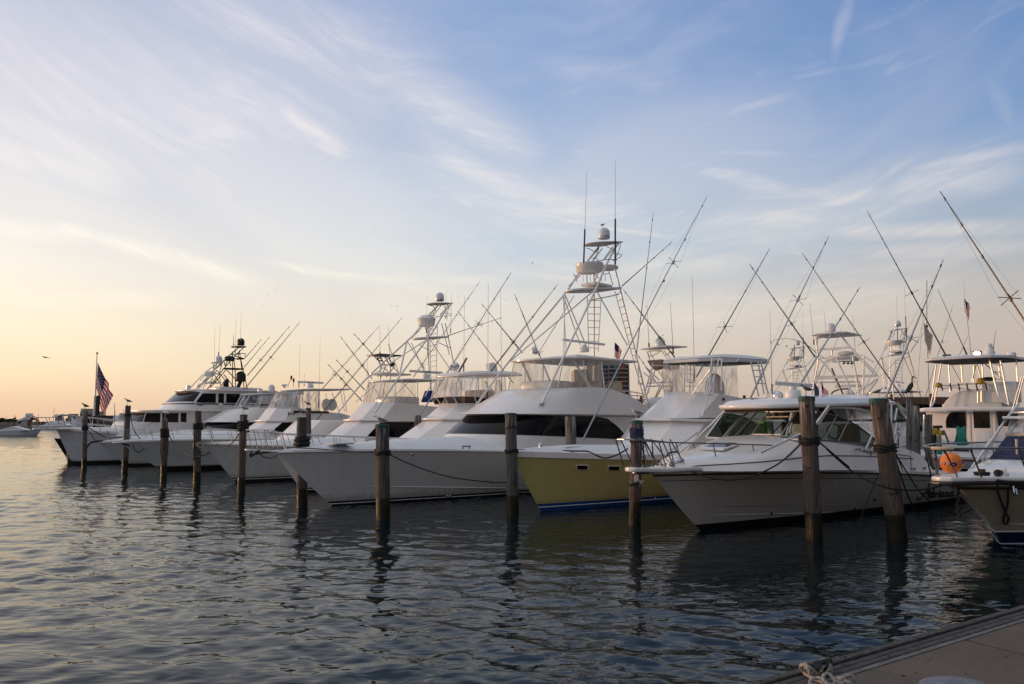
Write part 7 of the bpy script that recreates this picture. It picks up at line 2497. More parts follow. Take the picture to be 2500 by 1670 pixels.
radome(Tb, TX(508, 492, 0), .22, .45)
cv = [TX(x, y, .8) for x, y in ((275, 715), (530, 690), (540, 760), (470, 890), (420, 895), (350, 830))]
cv2 = [TX(x, y, -.6) for x, y in ((400, 715), (620, 700), (620, 780), (600, 850), (500, 880), (430, 820))]
MB().loft([cv, cv2], True, True, True).build('helm_cover', M['canvas_brown'], Tb.root, 40, .05, 3)
MB().prism([TX(600, 790, .2), TX(750, 780, .2), TX(745, 860, .2), TX(560, 870, .2)], (-.5, 0, 0)).build('helm_seat', M['canvas_brown'], Tb.root, 40, .05)
for (bx, by, tx, ty) in ((320, 500, 293, 0), (740, 600, 705, 0)):
 a_, b_ = TX(bx, by, .2), TX(tx, ty, .2)
 whip(Tb, a_, a_ + (b_ - a_) * 1.5, .018, 'whip')
outrigger(Tb, TX(765, 660, .3), TX(-130, -520, .9), .04, 'pole_dark', .26, .28)
outrigger(Tb, TX(440, 1090, .2), TX(75, 545, .6), .03, 'pole', 0)
MB().sphere(TX(500, 1500, 1.5), (.4, .4, .35), 12, 8).build('folded_seat_cover', M['canvas_white'], Tb.root, 60)
for b_ in (G, H, I, Fb, E, D, Cc, B_, J, K, Lb, Tb):
 split_tree(b_.root)
# ================================================================== boats across the far pier (copies of a tower boat)
farlab = (('distant tower boat seen between the canvas topped bridge and the bright pipe tower', (1943, 0), 82.0, 46),
          ('distant tower boat seen between the bright pipe tower and the stern facing boat', (2193, 0), 66.0, 46))
for lab, (pxx, _), Y, th in farlab:
 c = copy_tree(G.root)
 tgt = atdepth(pxx, 1035, Y)
 A_ = V((math.cos(R(th)), math.sin(R(th)), 0))
 c.location = V((tgt.x, tgt.y, 0)) - A_ * 12.8
 c.rotation_euler = (0, 0, R(th))
 c.name = 'tower_boat'
 c['label'] = lab
 c['group'] = 'tower boats at the far pier'
# dark topped boat between E and D
Xb = Boat('tower_boat', 'boat with a small dark framed tower top, hidden behind the second tower boat', 'boat', theta=46.0, origin=(-6.5 - 3.2, 41.5, 0), group=None)
MB().loft([[V((-3.5, -.1, 1.7)), V((2, -1.9, 1.4)), V((6, -2, 1.2)), V((6, 2, 1.2)), V((2, 1.9, 1.4)), V((-3.5, .1, 1.7))], [V((-2.2, -.1, -.3)), V((2, -1.7, -.3)), V((6, -1.8, -.3)), V((6, 1.8, -.3)), V((2, 1.7, -.3)), V((-2.2, .1, -.3))]], True, True, True).build('hull', M['gel'], Xb.root, 40)
MB().loft([[V((-2.5, -1.3, 1.4)), V((4, -1.5, 1.3)), V((4, 1.5, 1.3)), V((-2.5, 1.3, 1.4))], [V((-1, -1.2, 2.7)), V((4, -1.3, 2.7)), V((4, 1.3, 2.7)), V((-1, 1.2, 2.7))]], True, False, True).build('deckhouse', M['gel'], Xb.root, 30, .06)
T = MB()
T2 = MB()
for pts in ([(470, 860), (505, 945)], [(500, 860), (545, 945)], [(545, 860), (590, 940)], [(580, 860), (620, 950)], [(482, 880), (515, 880)], [(490, 905), (525, 905)]):
 T.tube([Xb.P(c3(x, y), 0.2) for x, y in pts], .035, 6)
for pts in ([(495, 950), (610, 940)], [(520, 950), (480, 1060)], [(560, 950), (510, 1060)], [(600, 940), (690, 1030)], [(640, 960), (560, 1060)], [(480, 1025), (690, 1030)], [(540, 970), (620, 1050)], [(505, 950), (505, 1100)], [(600, 950), (600, 1100)]):
 T2.tube([Xb.P(c3(x, y), .2) for x, y in pts], .03, 6)
T.build('upper_frame', M['dark_alu'], Xb.root)
T2.build('lower_frame', M['alu'], Xb.root)
q = Xb.P(c3(540, 855), .2)
MB().box(q, (1.5, 1.3, .07)).build('tower_roof', M['dark_alu'], Xb.root, 30, .02)
q = Xb.P(c3(585, 1035), .2)
MB().box(q, (2.0, 1.5, .1)).build('belly_platform', M['gel'], Xb.root, 30, .03)
MB().tube([Xb.P(c3(620, 955), .2), Xb.P(c3(610, 925), .2)], .16, 10).build('helm_cover', M['black'], Xb.root)
for (bx, by, tx, ty) in ((500, 850, 500, 590), (595, 905, 582, 570), (388, 1160, 380, 900)):
 whip(Xb, Xb.P(c3(bx, by), 0), Xb.P(c3(tx, ty), 0), .02, 'whip')
for (bx, by, tx, ty) in ((480, 900, 248, 642), (355, 1185, 76, 890), (330, 1290, 0, 935)):
 outrigger(Xb, Xb.P(c3(bx, by), -.5), Xb.P(c3(tx, ty), -1.4), .04, 'pole_dark', .25, .6)
# ================================================================== birds
def gull(loc, heading, ln, label, back='gull_grey', body='gull_white', pose='stand', neck=0.0, name='gull', group='gulls resting on the pilings', beak='beak', legs=True):
 """standing bird; heading in degrees of the beak direction (0 = +X); ln = body length"""
 root = empty(name, loc, R(heading), label, 'bird', group)
 s = ln
 lh = 0.24 * s if legs else 0.0
 if pose == 'preen':
  sp = [(-.52, .30, .02), (-.36, .32, .07), (-.15, .36, .15), (.08, .40, .165), (.24, .46, .12), (.32, .53, .075), (.28, .60, .078), (.16, .58, .085), (.08, .52, .06), (.02, .47, .018)]
 elif pose == 'upright':
  sp = [(-.45, -.02, .02), (-.30, .05, .07), (-.12, .20, .14), (.02, .38, .15), (.10, .52, .10), (.13, .64, .05), (.12, .78, .042), (.16, .88, .055), (.24, .92, .05), (.30, .90, .022), (.46, .84, .008)]
 else:
  sp = [(-.52, .22, .015), (-.38, .25, .06), (-.18, .30, .14), (.05, .36, .165), (.20, .44, .12), (.26, .53 + neck, .075), (.31, .59 + neck, .085), (.38, .59 + neck, .07), (.43, .57 + neck, .022), (.52, .55 + neck, .008)]
 k = MB()
 rings = []
 for x, z, r in sp:
  rings.append([V((x * s + 0.35 * r * s * math.cos(2 * math.pi * j / 10) * (0.6 if r < .1 else .25), r * s * math.sin(2 * math.pi * j / 10) * .92, z * s + lh + r * s * math.cos(2 * math.pi * j / 10))) for j in range(10)])
 k.loft(rings, True, True, True)
 for sg in (1, -1):
  if legs:
   k.tube([V((.02 * s, .06 * s * sg, .26 * s + lh)), V((.03 * s, .06 * s * sg, 0))], .014 * s, 5)
   k.tube([V((-.02 * s, .06 * s * sg, .008)), V((.10 * s, .07 * s * sg, .004))], .014 * s, 4)
 k.build('body', M[body], root, 70)
 for sg in (1, -1):
  wv = []
  for x, z, r in ((-.56, .25, .02), (-.40, .29, .055), (-.15, .36, .10), (.08, .42, .115), (.19, .44, .05)):
   if pose == 'upright':
    x, z = x * .62, .06 + (x + .56) * .62
   wv.append([V((x * s, sg * (.085 if r > .05 else .05) * s + sg * r * s * .62 * math.cos(2 * math.pi * j / 8), z * s + lh + r * s * 1.0 * math.sin(2 * math.pi * j / 8) - .02 * s)) for j in range(8)])
  MB().loft(wv, True, True, True).build('folded_wing', M[back], root, 70)
 bx, bz = sp[-2][0], sp[-2][1]
 ex, ez = sp[-1][0], sp[-1][1]
 MB().tube([V((bx * s, 0, bz * s + lh)), V((ex * s + (.05 * s if pose != 'preen' else 0), 0, ez * s + lh - .01 * s))], .02 * s, 6, r2=.004).build('beak', M[beak], root)
 return root
def flyer(q, Y, span, bank, label, m='bird_dark', heading=180):
 c = atdepth(*q, Y)
 root = empty('flying_gull', c, R(heading), label, 'bird', 'gulls in flight over the harbour')
 s = span
 k = MB()
 rings = []
 for x, r in ((-.22, .004), (-.12, .03), (0, .045), (.10, .035), (.15, .022), (.19, .004)):
  rings.append([V((x * s, r * s * math.cos(2 * math.pi * j / 8), r * s * math.sin(2 * math.pi * j / 8) * .9)) for j in range(8)])
 k.loft(rings, True, True, True)
 k.build('body', M[m], root, 70)
 for sg in (1, -1):
  pts = [(.04, .03, 0.0, .13), (.08, .20, .07, .12), (.03, .36, .05, .09), (-.05, .52, -.02, .02)]
  top = [V((x * s + c_ * s * .5, y * s * sg, (z + bank * y * sg) * s)) for x, y, z, c_ in pts]
  bot = [V((x * s - c_ * s * .5, y * s * sg, (z + bank * y * sg) * s - .004)) for x, y, z, c_ in pts]
  kk = MB()
  vs = [q + V((0, 0, .006 * s)) for q in top] + [q + V((0, 0, .006 * s)) for q in bot] + [q - V((0, 0, .006 * s)) for q in top] + [q - V((0, 0, .006 * s)) for q in bot]
  fs = []
  for i in range(3):
   fs += [(i, i + 1, 5 + i, 4 + i), (8 + i + 1, 8 + i, 12 + i, 13 + i), (i, 8 + i, 9 + i, 1 + i), (4 + i, 5 + i, 13 + i, 12 + i)]
  fs += [(3, 11, 15, 7), (0, 4, 12, 8)]
  kk.add(vs, fs).build('wing', M[m], root, 40)
 return root
def on(key, dx=0.0, dy=0.0, dz=0.01):
 t = PL[key][2]
 return V((t.x + dx, t.y + dy, t.z + dz))
gull(on('a', -.02), 168, .50, 'dark bird facing left on the slim piling nearest the yacht bow', 'bird_dark', 'gull_grey')
gull(on('b', -.03), 230, .42, 'small gull on the tall piling right of the flag', 'gull_grey', 'gull_white')
gull(on('c', 0), 160, .45, 'white gull bending its head back to preen on the short rope wound piling', 'gull_white', 'gull_white', 'preen')
gull(on('d', -.03), 175, .46, 'white and grey gull facing left on the piling with the tangled pale rope', 'gull_grey', 'gull_white', neck=-.10)
gull(on('e', -.02), 150, .46, 'grey backed gull facing left on the green capped piling before the long bow rail', 'gull_grey', 'gull_white', neck=-.04)
gull(on('f', -.04, 0, .03), 205, .36, 'pale preening gull on the green capped piling behind the large white bow', 'gull_white', 'gull_white', 'preen')
gull(on('g', -.05), 190, .35, 'small dark bird on the tall thin piling in front of the cabin window', 'bird_dark', 'gull_grey')
gull(on('h', -.06, 0, .03), 172, .36, 'grey gull crouched facing left on the piling before the large white hull', 'gull_grey', 'gull_white', legs=False)
gull(on('l', -.02, 0, .03), 160, .34, 'white headed gull on the piling wound with blue rope', 'gull_grey', 'gull_white', neck=-.06)
gull(on('m', .0, 0, .03), 190, .30, 'plump grey gull on the tall knotty piling before the cabin cruiser', 'gull_grey', 'gull_grey')
gull(on('n', .0, 0, .03), 15, .27, 'brown young gull facing right on the thick leaning piling', 'gull_brown', 'gull_white')
gull(on('o', .05), 20, .62, 'dark cormorant with its neck raised on the tall pale piling', 'bird_dark', 'bird_dark', 'upright', name='cormorant', group=None)
q = G.W(G.P(c7(1065, 808), 0))
gull(q - V((0, 0, .02)), 30, .26, 'black bird perched on the white dome of the tallest tower', 'bird_dark', 'bird_dark', name='crow', group=None)
flyer(c1(437, 482), 70, 1.05, .06, 'gull gliding left of the flag, wings spread')
flyer(c3(665, 384), 60, .36, -.05, 'small gull in flight left of the second tallest tower')
flyer(c7(395, 1146), 60, .34, .3, 'pale small gull in flight between the two tall towers', 'gull_white')
for i, q in enumerate((c2(1078, 28), c2(993, 84), c2(950, 182), c2(1795, 275), c2(1494, 340), c2(848, 812), c2(950, 792), c3(606, 373), c3(1250, 288), c3(1696, 318))):
 flyer(q, 90, .30, .2 - .05 * (i % 7), 'tiny far off gull in the hazy sky above the boats')
# ================================================================== flags
fp = empty('flagpole', atdepth(*c1(915, 850), 62) * 1.0, 0, 'thin flagpole with a gold ball rising from the white and black mooring posts', 'flagpole')
b0 = V(fp.location)
t0 = atdepth(*c1(929, 440), 62)
MB().tube([V((0, 0, -.3)), t0 - b0], .055, 8, r2=.03).build('pole', M['whip'], fp)
MB().sphere(t0 - b0, .09, 10, 8).build('pole_finial', mat('gold_paint', (.6, .4, .1), .4, .6), fp)
fo = flag_mesh('flag', 3.5, 2.0, None, atdepth(*c1(922, 780), 61.8), R(-8), 2.5, .46, 4)
tag(fo, 'large star spangled flag hanging limp on the flagpole by the motor yacht', 'flag', 'american flags on the boats')
MB().tube([atdepth(*c1(900, 750), 61.9), atdepth(*c1(900, 1040), 61.9)], .03, 5)
for (q0, q1, w_, m_, lab) in ((c1(912, 850), c1(912, 1160), 24, 'pure_white', 'white painted mooring post under the flag'), (c1(942, 848), c1(942, 1168), 32, 'pile_grey', 'black mooring post beside the white one under the flag')):
 a, b = atdepth(*q0, 61), atdepth(q0[0], q1[1], 61)
 r_ = w_ / 3.92 / FPX * 61 / 2
 o = empty('mooring_post', V((a.x, a.y, 0)), 0, lab, 'piling')
 h_ = a.z
 MB().lathe([(r_ * 1.05, -2), (r_ * 1.05, .5), (r_, h_ * .6), (r_ * .97, h_), (r_ * .5, h_ + .02)], (0, 0, 0), 14).build('post', mat('post_white', (.80, .76, .70), .8, var=.3, vscale=3) if m_ == 'pure_white' else mat('post_black', (.02, .018, .016), .7, var=.3), o, 40)
 if m_ == 'pure_white':
  zb = atdepth(q0[0], c1(0, 1040)[1], 61).z
  MB().lathe([(r_ * 1.06, 0), (r_ * 1.06, zb)], (0, 0, 0), 14).build('dark_foot', M['boot_black'], o, 40)
a, b = atdepth(*c1(948, 1045), 60), atdepth(*c1(1010, 1165), 60)
bx = empty('dock_box', V(((a.x + b.x) / 2, 60.3, 0)), 0, 'dark olive box beside the black mooring post under the flag', 'box')
MB().box((0, 0, a.z / 2), (b.x - a.x, 1.6, a.z)).build('box_body', mat('olive_box_paint', (.07, .07, .05), .8, var=.2), bx, 30, .05)
MB().box((0, 0, a.z + .03), (b.x - a.x + .1, 1.7, .08)).build('box_lid', mat('olive_lid_paint', (.10, .09, .07), .8), bx, 30, .02)
def small_flag(q, q2, B, p, w_, h_, rz, droop, furl, seed, label, plain=None, grp='american flags on the boats', staff=True, Y=None):
 W0 = B.W(B.P(q2, p)) if Y is None else atdepth(*q2, Y)
 o = flag_mesh('flag', w_, h_, None, W0, rz, droop, furl, seed, plain)
 return tag(o, label, 'flag', grp)
small_flag(None, c4(1180, 660), G, 0, .95, .62, R(5), .42, .38, 2, 'small striped flag drooping on the hardtop of the largest white boat')
M['flag_state'] = mat('blue_white_flag_cloth', (.06, .065, .15), .85, var=.6, vscale=6)
fb1 = small_flag(None, c6(25, 1040), I, .3, .5, .40, R(6), .32, .34, 3, 'small striped flag above the roof of the cabin cruiser')
fb2 = small_flag(None, z6(1065, 1040), I, .3, .5, .46, R(4), .38, .30, 5, 'blue flag hanging beside the striped one above the cabin cruiser', M['flag_state'], None)
k = MB()
for q, q2 in ((z6(1240, 735), z6(1260, 1075)), (z6(1068, 770), z6(1066, 1080))):
 k.tube([I.P(q, .3), I.P(q2, .3)], .012, 5)
k.build('flag_staff', M['steel_dark'], I.root)
W_ = K.W(KX(1393, 232, -.6))
o = flag_mesh('flag', .9, .62, None, W_, R(5), .48, .36, 6)
tag(o, 'small striped flag high on the white staff of the stern facing boat', 'flag', 'american flags on the boats')
W_ = K.W(KX(1010, 520, -2.5))
o = flag_mesh('flag', 1.25, .95, None, W_, R(10), .75, .40, 8, mat('pale_pink_flag_cloth', (.60, .47, .42), .9, var=.25, vscale=8))
tag(o, 'pale worn flag hanging on a thin pole left of the stern facing boat', 'flag')
pq = empty('flagpole', V((W_.x, W_.y, 0)), 0, 'thin tall pole carrying the pale worn flag', 'flagpole')
k = MB()
k.tube([V((.02, 0, .5)), K.W(KX(1030, 380, -2.5)) - V((W_.x, W_.y, 0)), K.W(KX(1031, -60, -2.5)) - V((W_.x, W_.y, 0))], .018, 5)
k.build('pole', M['steel_dark'], pq)
MB().sphere(K.W(KX(1030, 378, -2.5)) - V((W_.x, W_.y, 0)), .07, 8, 6).build('pole_finial', M['black'], pq)
# ================================================================== mooring lines
def rope(label, pts, r=.017, m='rope_black', grp='black mooring lines between the pilings and boats', smooth=5):
 """pts: (photo point, depth)"""
 P_ = smooth_path([atdepth(q[0], q[1], Y) for q, Y in pts], smooth)
 o = MB().tube([p - P_[0] for p in P_], r, 6).build('mooring_line', M[m], None)
 o.location = P_[0]
 return tag(o, label, 'rope', grp)
yh, yj, yl, ym, yn = (PL[k_][1] for k_ in 'hjlmn')
gb_ = G.W(V((-1.2, 0, 1.86)))
rope('black line from the large white bow to the piling before its hull', [((d1(470, 560)), gb_.y - .3), (d1(700, 572), gb_.y - 1.2), (d1(1000, 596), yh + .6), (d1(1250, 604), yh)], .016)
rope('long sagging black line across the large white hull between two green capped pilings', [(d1(1365, 622), yh), (d1(1600, 728), yh + .2), (d1(1900, 828), yh + .5), (d1(2150, 870), yh + .8), (d1(2348, 888), yj - .2), (d2(190, 892), yj - .1), (d2(345, 894), yj + .1)], .016)
ia = I.W(V((-.6, -.95, 1.55)))
rope('black line looping under the rail of the cabin cruiser up to the tall knotty piling', [(d3(745, 790), ia.y), (d3(880, 838), ia.y - .35), (d3(1070, 868), ia.y - .5), (d3(1240, 852), ia.y - .5), (d3(1400, 800), ia.y - .6), (d3(1600, 690), (ia.y + ym) / 2), (d3(1800, 500), ym - .1)], .018)
rope('long black line sagging from the tall knotty piling to the right edge boat', [(d3(1955, 505), ym - .1), (d3(2240, 745), ym + .05), (d4(60, 560), ym + .1), (d4(320, 790), ym + .0), (d4(600, 930), yn - .35), (d4(880, 968), yn - .2), (d4(1080, 945), yn - .2), (d4(1250, 898), yn - .3)], .019)
rope('steep black line from the thick leaning piling into the water', [(d4(705, 585), yn - .2), (d4(830, 970), yn + .1), (d4(940, 1200), yn + .6), (d4(1020, 1272), yn + .4)], .016)
rope('black line from the thick leaning piling sagging under the hull name', [(d4(712, 590), yn - .15), (d4(970, 990), yn + .3), (d4(1180, 1150), yn + 1.2), (d4(1330, 1200), yn + 1.6), (d4(1470, 1145), yn + 1.2)], .015)
rope('thin black line slanting down left of the thick leaning piling', [(d4(575, 800), yn + .3), (d4(520, 920), yn + .3), (d4(400, 1230), yn + .2), (d4(350, 1360), yn + .2)], .012)
rope('pair line from the leaning piling to the stern cleat of the cruiser', [(d4(700, 560), yn), (d4(760, 680), yn + 1.5), (d4(800, 780), yn + 3)], .014)
ya = PL['a'][1]
rope('black line from the slim piling to the yacht deck', [(d7(825, 362), ya), (d7(900, 400), ya + 1), (d7(960, 438), ya + 3), (d7(1010, 458), ya + 4)], .03)
rope('second black line below the first at the slim piling', [(d7(828, 365), ya), (d7(870, 430), ya + .8), (d7(915, 495), ya + 1.5)], .02)
yc = PL['c'][1]
yd_ = PL['d'][1]
ye = PL['e'][1]
rope('sagging black line between the two rope wound pilings', [(d7(1610, 432), yc), (d7(1650, 500), yc - .3), (d7(1720, 580), yc - 1.5), (d7(1800, 630), yc - 3), (d7(1870, 645), yd_), (d7(1940, 635), yd_ - .5), (d7(2005, 605), yd_ + .5)], .022)
rope('black loop hanging down the short rope wound piling', [(d7(1538, 410), yc - .3), (d7(1538, 600), yc - .32), (d7(1555, 680), yc - .34), (d7(1575, 695), yc - .34), (d7(1592, 670), yc - .34), (d7(1604, 560), yc - .32), (d7(1608, 420), yc - .3)], .024)
rope('black line hanging straight down left of the piling with tangled rope', [(d7(1852, 340), yd_ - .2), (d7(1855, 500), yd_ - .22), (d7(1853, 680), yd_ - .22)], .026)
rope('black line from the green capped piling down to the bow with the tall tower', [(d7(2292, 415), ye), (d7(2240, 490), ye + 1), (d7(2180, 540), ye + 2), (d7(2110, 545), ye + 3), (d7(2070, 520), ye + 4)], .02)
rope('pale tangled rope end hanging at the piling with the pale rope', [(d7(1880, 520), yd_ - .3), (d7(1920, 560), yd_ - .35), (d7(1950, 540), yd_ - .3), (d7(1925, 515), yd_ - .3), (d7(1890, 545), yd_ - .33), (d7(1945, 600), yd_ - .2), (d7(1970, 575), yd_)], .022, 'rope_white', None)
rope('line from the tall piling beside the flag down to the grey green bow', [(d7(1250, 260), PL['b'][1]), (d7(1265, 350), PL['b'][1] - .5), (d7(1300, 430), PL['b'][1] - .6), (d7(1350, 480), PL['b'][1] + .5)], .02)
for x0_, x1_, y1_ in ((1600, 1665, 760), (1650, 1745, 690), (1640, 1700, 640)):
 rope('one of the black lines fanning from the blue roped piling to the yellow boat', [(d2(x0_, 470), yl), (d2((x0_ + x1_) / 2 + 8, 580), yl + .8), (d2(x1_, y1_), yl + 2.0)], .013, grp='lines fanning from the blue roped piling')
rope('blue line running straight down the blue roped piling', [(d2(1575, 440), yl - .22), (d2(1570, 700), yl - .22), (d2(1588, 1000), yl - .22), (d2(1590, 1080), yl - .22)], .010, 'rope_blue', None)
k = MB()
a_, b_ = atdepth(*d2(1645, 470), yl + .1), atdepth(*d2(1648, 720), yl + .1)
for i in range(22):
 k.sphere(a_.lerp(b_, i / 21) + V((.012 * math.sin(i * 2), 0, 0)) - a_, (.022, .016, .026), 6, 4)
o = k.build('hanging_chain', M['rope_black'], None)
o.location = a_
tag(o, 'dark chain hanging on the right side of the blue roped piling', 'chain')
# torn pale rag caught on the piling
rg = [d2(x, y) for x, y in ((1552, 850), (1575, 800), (1600, 820), (1612, 880), (1655, 872), (1630, 905), (1608, 935), (1585, 915), (1560, 890))]
k = MB()
c_ = atdepth(*d2(1590, 870), yl - .26)
ps = [atdepth(*q, yl - .24 - .04 * (i % 3)) - c_ for i, q in enumerate(rg)]
k.add([V((0, -.05, 0))] + ps, [(0, 1 + i, 1 + (i + 1) % len(ps)) for i in range(len(ps))])
o = k.build('torn_rag', mat('dirty_pale_plastic', (.34, .31, .32), .6, var=.4, vscale=9), None, 0)
md = o.modifiers.new('thick', 'SOLIDIFY')
md.thickness = .008
o.location = c_
tag(o, 'torn pale plastic rag caught on the blue roped piling', 'rag')
rope('dark rope knot with a short end holding the rag on the piling', [(d2(1495, 905), yl - .2), (d2(1520, 918), yl - .28), (d2(1560, 905), yl - .3), (d2(1600, 900), yl - .3)], .028, grp=None)
# ================================================================== pier behind the sterns
pc = V((16.9, 30.8, 0))
pdv = V((.71, -.70, 0)).normalized()
pn = V((.70, .71, 0))
def pp_(a, b, z):
 q = pc + pdv * a + pn * b
 return V((q.x, q.y, z))
pr_ = empty('pier', pc, 0, 'pale concrete pier with a rusty edge behind the boat sterns', 'pier')
o_ = V(pc)
MB().prism([pp_(-75, -1.1, 1.18) - o_, pp_(16, -1.1, 1.18) - o_, pp_(16, 1.1, 1.18) - o_, pp_(-75, 1.1, 1.18) - o_], (0, 0, -.28)).build('pier_deck', M['concrete_pier'], pr_, 30, .02)
MB().prism([pp_(-75, -1.13, 1.205) - o_, pp_(16, -1.13, 1.205) - o_, pp_(16, -1.0, 1.205) - o_, pp_(-75, -1.0, 1.205) - o_], (0, 0, -.05)).build('edge_strip', M['rust'], pr_, 30)
for i in range(16):
 a_ = -72 + i * 5.7
 MB().lathe([(.16, -2.0), (.16, .89)], pp_(a_, -.9, 0) - o_, 10).build('pier_post', M['pile_grey'], pr_, 40)
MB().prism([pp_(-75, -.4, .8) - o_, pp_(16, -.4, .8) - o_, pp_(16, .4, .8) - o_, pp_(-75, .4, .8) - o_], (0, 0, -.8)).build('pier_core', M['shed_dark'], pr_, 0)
def PQ(q, b=0.0):
 """photo point on the vertical plane b metres across the pier"""
 d = ray(*q)
 base_ = pc + pn * b
 t = (base_ - CP).dot(pn) / d.dot(pn)
 return CP + d * t
def prop(name, q, b, label, cat):
 w_ = PQ(q, b)
 w_ = V((w_.x, w_.y, 1.18))
 return empty(name, w_, 0, label, cat), w_
e, w0_ = prop('fuel_valve', z2(1500, 1240), -.6, 'worn yellow valve block on grey and green pipes at the pier', 'valve')
f = lambda x, y, b=-.6: PQ(z2(x, y), b) - w0_
k = MB()
k.prism([f(1420, 640), f(1560, 640), f(1555, 800), f(1430, 800)], pn * .3)
k.prism([f(1565, 690), f(1690, 690), f(1670, 815), f(1560, 810)], pn * .3)
k.build('valve_body', M['yellow_box'], e, 30, .03)
MB().prism([f(1435, 575), f(1640, 575), f(1640, 640), f(1435, 640)], pn * .25).build('meter_head', M['iron'], e, 30, .03)
k = MB()
k.tube([f(1480, 800), f(1480, 1100)], .07, 10)
for y_ in (900, 970, 1035):
 k.tube([f(1440, y_), f(1555, y_)], .035, 8)
k.build('black_pipe', M['black'], e)
MB().tube([f(1590, 815), f(1590, 1120)], .09, 10).build('grey_pipe', M['concrete_pier'], e)
k = MB()
k.tube([f(1505, 1090), f(1505, 1250)], .055, 10)
k.tube([f(1610, 1110), f(1610, 1270)], .085, 10)
k.build('green_pipe', M['hose_green'], e)
MB().tube(smooth_path([f(1680, 710), f(1720, 740), f(1770, 850), (f(1835, 1030))], 4), .035, 8).build('teal_hose', M['teal_pipe'], e)
e, w0_ = prop('hose_rack', c6(1360, 1520), -.3, 'coil of green water hose hung on two green posts at the pier', 'hose')
f = lambda x, y, b=-.3: PQ(c6(x, y), b) - w0_
k = MB()
for x_, y_ in ((1327, 1335), (1393, 1335)):
 k.tube([f(x_, y_), f(x_ - 2, 1515)], .055, 10)
k.build('rack_post', M['hose_green'], e)
k = MB()
for i in range(7):
 x_ = 1335 + i * 9
 k.tube(smooth_path([f(x_, 1350 + 6 * (i % 2), -.38), f(x_ - 6, 1440, -.45), f(x_ - 12 + 4 * i, 1508, -.42), f(x_ + 8 + 3 * i, 1500, -.40), f(x_ + 4, 1420, -.44), f(x_, 1350, -.38)], 4), .035, 6)
k.tube(smooth_path([f(1320, 1400, -.4), f(1305, 1470, -.4), f(1290, 1512, -.4)], 4), .03)
k.tube(smooth_path([f(1395, 1480, -.4), f(1420, 1500, -.4), f(1425, 1512, -.4)], 4), .05)
k.build('hose_coil', M['hose_green'], e)
e, w0_ = prop('hose_hanger', z2(950, 1200), -.9, 'coil of pale grey hose hanging on a timber stub at the pier', 'hose')
f = lambda x, y, b=-.9: PQ(z2(x, y), b) - w0_
k = MB()
for i in range(9):
 d_ = i * 14
 k.tube(smooth_path([f(960 + d_ * .6, 770), f(905 + d_ * .8, 860), f(925 + d_, 1000), f(970 + d_, 1110), f(1030 + d_ * .7, 1080), f(1000 + d_ * .5, 940), f(970 + d_ * .4, 800)], 4), .022, 6)
k.tube(smooth_path([f(900, 980), f(868, 1050), f(875, 1130)], 4), .02)
k.build('hose_coil', M['rope_grey'], e)
k = MB()
k.prism([f(985, 815, -.8), f(1090, 810, -.8), f(1090, 1170, -.8), f(985, 1170, -.8)], pn * .3)
k.build('timber_stub', M['pile_grey'], e, 30, .02)
e, w0_ = prop('notice_sign', z2(615, 1150), -.95, 'small white notice sign with dark lettering on a bracket by the leaning piling', 'sign')
f = lambda x, y, b=-.95: PQ(z2(x, y), b) - w0_
MB().prism([f(543, 505), f(688, 512), f(684, 862), f(550, 862)], pn * .02).build('sign_board', mat('sign_white', (.55, .55, .56), .6), e, 30)
k = MB()
for (x0_, y0_, x1_, y1_) in ((600, 540, 625, 585), (608, 610, 630, 625), (578, 650, 648, 682), (600, 735, 640, 748), (580, 765, 655, 785), (572, 800, 660, 828)):
 n_ = 1 if x1_ - x0_ < 32 else max(2, int((x1_ - x0_) / 13))
 for i in range(n_):
  a_ = x0_ + (x1_ - x0_) * i / n_
  b_ = a_ + (x1_ - x0_) / n_ * .72
  k.prism([f(a_, y0_, -.953), f(b_, y0_, -.953), f(b_, y1_, -.953), f(a_, y1_, -.953)], -pn * .004)
k.build('lettering', M['black'], e, 0)
MB().tube(smooth_path([f(608, 862), f(612, 960), f(620, 1060), f(600, 1150), f(585, 1180)], 4), .035, 8).build('bracket', M['steel_dark'], e)
e, w0_ = prop('white_pole', z2(1225, 1190), -.5, 'slim white pole with black bands standing on the pier', 'pole')
f = lambda x, y, b=-.5: PQ(z2(x, y), b) - w0_
MB().tube([f(1240, 320), f(1215, 860), f(1222, 1190)], .035, 8).build('pole', M['gel'], e)
k = MB()
for y_ in (460, 665, 880):
 k.tube([f(1195, y_), f(1290, y_)], .025, 6)
k.build('band', M['black'], e)
e, w0_ = prop('dock_cleat', z2(935, 1330), -1.16, 'black cleat wrapped with rope on the pier edge behind the cruiser', 'cleat')
k = MB()
a_ = PQ(z2(800, 1300), -1.2) - w0_
b_ = PQ(z2(1045, 1300), -1.2) - w0_
k.tube([a_, b_], .045, 6)
k.build('cleat_bar', M['black'], e)
k = MB()
for i in range(6):
 t = .2 + i * .11
 c_ = a_.lerp(b_, t)
 k.tube([c_ + V((.07 * math.cos(j * .6 + i), -.03, -.09 + .13 * math.sin(j * .6 + i))) for j in range(11)], .028, 5)
k.build('rope_turns', M['rope_black'], e)
rope('grey line from the pier cleat down to the stern of the cruiser', [(z2(1040, 1360), 30), (z2(1200, 1450), 29.5), (z2(1340, 1545), 29)], .02, 'rope_grey', None)
a_ = PQ(d4(920, 730), -1.6)
e = empty('rubber_fender', V((a_.x, a_.y, .9)), 0, 'dark blue grey rubber fender lying under the pier edge', 'fender')
MB().sphere((0, 0, 0), (.62, .3, .22), 16, 10, Matrix.Rotation(-.75, 3, 'Z')).build('fender_body', mat('navy_rubber', (.03, .035, .05), .6), e, 60)
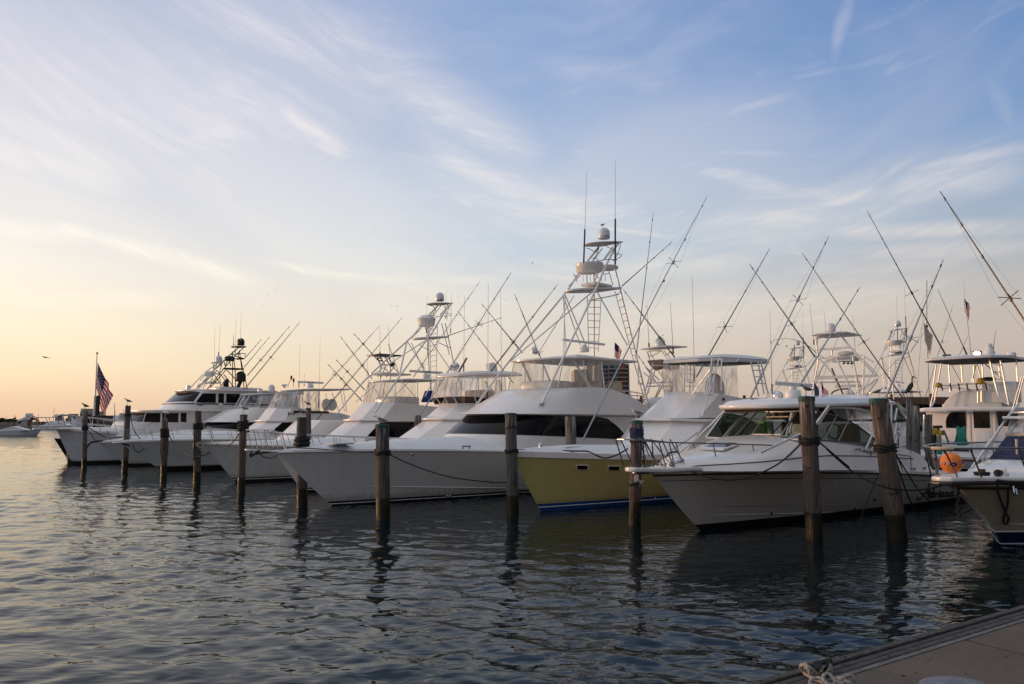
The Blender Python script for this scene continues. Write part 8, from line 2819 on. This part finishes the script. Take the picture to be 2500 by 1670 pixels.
rope('white water hose curving along the pier to the yellow valve', [(d4(1080, 430), 30.5), (d4(1060, 500), 30.2), (d4(1000, 550), 30), (d4(920, 575), 29.8), (d4(800, 585), 30)], .025, 'rope_grey', None)
# ================================================================== far shore and distance
YB = 330.0
bt = empty('apartment_tower', atdepth(1470, 1035, YB) * 1.0, 0, 'distant tan and grey apartment tower seen through the bridge windows of the largest boat', 'building')
bt.location.z = 0
bo = V(bt.location)
def bpt(x, y, dz=0):
 q = atdepth(x, y, YB + dz)
 return V((q.x - bo.x, q.y - bo.y, q.z))
def block(x0, x1, y0, m, nm, depth=18, dz=0):
 a, b = bpt(x0, y0, dz), bpt(x1, y0, dz)
 return MB().prism([V((a.x, a.y, 0)), V((b.x, a.y, 0)), V((b.x, a.y, a.z)), V((a.x, a.y, a.z))], (0, depth, 0)).build(nm, M[m], bt, 0)
block(1402, 1434, 902, 'bldg_tan', 'side_wing')
block(1432, 1472, 892, 'bldg_tan', 'middle_wing', 20, 2)
wm = block(1470, 1536, 888, 'bldg_grey', 'main_wing', 22, 1)
hgt = bpt(1470, 888, 1).z
x0_, x1_ = bpt(1470, 900, 1).x, bpt(1536, 900, 1).x
for j in range(15):
 z_ = hgt * (j + .4) / 15.5
 k = MB()
 for i in range(4):
  xa = x0_ + (x1_ - x0_) * (i + .12) / 4
  xb = x0_ + (x1_ - x0_) * (i + .88) / 4
  k.prism([V((xa, .9, z_)), V((xb, .9, z_)), V((xb, .9, z_ + hgt / 24)), V((xa, .9, z_ + hgt / 24))], (0, .3, 0))
 k.build('window_row', M['bldg_win'], wm, 0)
 MB().box(V(((x0_ + x1_) / 2 + (x1_ - x0_) * .1, .3, z_ - .25)), ((x1_ - x0_) * .8, 1.2, .35)).build('balcony', M['bldg_pale'], wm, 0)
k = MB()
xr = x0_ + (x1_ - x0_) * .66
k.prism([V((xr, .6, 0)), V((xr + 2.2, .6, 0)), V((xr + 2.2, .6, hgt)), V((xr, .6, hgt))], (0, .25, 0))
k.build('red_stair_strip', mat('brick_red_wall', (.30, .08, .06), .9), wm, 0)
# long open shed across the pier
sa, sb = atdepth(1540, 976, 66), atdepth(2345, 978, 60)
sc_ = (sa + sb) / 2
sd_ = empty('dock_shed', V((sc_.x, sc_.y, 0)), 0, 'long low brown timber shed roof on posts behind the boats at the right', 'shed')
so = V(sd_.location)
ztop = sa.z
dv = (sb - sa)
dv.z = 0
nv_ = V((-dv.y, dv.x, 0)).normalized()
A0_, B0_ = V((sa.x, sa.y, ztop)) - so, V((sb.x, sb.y, ztop)) - so
MB().prism([A0_, B0_, B0_ + nv_ * 6 + V((0, 0, .25)), A0_ + nv_ * 6 + V((0, 0, .25))], (0, 0, -.22)).build('roof', M['shed_wood'], sd_, 30)
MB().prism([A0_ - V((0, 0, .22)), B0_ - V((0, 0, .22)), B0_ - V((0, 0, .5)), A0_ - V((0, 0, .5))], nv_ * .2).build('fascia', M['shed_wood'], sd_, 30)
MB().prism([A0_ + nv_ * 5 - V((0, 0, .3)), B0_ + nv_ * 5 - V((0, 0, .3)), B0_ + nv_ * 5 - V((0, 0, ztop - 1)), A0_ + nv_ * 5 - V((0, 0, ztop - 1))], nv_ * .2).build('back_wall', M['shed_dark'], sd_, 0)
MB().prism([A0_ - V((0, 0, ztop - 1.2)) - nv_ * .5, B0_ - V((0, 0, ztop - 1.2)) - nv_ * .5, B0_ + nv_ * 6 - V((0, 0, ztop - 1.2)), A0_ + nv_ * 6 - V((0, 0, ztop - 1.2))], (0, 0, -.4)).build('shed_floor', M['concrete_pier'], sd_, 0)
for i in range(9):
 q = A0_.lerp(B0_, (i + .3) / 9) + nv_ * .4
 MB().box(q - V((0, 0, ztop / 2 + .2)), (.2, .2, ztop + 1)).build('shed_post', M['shed_wood'], sd_, 0)
# shore at the far left
YS = 375.0
def S(x, y, Y=YS):
 return atdepth(x, y, Y)
k = MB()
prof = [(-900, 0), (-420, 2), (-60, 3), (20, 3.5), (60, 3.0), (110, 2.6), (160, 2.2), (220, 2.4), (330, 2.0), (900, 2.2), (1600, 2.5), (2600, 2.5), (4200, 0)]
front = [S(x, 1035) for x, h in prof]
k.loft([[V((q.x, q.y - 2, -1)) for q in front], [V((q.x, q.y, .5)) for q in front], [V((q.x, q.y + 6, h)) for q, (x, h) in zip(front, prof)], [V((q.x, q.y + 160, h + 1)) for q, (x, h) in zip(front, prof)]], closed=False)
tag(k.build('shore', M['mud'], None, 30), kind='structure')
rr = random.Random(11)
def shore_tree(x, ytop, Y, label):
 g_ = S(x, 1035, Y)
 g_.z = 2.0
 h_ = S(x, ytop, Y).z - 2
 o = empty('shore_tree', g_, 0, label, 'tree', 'dark trees along the far shore')
 MB().tube([V((0, 0, -.3)), V((.2, 0, h_ * .5)), V((.1, .1, h_ * .8))], .3, 6, r2=.1).build('trunk', M['bark'], o)
 k = MB()
 for i in range(230):
  a, e_ = rr.uniform(0, 6.28), rr.uniform(-.5, 1.5)
  rad = (rr.random() ** .4)
  lob = 1 + .25 * math.sin(3 * a + x) * math.cos(2 * e_)
  c_ = V((math.cos(a) * math.cos(e_) * rad * h_ * .62 * lob, math.sin(a) * math.cos(e_) * rad * h_ * .5, h_ * .55 + math.sin(e_) * rad * h_ * .45))
  s_ = rr.uniform(.35, .8)
  u_ = V((rr.gauss(0, 1), rr.gauss(0, 1), rr.gauss(0, 1))).normalized() * s_
  v_ = u_.orthogonal().normalized() * s_ * .8
  k.add([c_ - u_, c_ + v_, c_ + u_, c_ - v_], [(0, 1, 2, 3)])
 k.build('crown', M['leaf'], o, 0, fix=False)
for i, (x, yt, lab) in enumerate(((-22, 1018, 'dark shore tree cut by the left edge of the picture'), (4, 1022, 'dark shore tree left of the thin mast'), (24, 1024, 'low dark tree between the mast and the white covered boat'), (39, 1026, 'small dark tree beside the white covered boat'), (214, 1013, 'green tree before the pale distant block, left of the flag posts'), (228, 1019, 'low green tree beside the white mooring post'), (284, 1020, 'dark tree behind the small motor boats right of the flag'), (268, 1024, 'low dark bush line tree right of the flag box'))):
 shore_tree(x, yt, YS + 8 + (i % 3) * 4, lab)
far = empty('wooded_shore', S(700, 1035, 420), 0)
k = MB()
for i in range(2600):
 x = rr.uniform(-380, 2600)
 q = S(x, 1035, 410 + rr.uniform(0, 30)) - S(700, 1035, 420)
 h_ = 3 + 4.5 * (.5 + .5 * math.sin(x * .013) * math.sin(x * .041 + 1)) * (0.3 + .7 * rr.random())
 q.z = rr.uniform(.5, h_)
 s_ = rr.uniform(.7, 1.5)
 u_ = V((rr.gauss(0, 1), rr.gauss(0, 1), rr.gauss(0, 1))).normalized() * s_
 v_ = u_.orthogonal().normalized() * s_
 k.add([q - u_, q + v_, q + u_, q - v_], [(0, 1, 2, 3)])
bpy.data.objects.remove(far)
o = k.build('wooded_shore', M['leaf'], None, 0, fix=False)
lo_ = S(700, 1035, 420)
o.location = V((lo_.x, lo_.y, 0))
tag(o, kind='stuff', label='low dark line of far woods along the horizon', cat='woods')
# white covered boat, digger arm, gantry and blocks on the shore
wb_ = empty('covered_boat', S(60, 1035, 365), 0, 'white shrink wrapped boat with a square white top on the far shore', 'boat')
wb_.location.z = 2
wo_ = V(wb_.location)
f = lambda x, y, Y=365: S(*z1(x, y), Y) - wo_
MB().prism([f(310, 460), f(440, 385), f(560, 350), (f(620, 380)), f(560, 440), f(460, 450), f(350, 525)], (0, 4, 0)).build('wrapped_hull', M['canvas_white'], wb_, 30, .2)
MB().prism([f(480, 310), f(560, 305), f(572, 375), f(480, 380)], (0, 3, 0)).build('white_top', M['pure_white'], wb_, 30, .1)
MB().prism([f(320, 470), f(520, 420), f(510, 560), f(330, 540)], (0, 3, 0)).build('cradle', M['bldg_pale'], wb_, 0)
dg = empty('digger', S(85, 1035, 362), 0, 'orange and brown digger with its arm raised on the far bank', 'digger')
dg.location.z = 2
do = V(dg.location)
f = lambda x, y, Y=362: S(*z1(x, y), Y) - do
MB().tube([f(545, 540), f(585, 450), f(620, 375)], .45, 6).build('dipper_arm', M['rust'], dg)
MB().tube([f(620, 375), f(690, 410), f(725, 480)], .5, 6).build('boom', mat('orange_machine_paint', (.5, .10, .03), .6), dg)
MB().prism([f(690, 470), f(780, 470), f(790, 560), f(690, 560)], (0, 3, 0)).build('cab', M['rust'], dg, 30, .2)
gy = empty('gantry', S(155, 1035, 380), 0, 'grey gantry with two square towers and a beam on the far shore', 'gantry')
gy.location.z = 0
go_ = V(gy.location)
f = lambda x, y, Y=380: S(*z1(x, y), Y) - go_
for x0_, x1_, yt in ((1055, 1095, 335), (1300, 1392, 315)):
 q0, q1 = f(x0_, yt), f(x1_, yt)
 MB().prism([V((q0.x, 0, 1)), V((q1.x, 0, 1)), q1, q0], (0, 5, 0)).build('tower', M['bldg_grey'], gy, 0)
MB().prism([f(1050, 330), f(1310, 330), f(1310, 358), f(1050, 358)], (0, 4, 0)).build('beam', M['bldg_grey'], gy, 0)
for (x0_, x1_, yt, lab, m_, Y) in ((1530, 1570, 268, 'narrow pale block with columns behind the slim piling', 'bldg_pale', 500), (1545, 1640, 215, 'white block with a flat top behind the slim piling', 'bldg_pale', 540), (1670, 1800, 265, 'pale stepped block left of the flag posts', 'bldg_pale', 520)):
 a, b = S(*z1(x0_, yt), Y), S(*z1(x1_, yt), Y)
 o = empty('waterfront_block', V((a.x, a.y, 0)), 0, lab, 'building')
 wl_ = MB().prism([V((0, 0, 0)), V((b.x - a.x, 0, 0)), V((b.x - a.x, 0, a.z)), V((0, 0, a.z))], (0, 15, 0)).build('wall', M[m_], o, 0)
 k = MB()
 for j in range(4):
  z_ = a.z * (j + .5) / 4.4
  k.box(V(((b.x - a.x) / 2, -.1, z_)), ((b.x - a.x) * .8, .3, a.z * .10))
 k.build('window_row', M['bldg_win'], wl_, 0)
pb = empty('white_kiosk', S(183, 1035, 120), 0, 'white square kiosk panel behind the yacht rail', 'kiosk')
pb.location.z = 0
f = lambda x, y, Y=120: S(*z1(x, y), Y) - V(pb.location)
q0, q1 = f(1368, 360), f(1490, 360)
MB().prism([V((q0.x, 0, 0)), V((q1.x, 0, 0)), q1, q0], (0, 1.2, 0)).build('panel', M['pure_white'], pb, 30, .05)
MB().sphere(f(1425, 375) + V((0, -.1, 0)), .25, 8, 6).build('vent', M['bldg_grey'], pb)
for x_, y_, lab, Y in ((117, 355, 'thin pale mast at the far left shore', 360), (1036, 195, 'tall thin mast left of the grey gantry', 380), (270, 345, 'short dark post on the wooded shore', 370), (297, 345, 'second short dark post on the wooded shore', 370), (2193, 175, 'tall thin mast right of the flag', 300), (730, 320, 'lamp post with a ball top above the digger', 360)):
 t_ = S(*z1(x_, y_), Y)
 o = MB().tube([V((0, 0, 0)), V((.05, 0, t_.z))], .16, 6, r2=.08).build('mast', M['bldg_grey'] if Y != 370 else M['bark'], None)
 o.location = V((t_.x, t_.y, 0))
 tag(o, lab, 'mast', 'masts and posts along the far shore')
def far_boat(x, yw, scale, label, th=180, dark=False, fly=True):
 g_ = onz(x, yw)
 o = empty('motor_boat', g_, R(th), label, 'boat', 'small boats across the water')
 s = scale
 rows = []
 for xx, wd, zs in ((-4.6, .02, 1.25), (-3.6, .75, 1.15), (-1.5, 1.35, 1.0), (1.5, 1.5, .9), (5, 1.4, .85)):
  rows.append([V((xx * s, -wd * s, zs * s)), V((xx * s * .86 + .2, -wd * .85 * s, -.1)), V((xx * s * .86 + .2, wd * .85 * s, -.1)), V((xx * s, wd * s, zs * s))])
 k = MB().loft(rows, closed=False)
 k.add([r[0] for r in rows] + [r[3] for r in reversed(rows)], [tuple(range(10))])
 k.add(rows[-1], [(0, 1, 2, 3)])
 h = k.build('hull', M['boot_black'] if dark else M['gel_cool'], o, 30)
 k = MB().loft([[V((-2.6 * s, -.5 * s, 1.1 * s)), V((3 * s, -1.1 * s, .9 * s)), V((3 * s, 1.1 * s, .9 * s)), V((-2.6 * s, .5 * s, 1.1 * s))], [V((-.8 * s, -.4 * s, 1.55 * s)), V((.2 * s, -.9 * s, 1.75 * s)), V((.2 * s, .9 * s, 1.75 * s)), V((-.8 * s, .4 * s, 1.55 * s))]], True, False, True)
 k.build('cabin', M['gel_cool'], o, 30, .05)
 if fly:
  MB().loft([[V((-.6 * s, -.8 * s, 1.6 * s)), V((1.8 * s, -.9 * s, 1.5 * s)), V((1.8 * s, .9 * s, 1.5 * s)), V((-.6 * s, .8 * s, 1.6 * s))], [V((.0, -.7 * s, 2.3 * s)), V((1.6 * s, -.8 * s, 2.3 * s)), V((1.6 * s, .8 * s, 2.3 * s)), V((.0, .7 * s, 2.3 * s))]], True, False, True).build('bridge', M['gel_cool'], o, 30, .05)
  MB().tube([V((1.2 * s, 0, 2.3 * s)), V((1.4 * s, 0, 4.2 * s))], .05 * s, 5).build('mast', M['whip'], o)
 return o, s
o, s = far_boat(38, 1064.5, 1.15, 'low white motor boat lying at the left edge, bow to the right', 180, False, False)
for v_ in ():
 pass
k = MB()
for xx in (-1.9, -2.5):
 for sg in (1, -1):
  k.box(V((xx * s, 1.22 * s * sg, .86 * s)), (.35 * s, .25, .1 * s))
k.build('porthole', M['black'], o, 0)
o, s = far_boat(166, 1128, 1.0, 'black hulled boat with a white deck half hidden behind the yacht bow', 46, True, False)
o.location = atdepth(352, 1035, 57)
o.location.z = 0
o.scale = (1.25, 1.2, 1.25)
for i, (x, yw, sc, th, lab) in enumerate(((263, 1049, 1.9, 150, 'small white cruiser far off just right of the flag posts'), (282, 1048, 2.2, 30, 'white boat far off right of the flag box'), (297, 1050, 2.6, 175, 'pale yacht far off above the rail of the motor yacht'), (255, 1047, 1.6, 20, 'white boat beside the dark olive box, partly hidden'), (150, 1049, 1.7, 170, 'low white boat under the gantry'), (118, 1049, 1.5, 10, 'white boat with a grey top on the far bank left of the gantry'), (165, 1048.5, 1.4, 185, 'second low boat under the right gantry tower'))):
 far_boat(x, yw, sc, lab, th)
buoy = onz(*z1(625, 722))
o = empty('mooring_buoy', buoy, 0, 'small dark red mooring buoy floating right of the low white boat', 'buoy')
MB().sphere((0, 0, .1), (.5, .5, .35), 12, 8).build('float', M['red'], o, 60)
# ================================================================== rope and cleat on the quay
cq = onz(*z4(990, 600), ZQ)
ce = empty('dock_cleat', cq, 0, 'dark iron cleat on the quay edge with rope hitched round it', 'cleat')
f = lambda x, y, z: onz(*z4(x, y), ZQ + z) - cq
k = MB()
k.tube(smooth_path([f(735, 500, .07), f(850, 480, .085), f(1000, 445, .09), (f(1130, 415, .09)), f(1215, 390, .10)], 4), .019, 10)
k.tube([f(900, 590, -.01), f(900, 500, .09)], .026, 8)
k.tube([f(1080, 545, -.01), f(1075, 450, .09)], .026, 8)
k.build('cleat_horn', M['iron'], ce, 60)
cd = (f(1130, 400, .115) - f(850, 470, .105)).normalized()
cu = V((0, 0, 1))
cs = cd.cross(cu).normalized()
def twist_rope(name, pts, r, m, parent, org=None, pitch=None):
 """three strand laid rope"""
 P_ = smooth_path(pts, 10)
 k = MB()
 L_ = [0]
 for a, b in zip(P_, P_[1:]):
  L_.append(L_[-1] + (b - a).length)
 pitch = pitch or r * 7.5
 # resample
 n_ = max(6, int(L_[-1] / (r * .9)))
 out = []
 j = 0
 for i in range(n_ + 1):
  t = L_[-1] * i / n_
  while j < len(L_) - 2 and L_[j + 1] < t:
   j += 1
  u = (t - L_[j]) / max(1e-9, L_[j + 1] - L_[j])
  out.append(P_[j].lerp(P_[j + 1], u))
 nrm = None
 strands = [[], [], []]
 for i, p in enumerate(out):
  t = (out[min(i + 1, n_)] - out[max(i - 1, 0)]).normalized()
  if nrm is None:
   nrm = t.orthogonal().normalized()
  nrm = (nrm - t * nrm.dot(t)).normalized()
  b = t.cross(nrm)
  for s_ in range(3):
   a = 2 * math.pi * (s_ / 3 + L_[-1] * i / n_ / pitch)
   strands[s_].append(p + (nrm * math.cos(a) + b * math.sin(a)) * r * .5)
 for s_ in strands:
  k.tube(s_, r * .56, 6)
 o = k.build(name, M[m], parent, 70)
 return o
coil = []
for i in range(44):
 a = i * .62
 c_ = f(1000, 520, .06) + cd * (-.05 + .085 * math.sin(i * .35))
 coil.append(c_ + cs * (.055 + .006 * math.sin(i)) * math.cos(a) * .8 + cu * (-.012 + .042 * math.sin(a)))
twist_rope('rope_hitch', coil, .012, 'rope_white', ce)
rq = onz(*z4(1200, 880), ZQ)
ro = empty('quay_rope', rq, 0, 'loose coil of weathered white laid rope on the quay by the iron cleat', 'rope')
f = lambda x, y, z: onz(*z4(x, y), ZQ + z) - rq
zr_ = .018
twist_rope('rope_lay', [f(930, 560, .06), f(850, 520, .045), f(760, 540, .03), f(640, 590, zr_), f(590, 650, zr_), f(640, 720, zr_), f(740, 780, zr_), f(850, 840, zr_), f(980, 880, zr_), f(1040, 930, zr_), f(1000, 1010, zr_), f(850, 1040, zr_), f(740, 990, zr_ + .01), f(730, 890, zr_ + .03), f(830, 815, .055), f(960, 810, .06), f(1050, 880, .05), f(1130, 930, .045), f(1240, 960, .03),
   f(1330, 1010, .03), f(1420, 1060, .03), f(1300, 1080, .03), f(1180, 990, .04), f(1060, 880, .055), f(1030, 800, .06), f(1060, 735, .06), f(1120, 710, .06), f(1200, 740, .055), f(1270, 820, .05), f(1330, 900, .045), f(1430, 930, .04), f(1560, 960, .03), f(1680, 990, .03)], .0115, 'rope_white', ro)
twist_rope('rope_lay', [f(1300, 810, zr_), f(1400, 800, .03), f(1480, 830, .04), f(1560, 880, .05), f(1640, 920, .045), f(1700, 960, .03), f(1740, 1010, zr_)], .0115, 'rope_white', ro)
twist_rope('rope_lay', [f(1260, 980, zr_), f(1330, 900, .04), f(1430, 840, .055), f(1540, 780, .06), f(1640, 745, .06), f(1720, 775, .05), f(1740, 840, .035), f(1690, 890, .02), f(1580, 900, .03), f(1460, 930, .045), f(1380, 980, .03), f(1300, 1040, zr_)], .0115, 'rope_white', ro)
# low round fitting at the bottom edge
bq = onz(2345, 1742, ZQ)
bo_ = empty('mooring_bollard', bq, 0, 'low rounded pale metal bollard top at the bottom right edge of the quay', 'bollard')
hz_ = atdepth(2345, 1664, bq.y).z - ZQ - .012
MB().lathe([(.20, 0), (.20, .02), (.13, .035), (.12, hz_ * .5), (.19, hz_ * .72), (.20, hz_ * .86), (.16, hz_ * .97), (.06, hz_), (.001, hz_)], (0, 0, 0), 32).build('bollard_body', mat('galvanised_grey', (.16, .165, .18), .45, metal=.5, var=.2, vscale=9), bo_, 60)
# small debris on the concrete
db = MB()
o_d = quay_pt(1.5, 1.0, ZQ)
for i in range(34):
 q = quay_pt(rr.uniform(-.5, 5), rr.uniform(.3, 2.6), ZQ + .003) - o_d
 s_ = rr.uniform(.004, .013)
 db.box(q, (s_ * 2, s_, .005), Matrix.Rotation(rr.uniform(0, 3), 3, 'Z'))
o = db.build('grit', M['bark'], None, 0)
o.location = o_d
tag(o, 'scattered dark grit and bits on the quay concrete', 'grit', kind='stuff')
for e in [x for x in bpy.data.objects if x.parent is None and x.type == 'EMPTY' and x.name.split('.')[0] in ('fuel_valve', 'hose_rack', 'white_pole')]:
 split_tree(e)
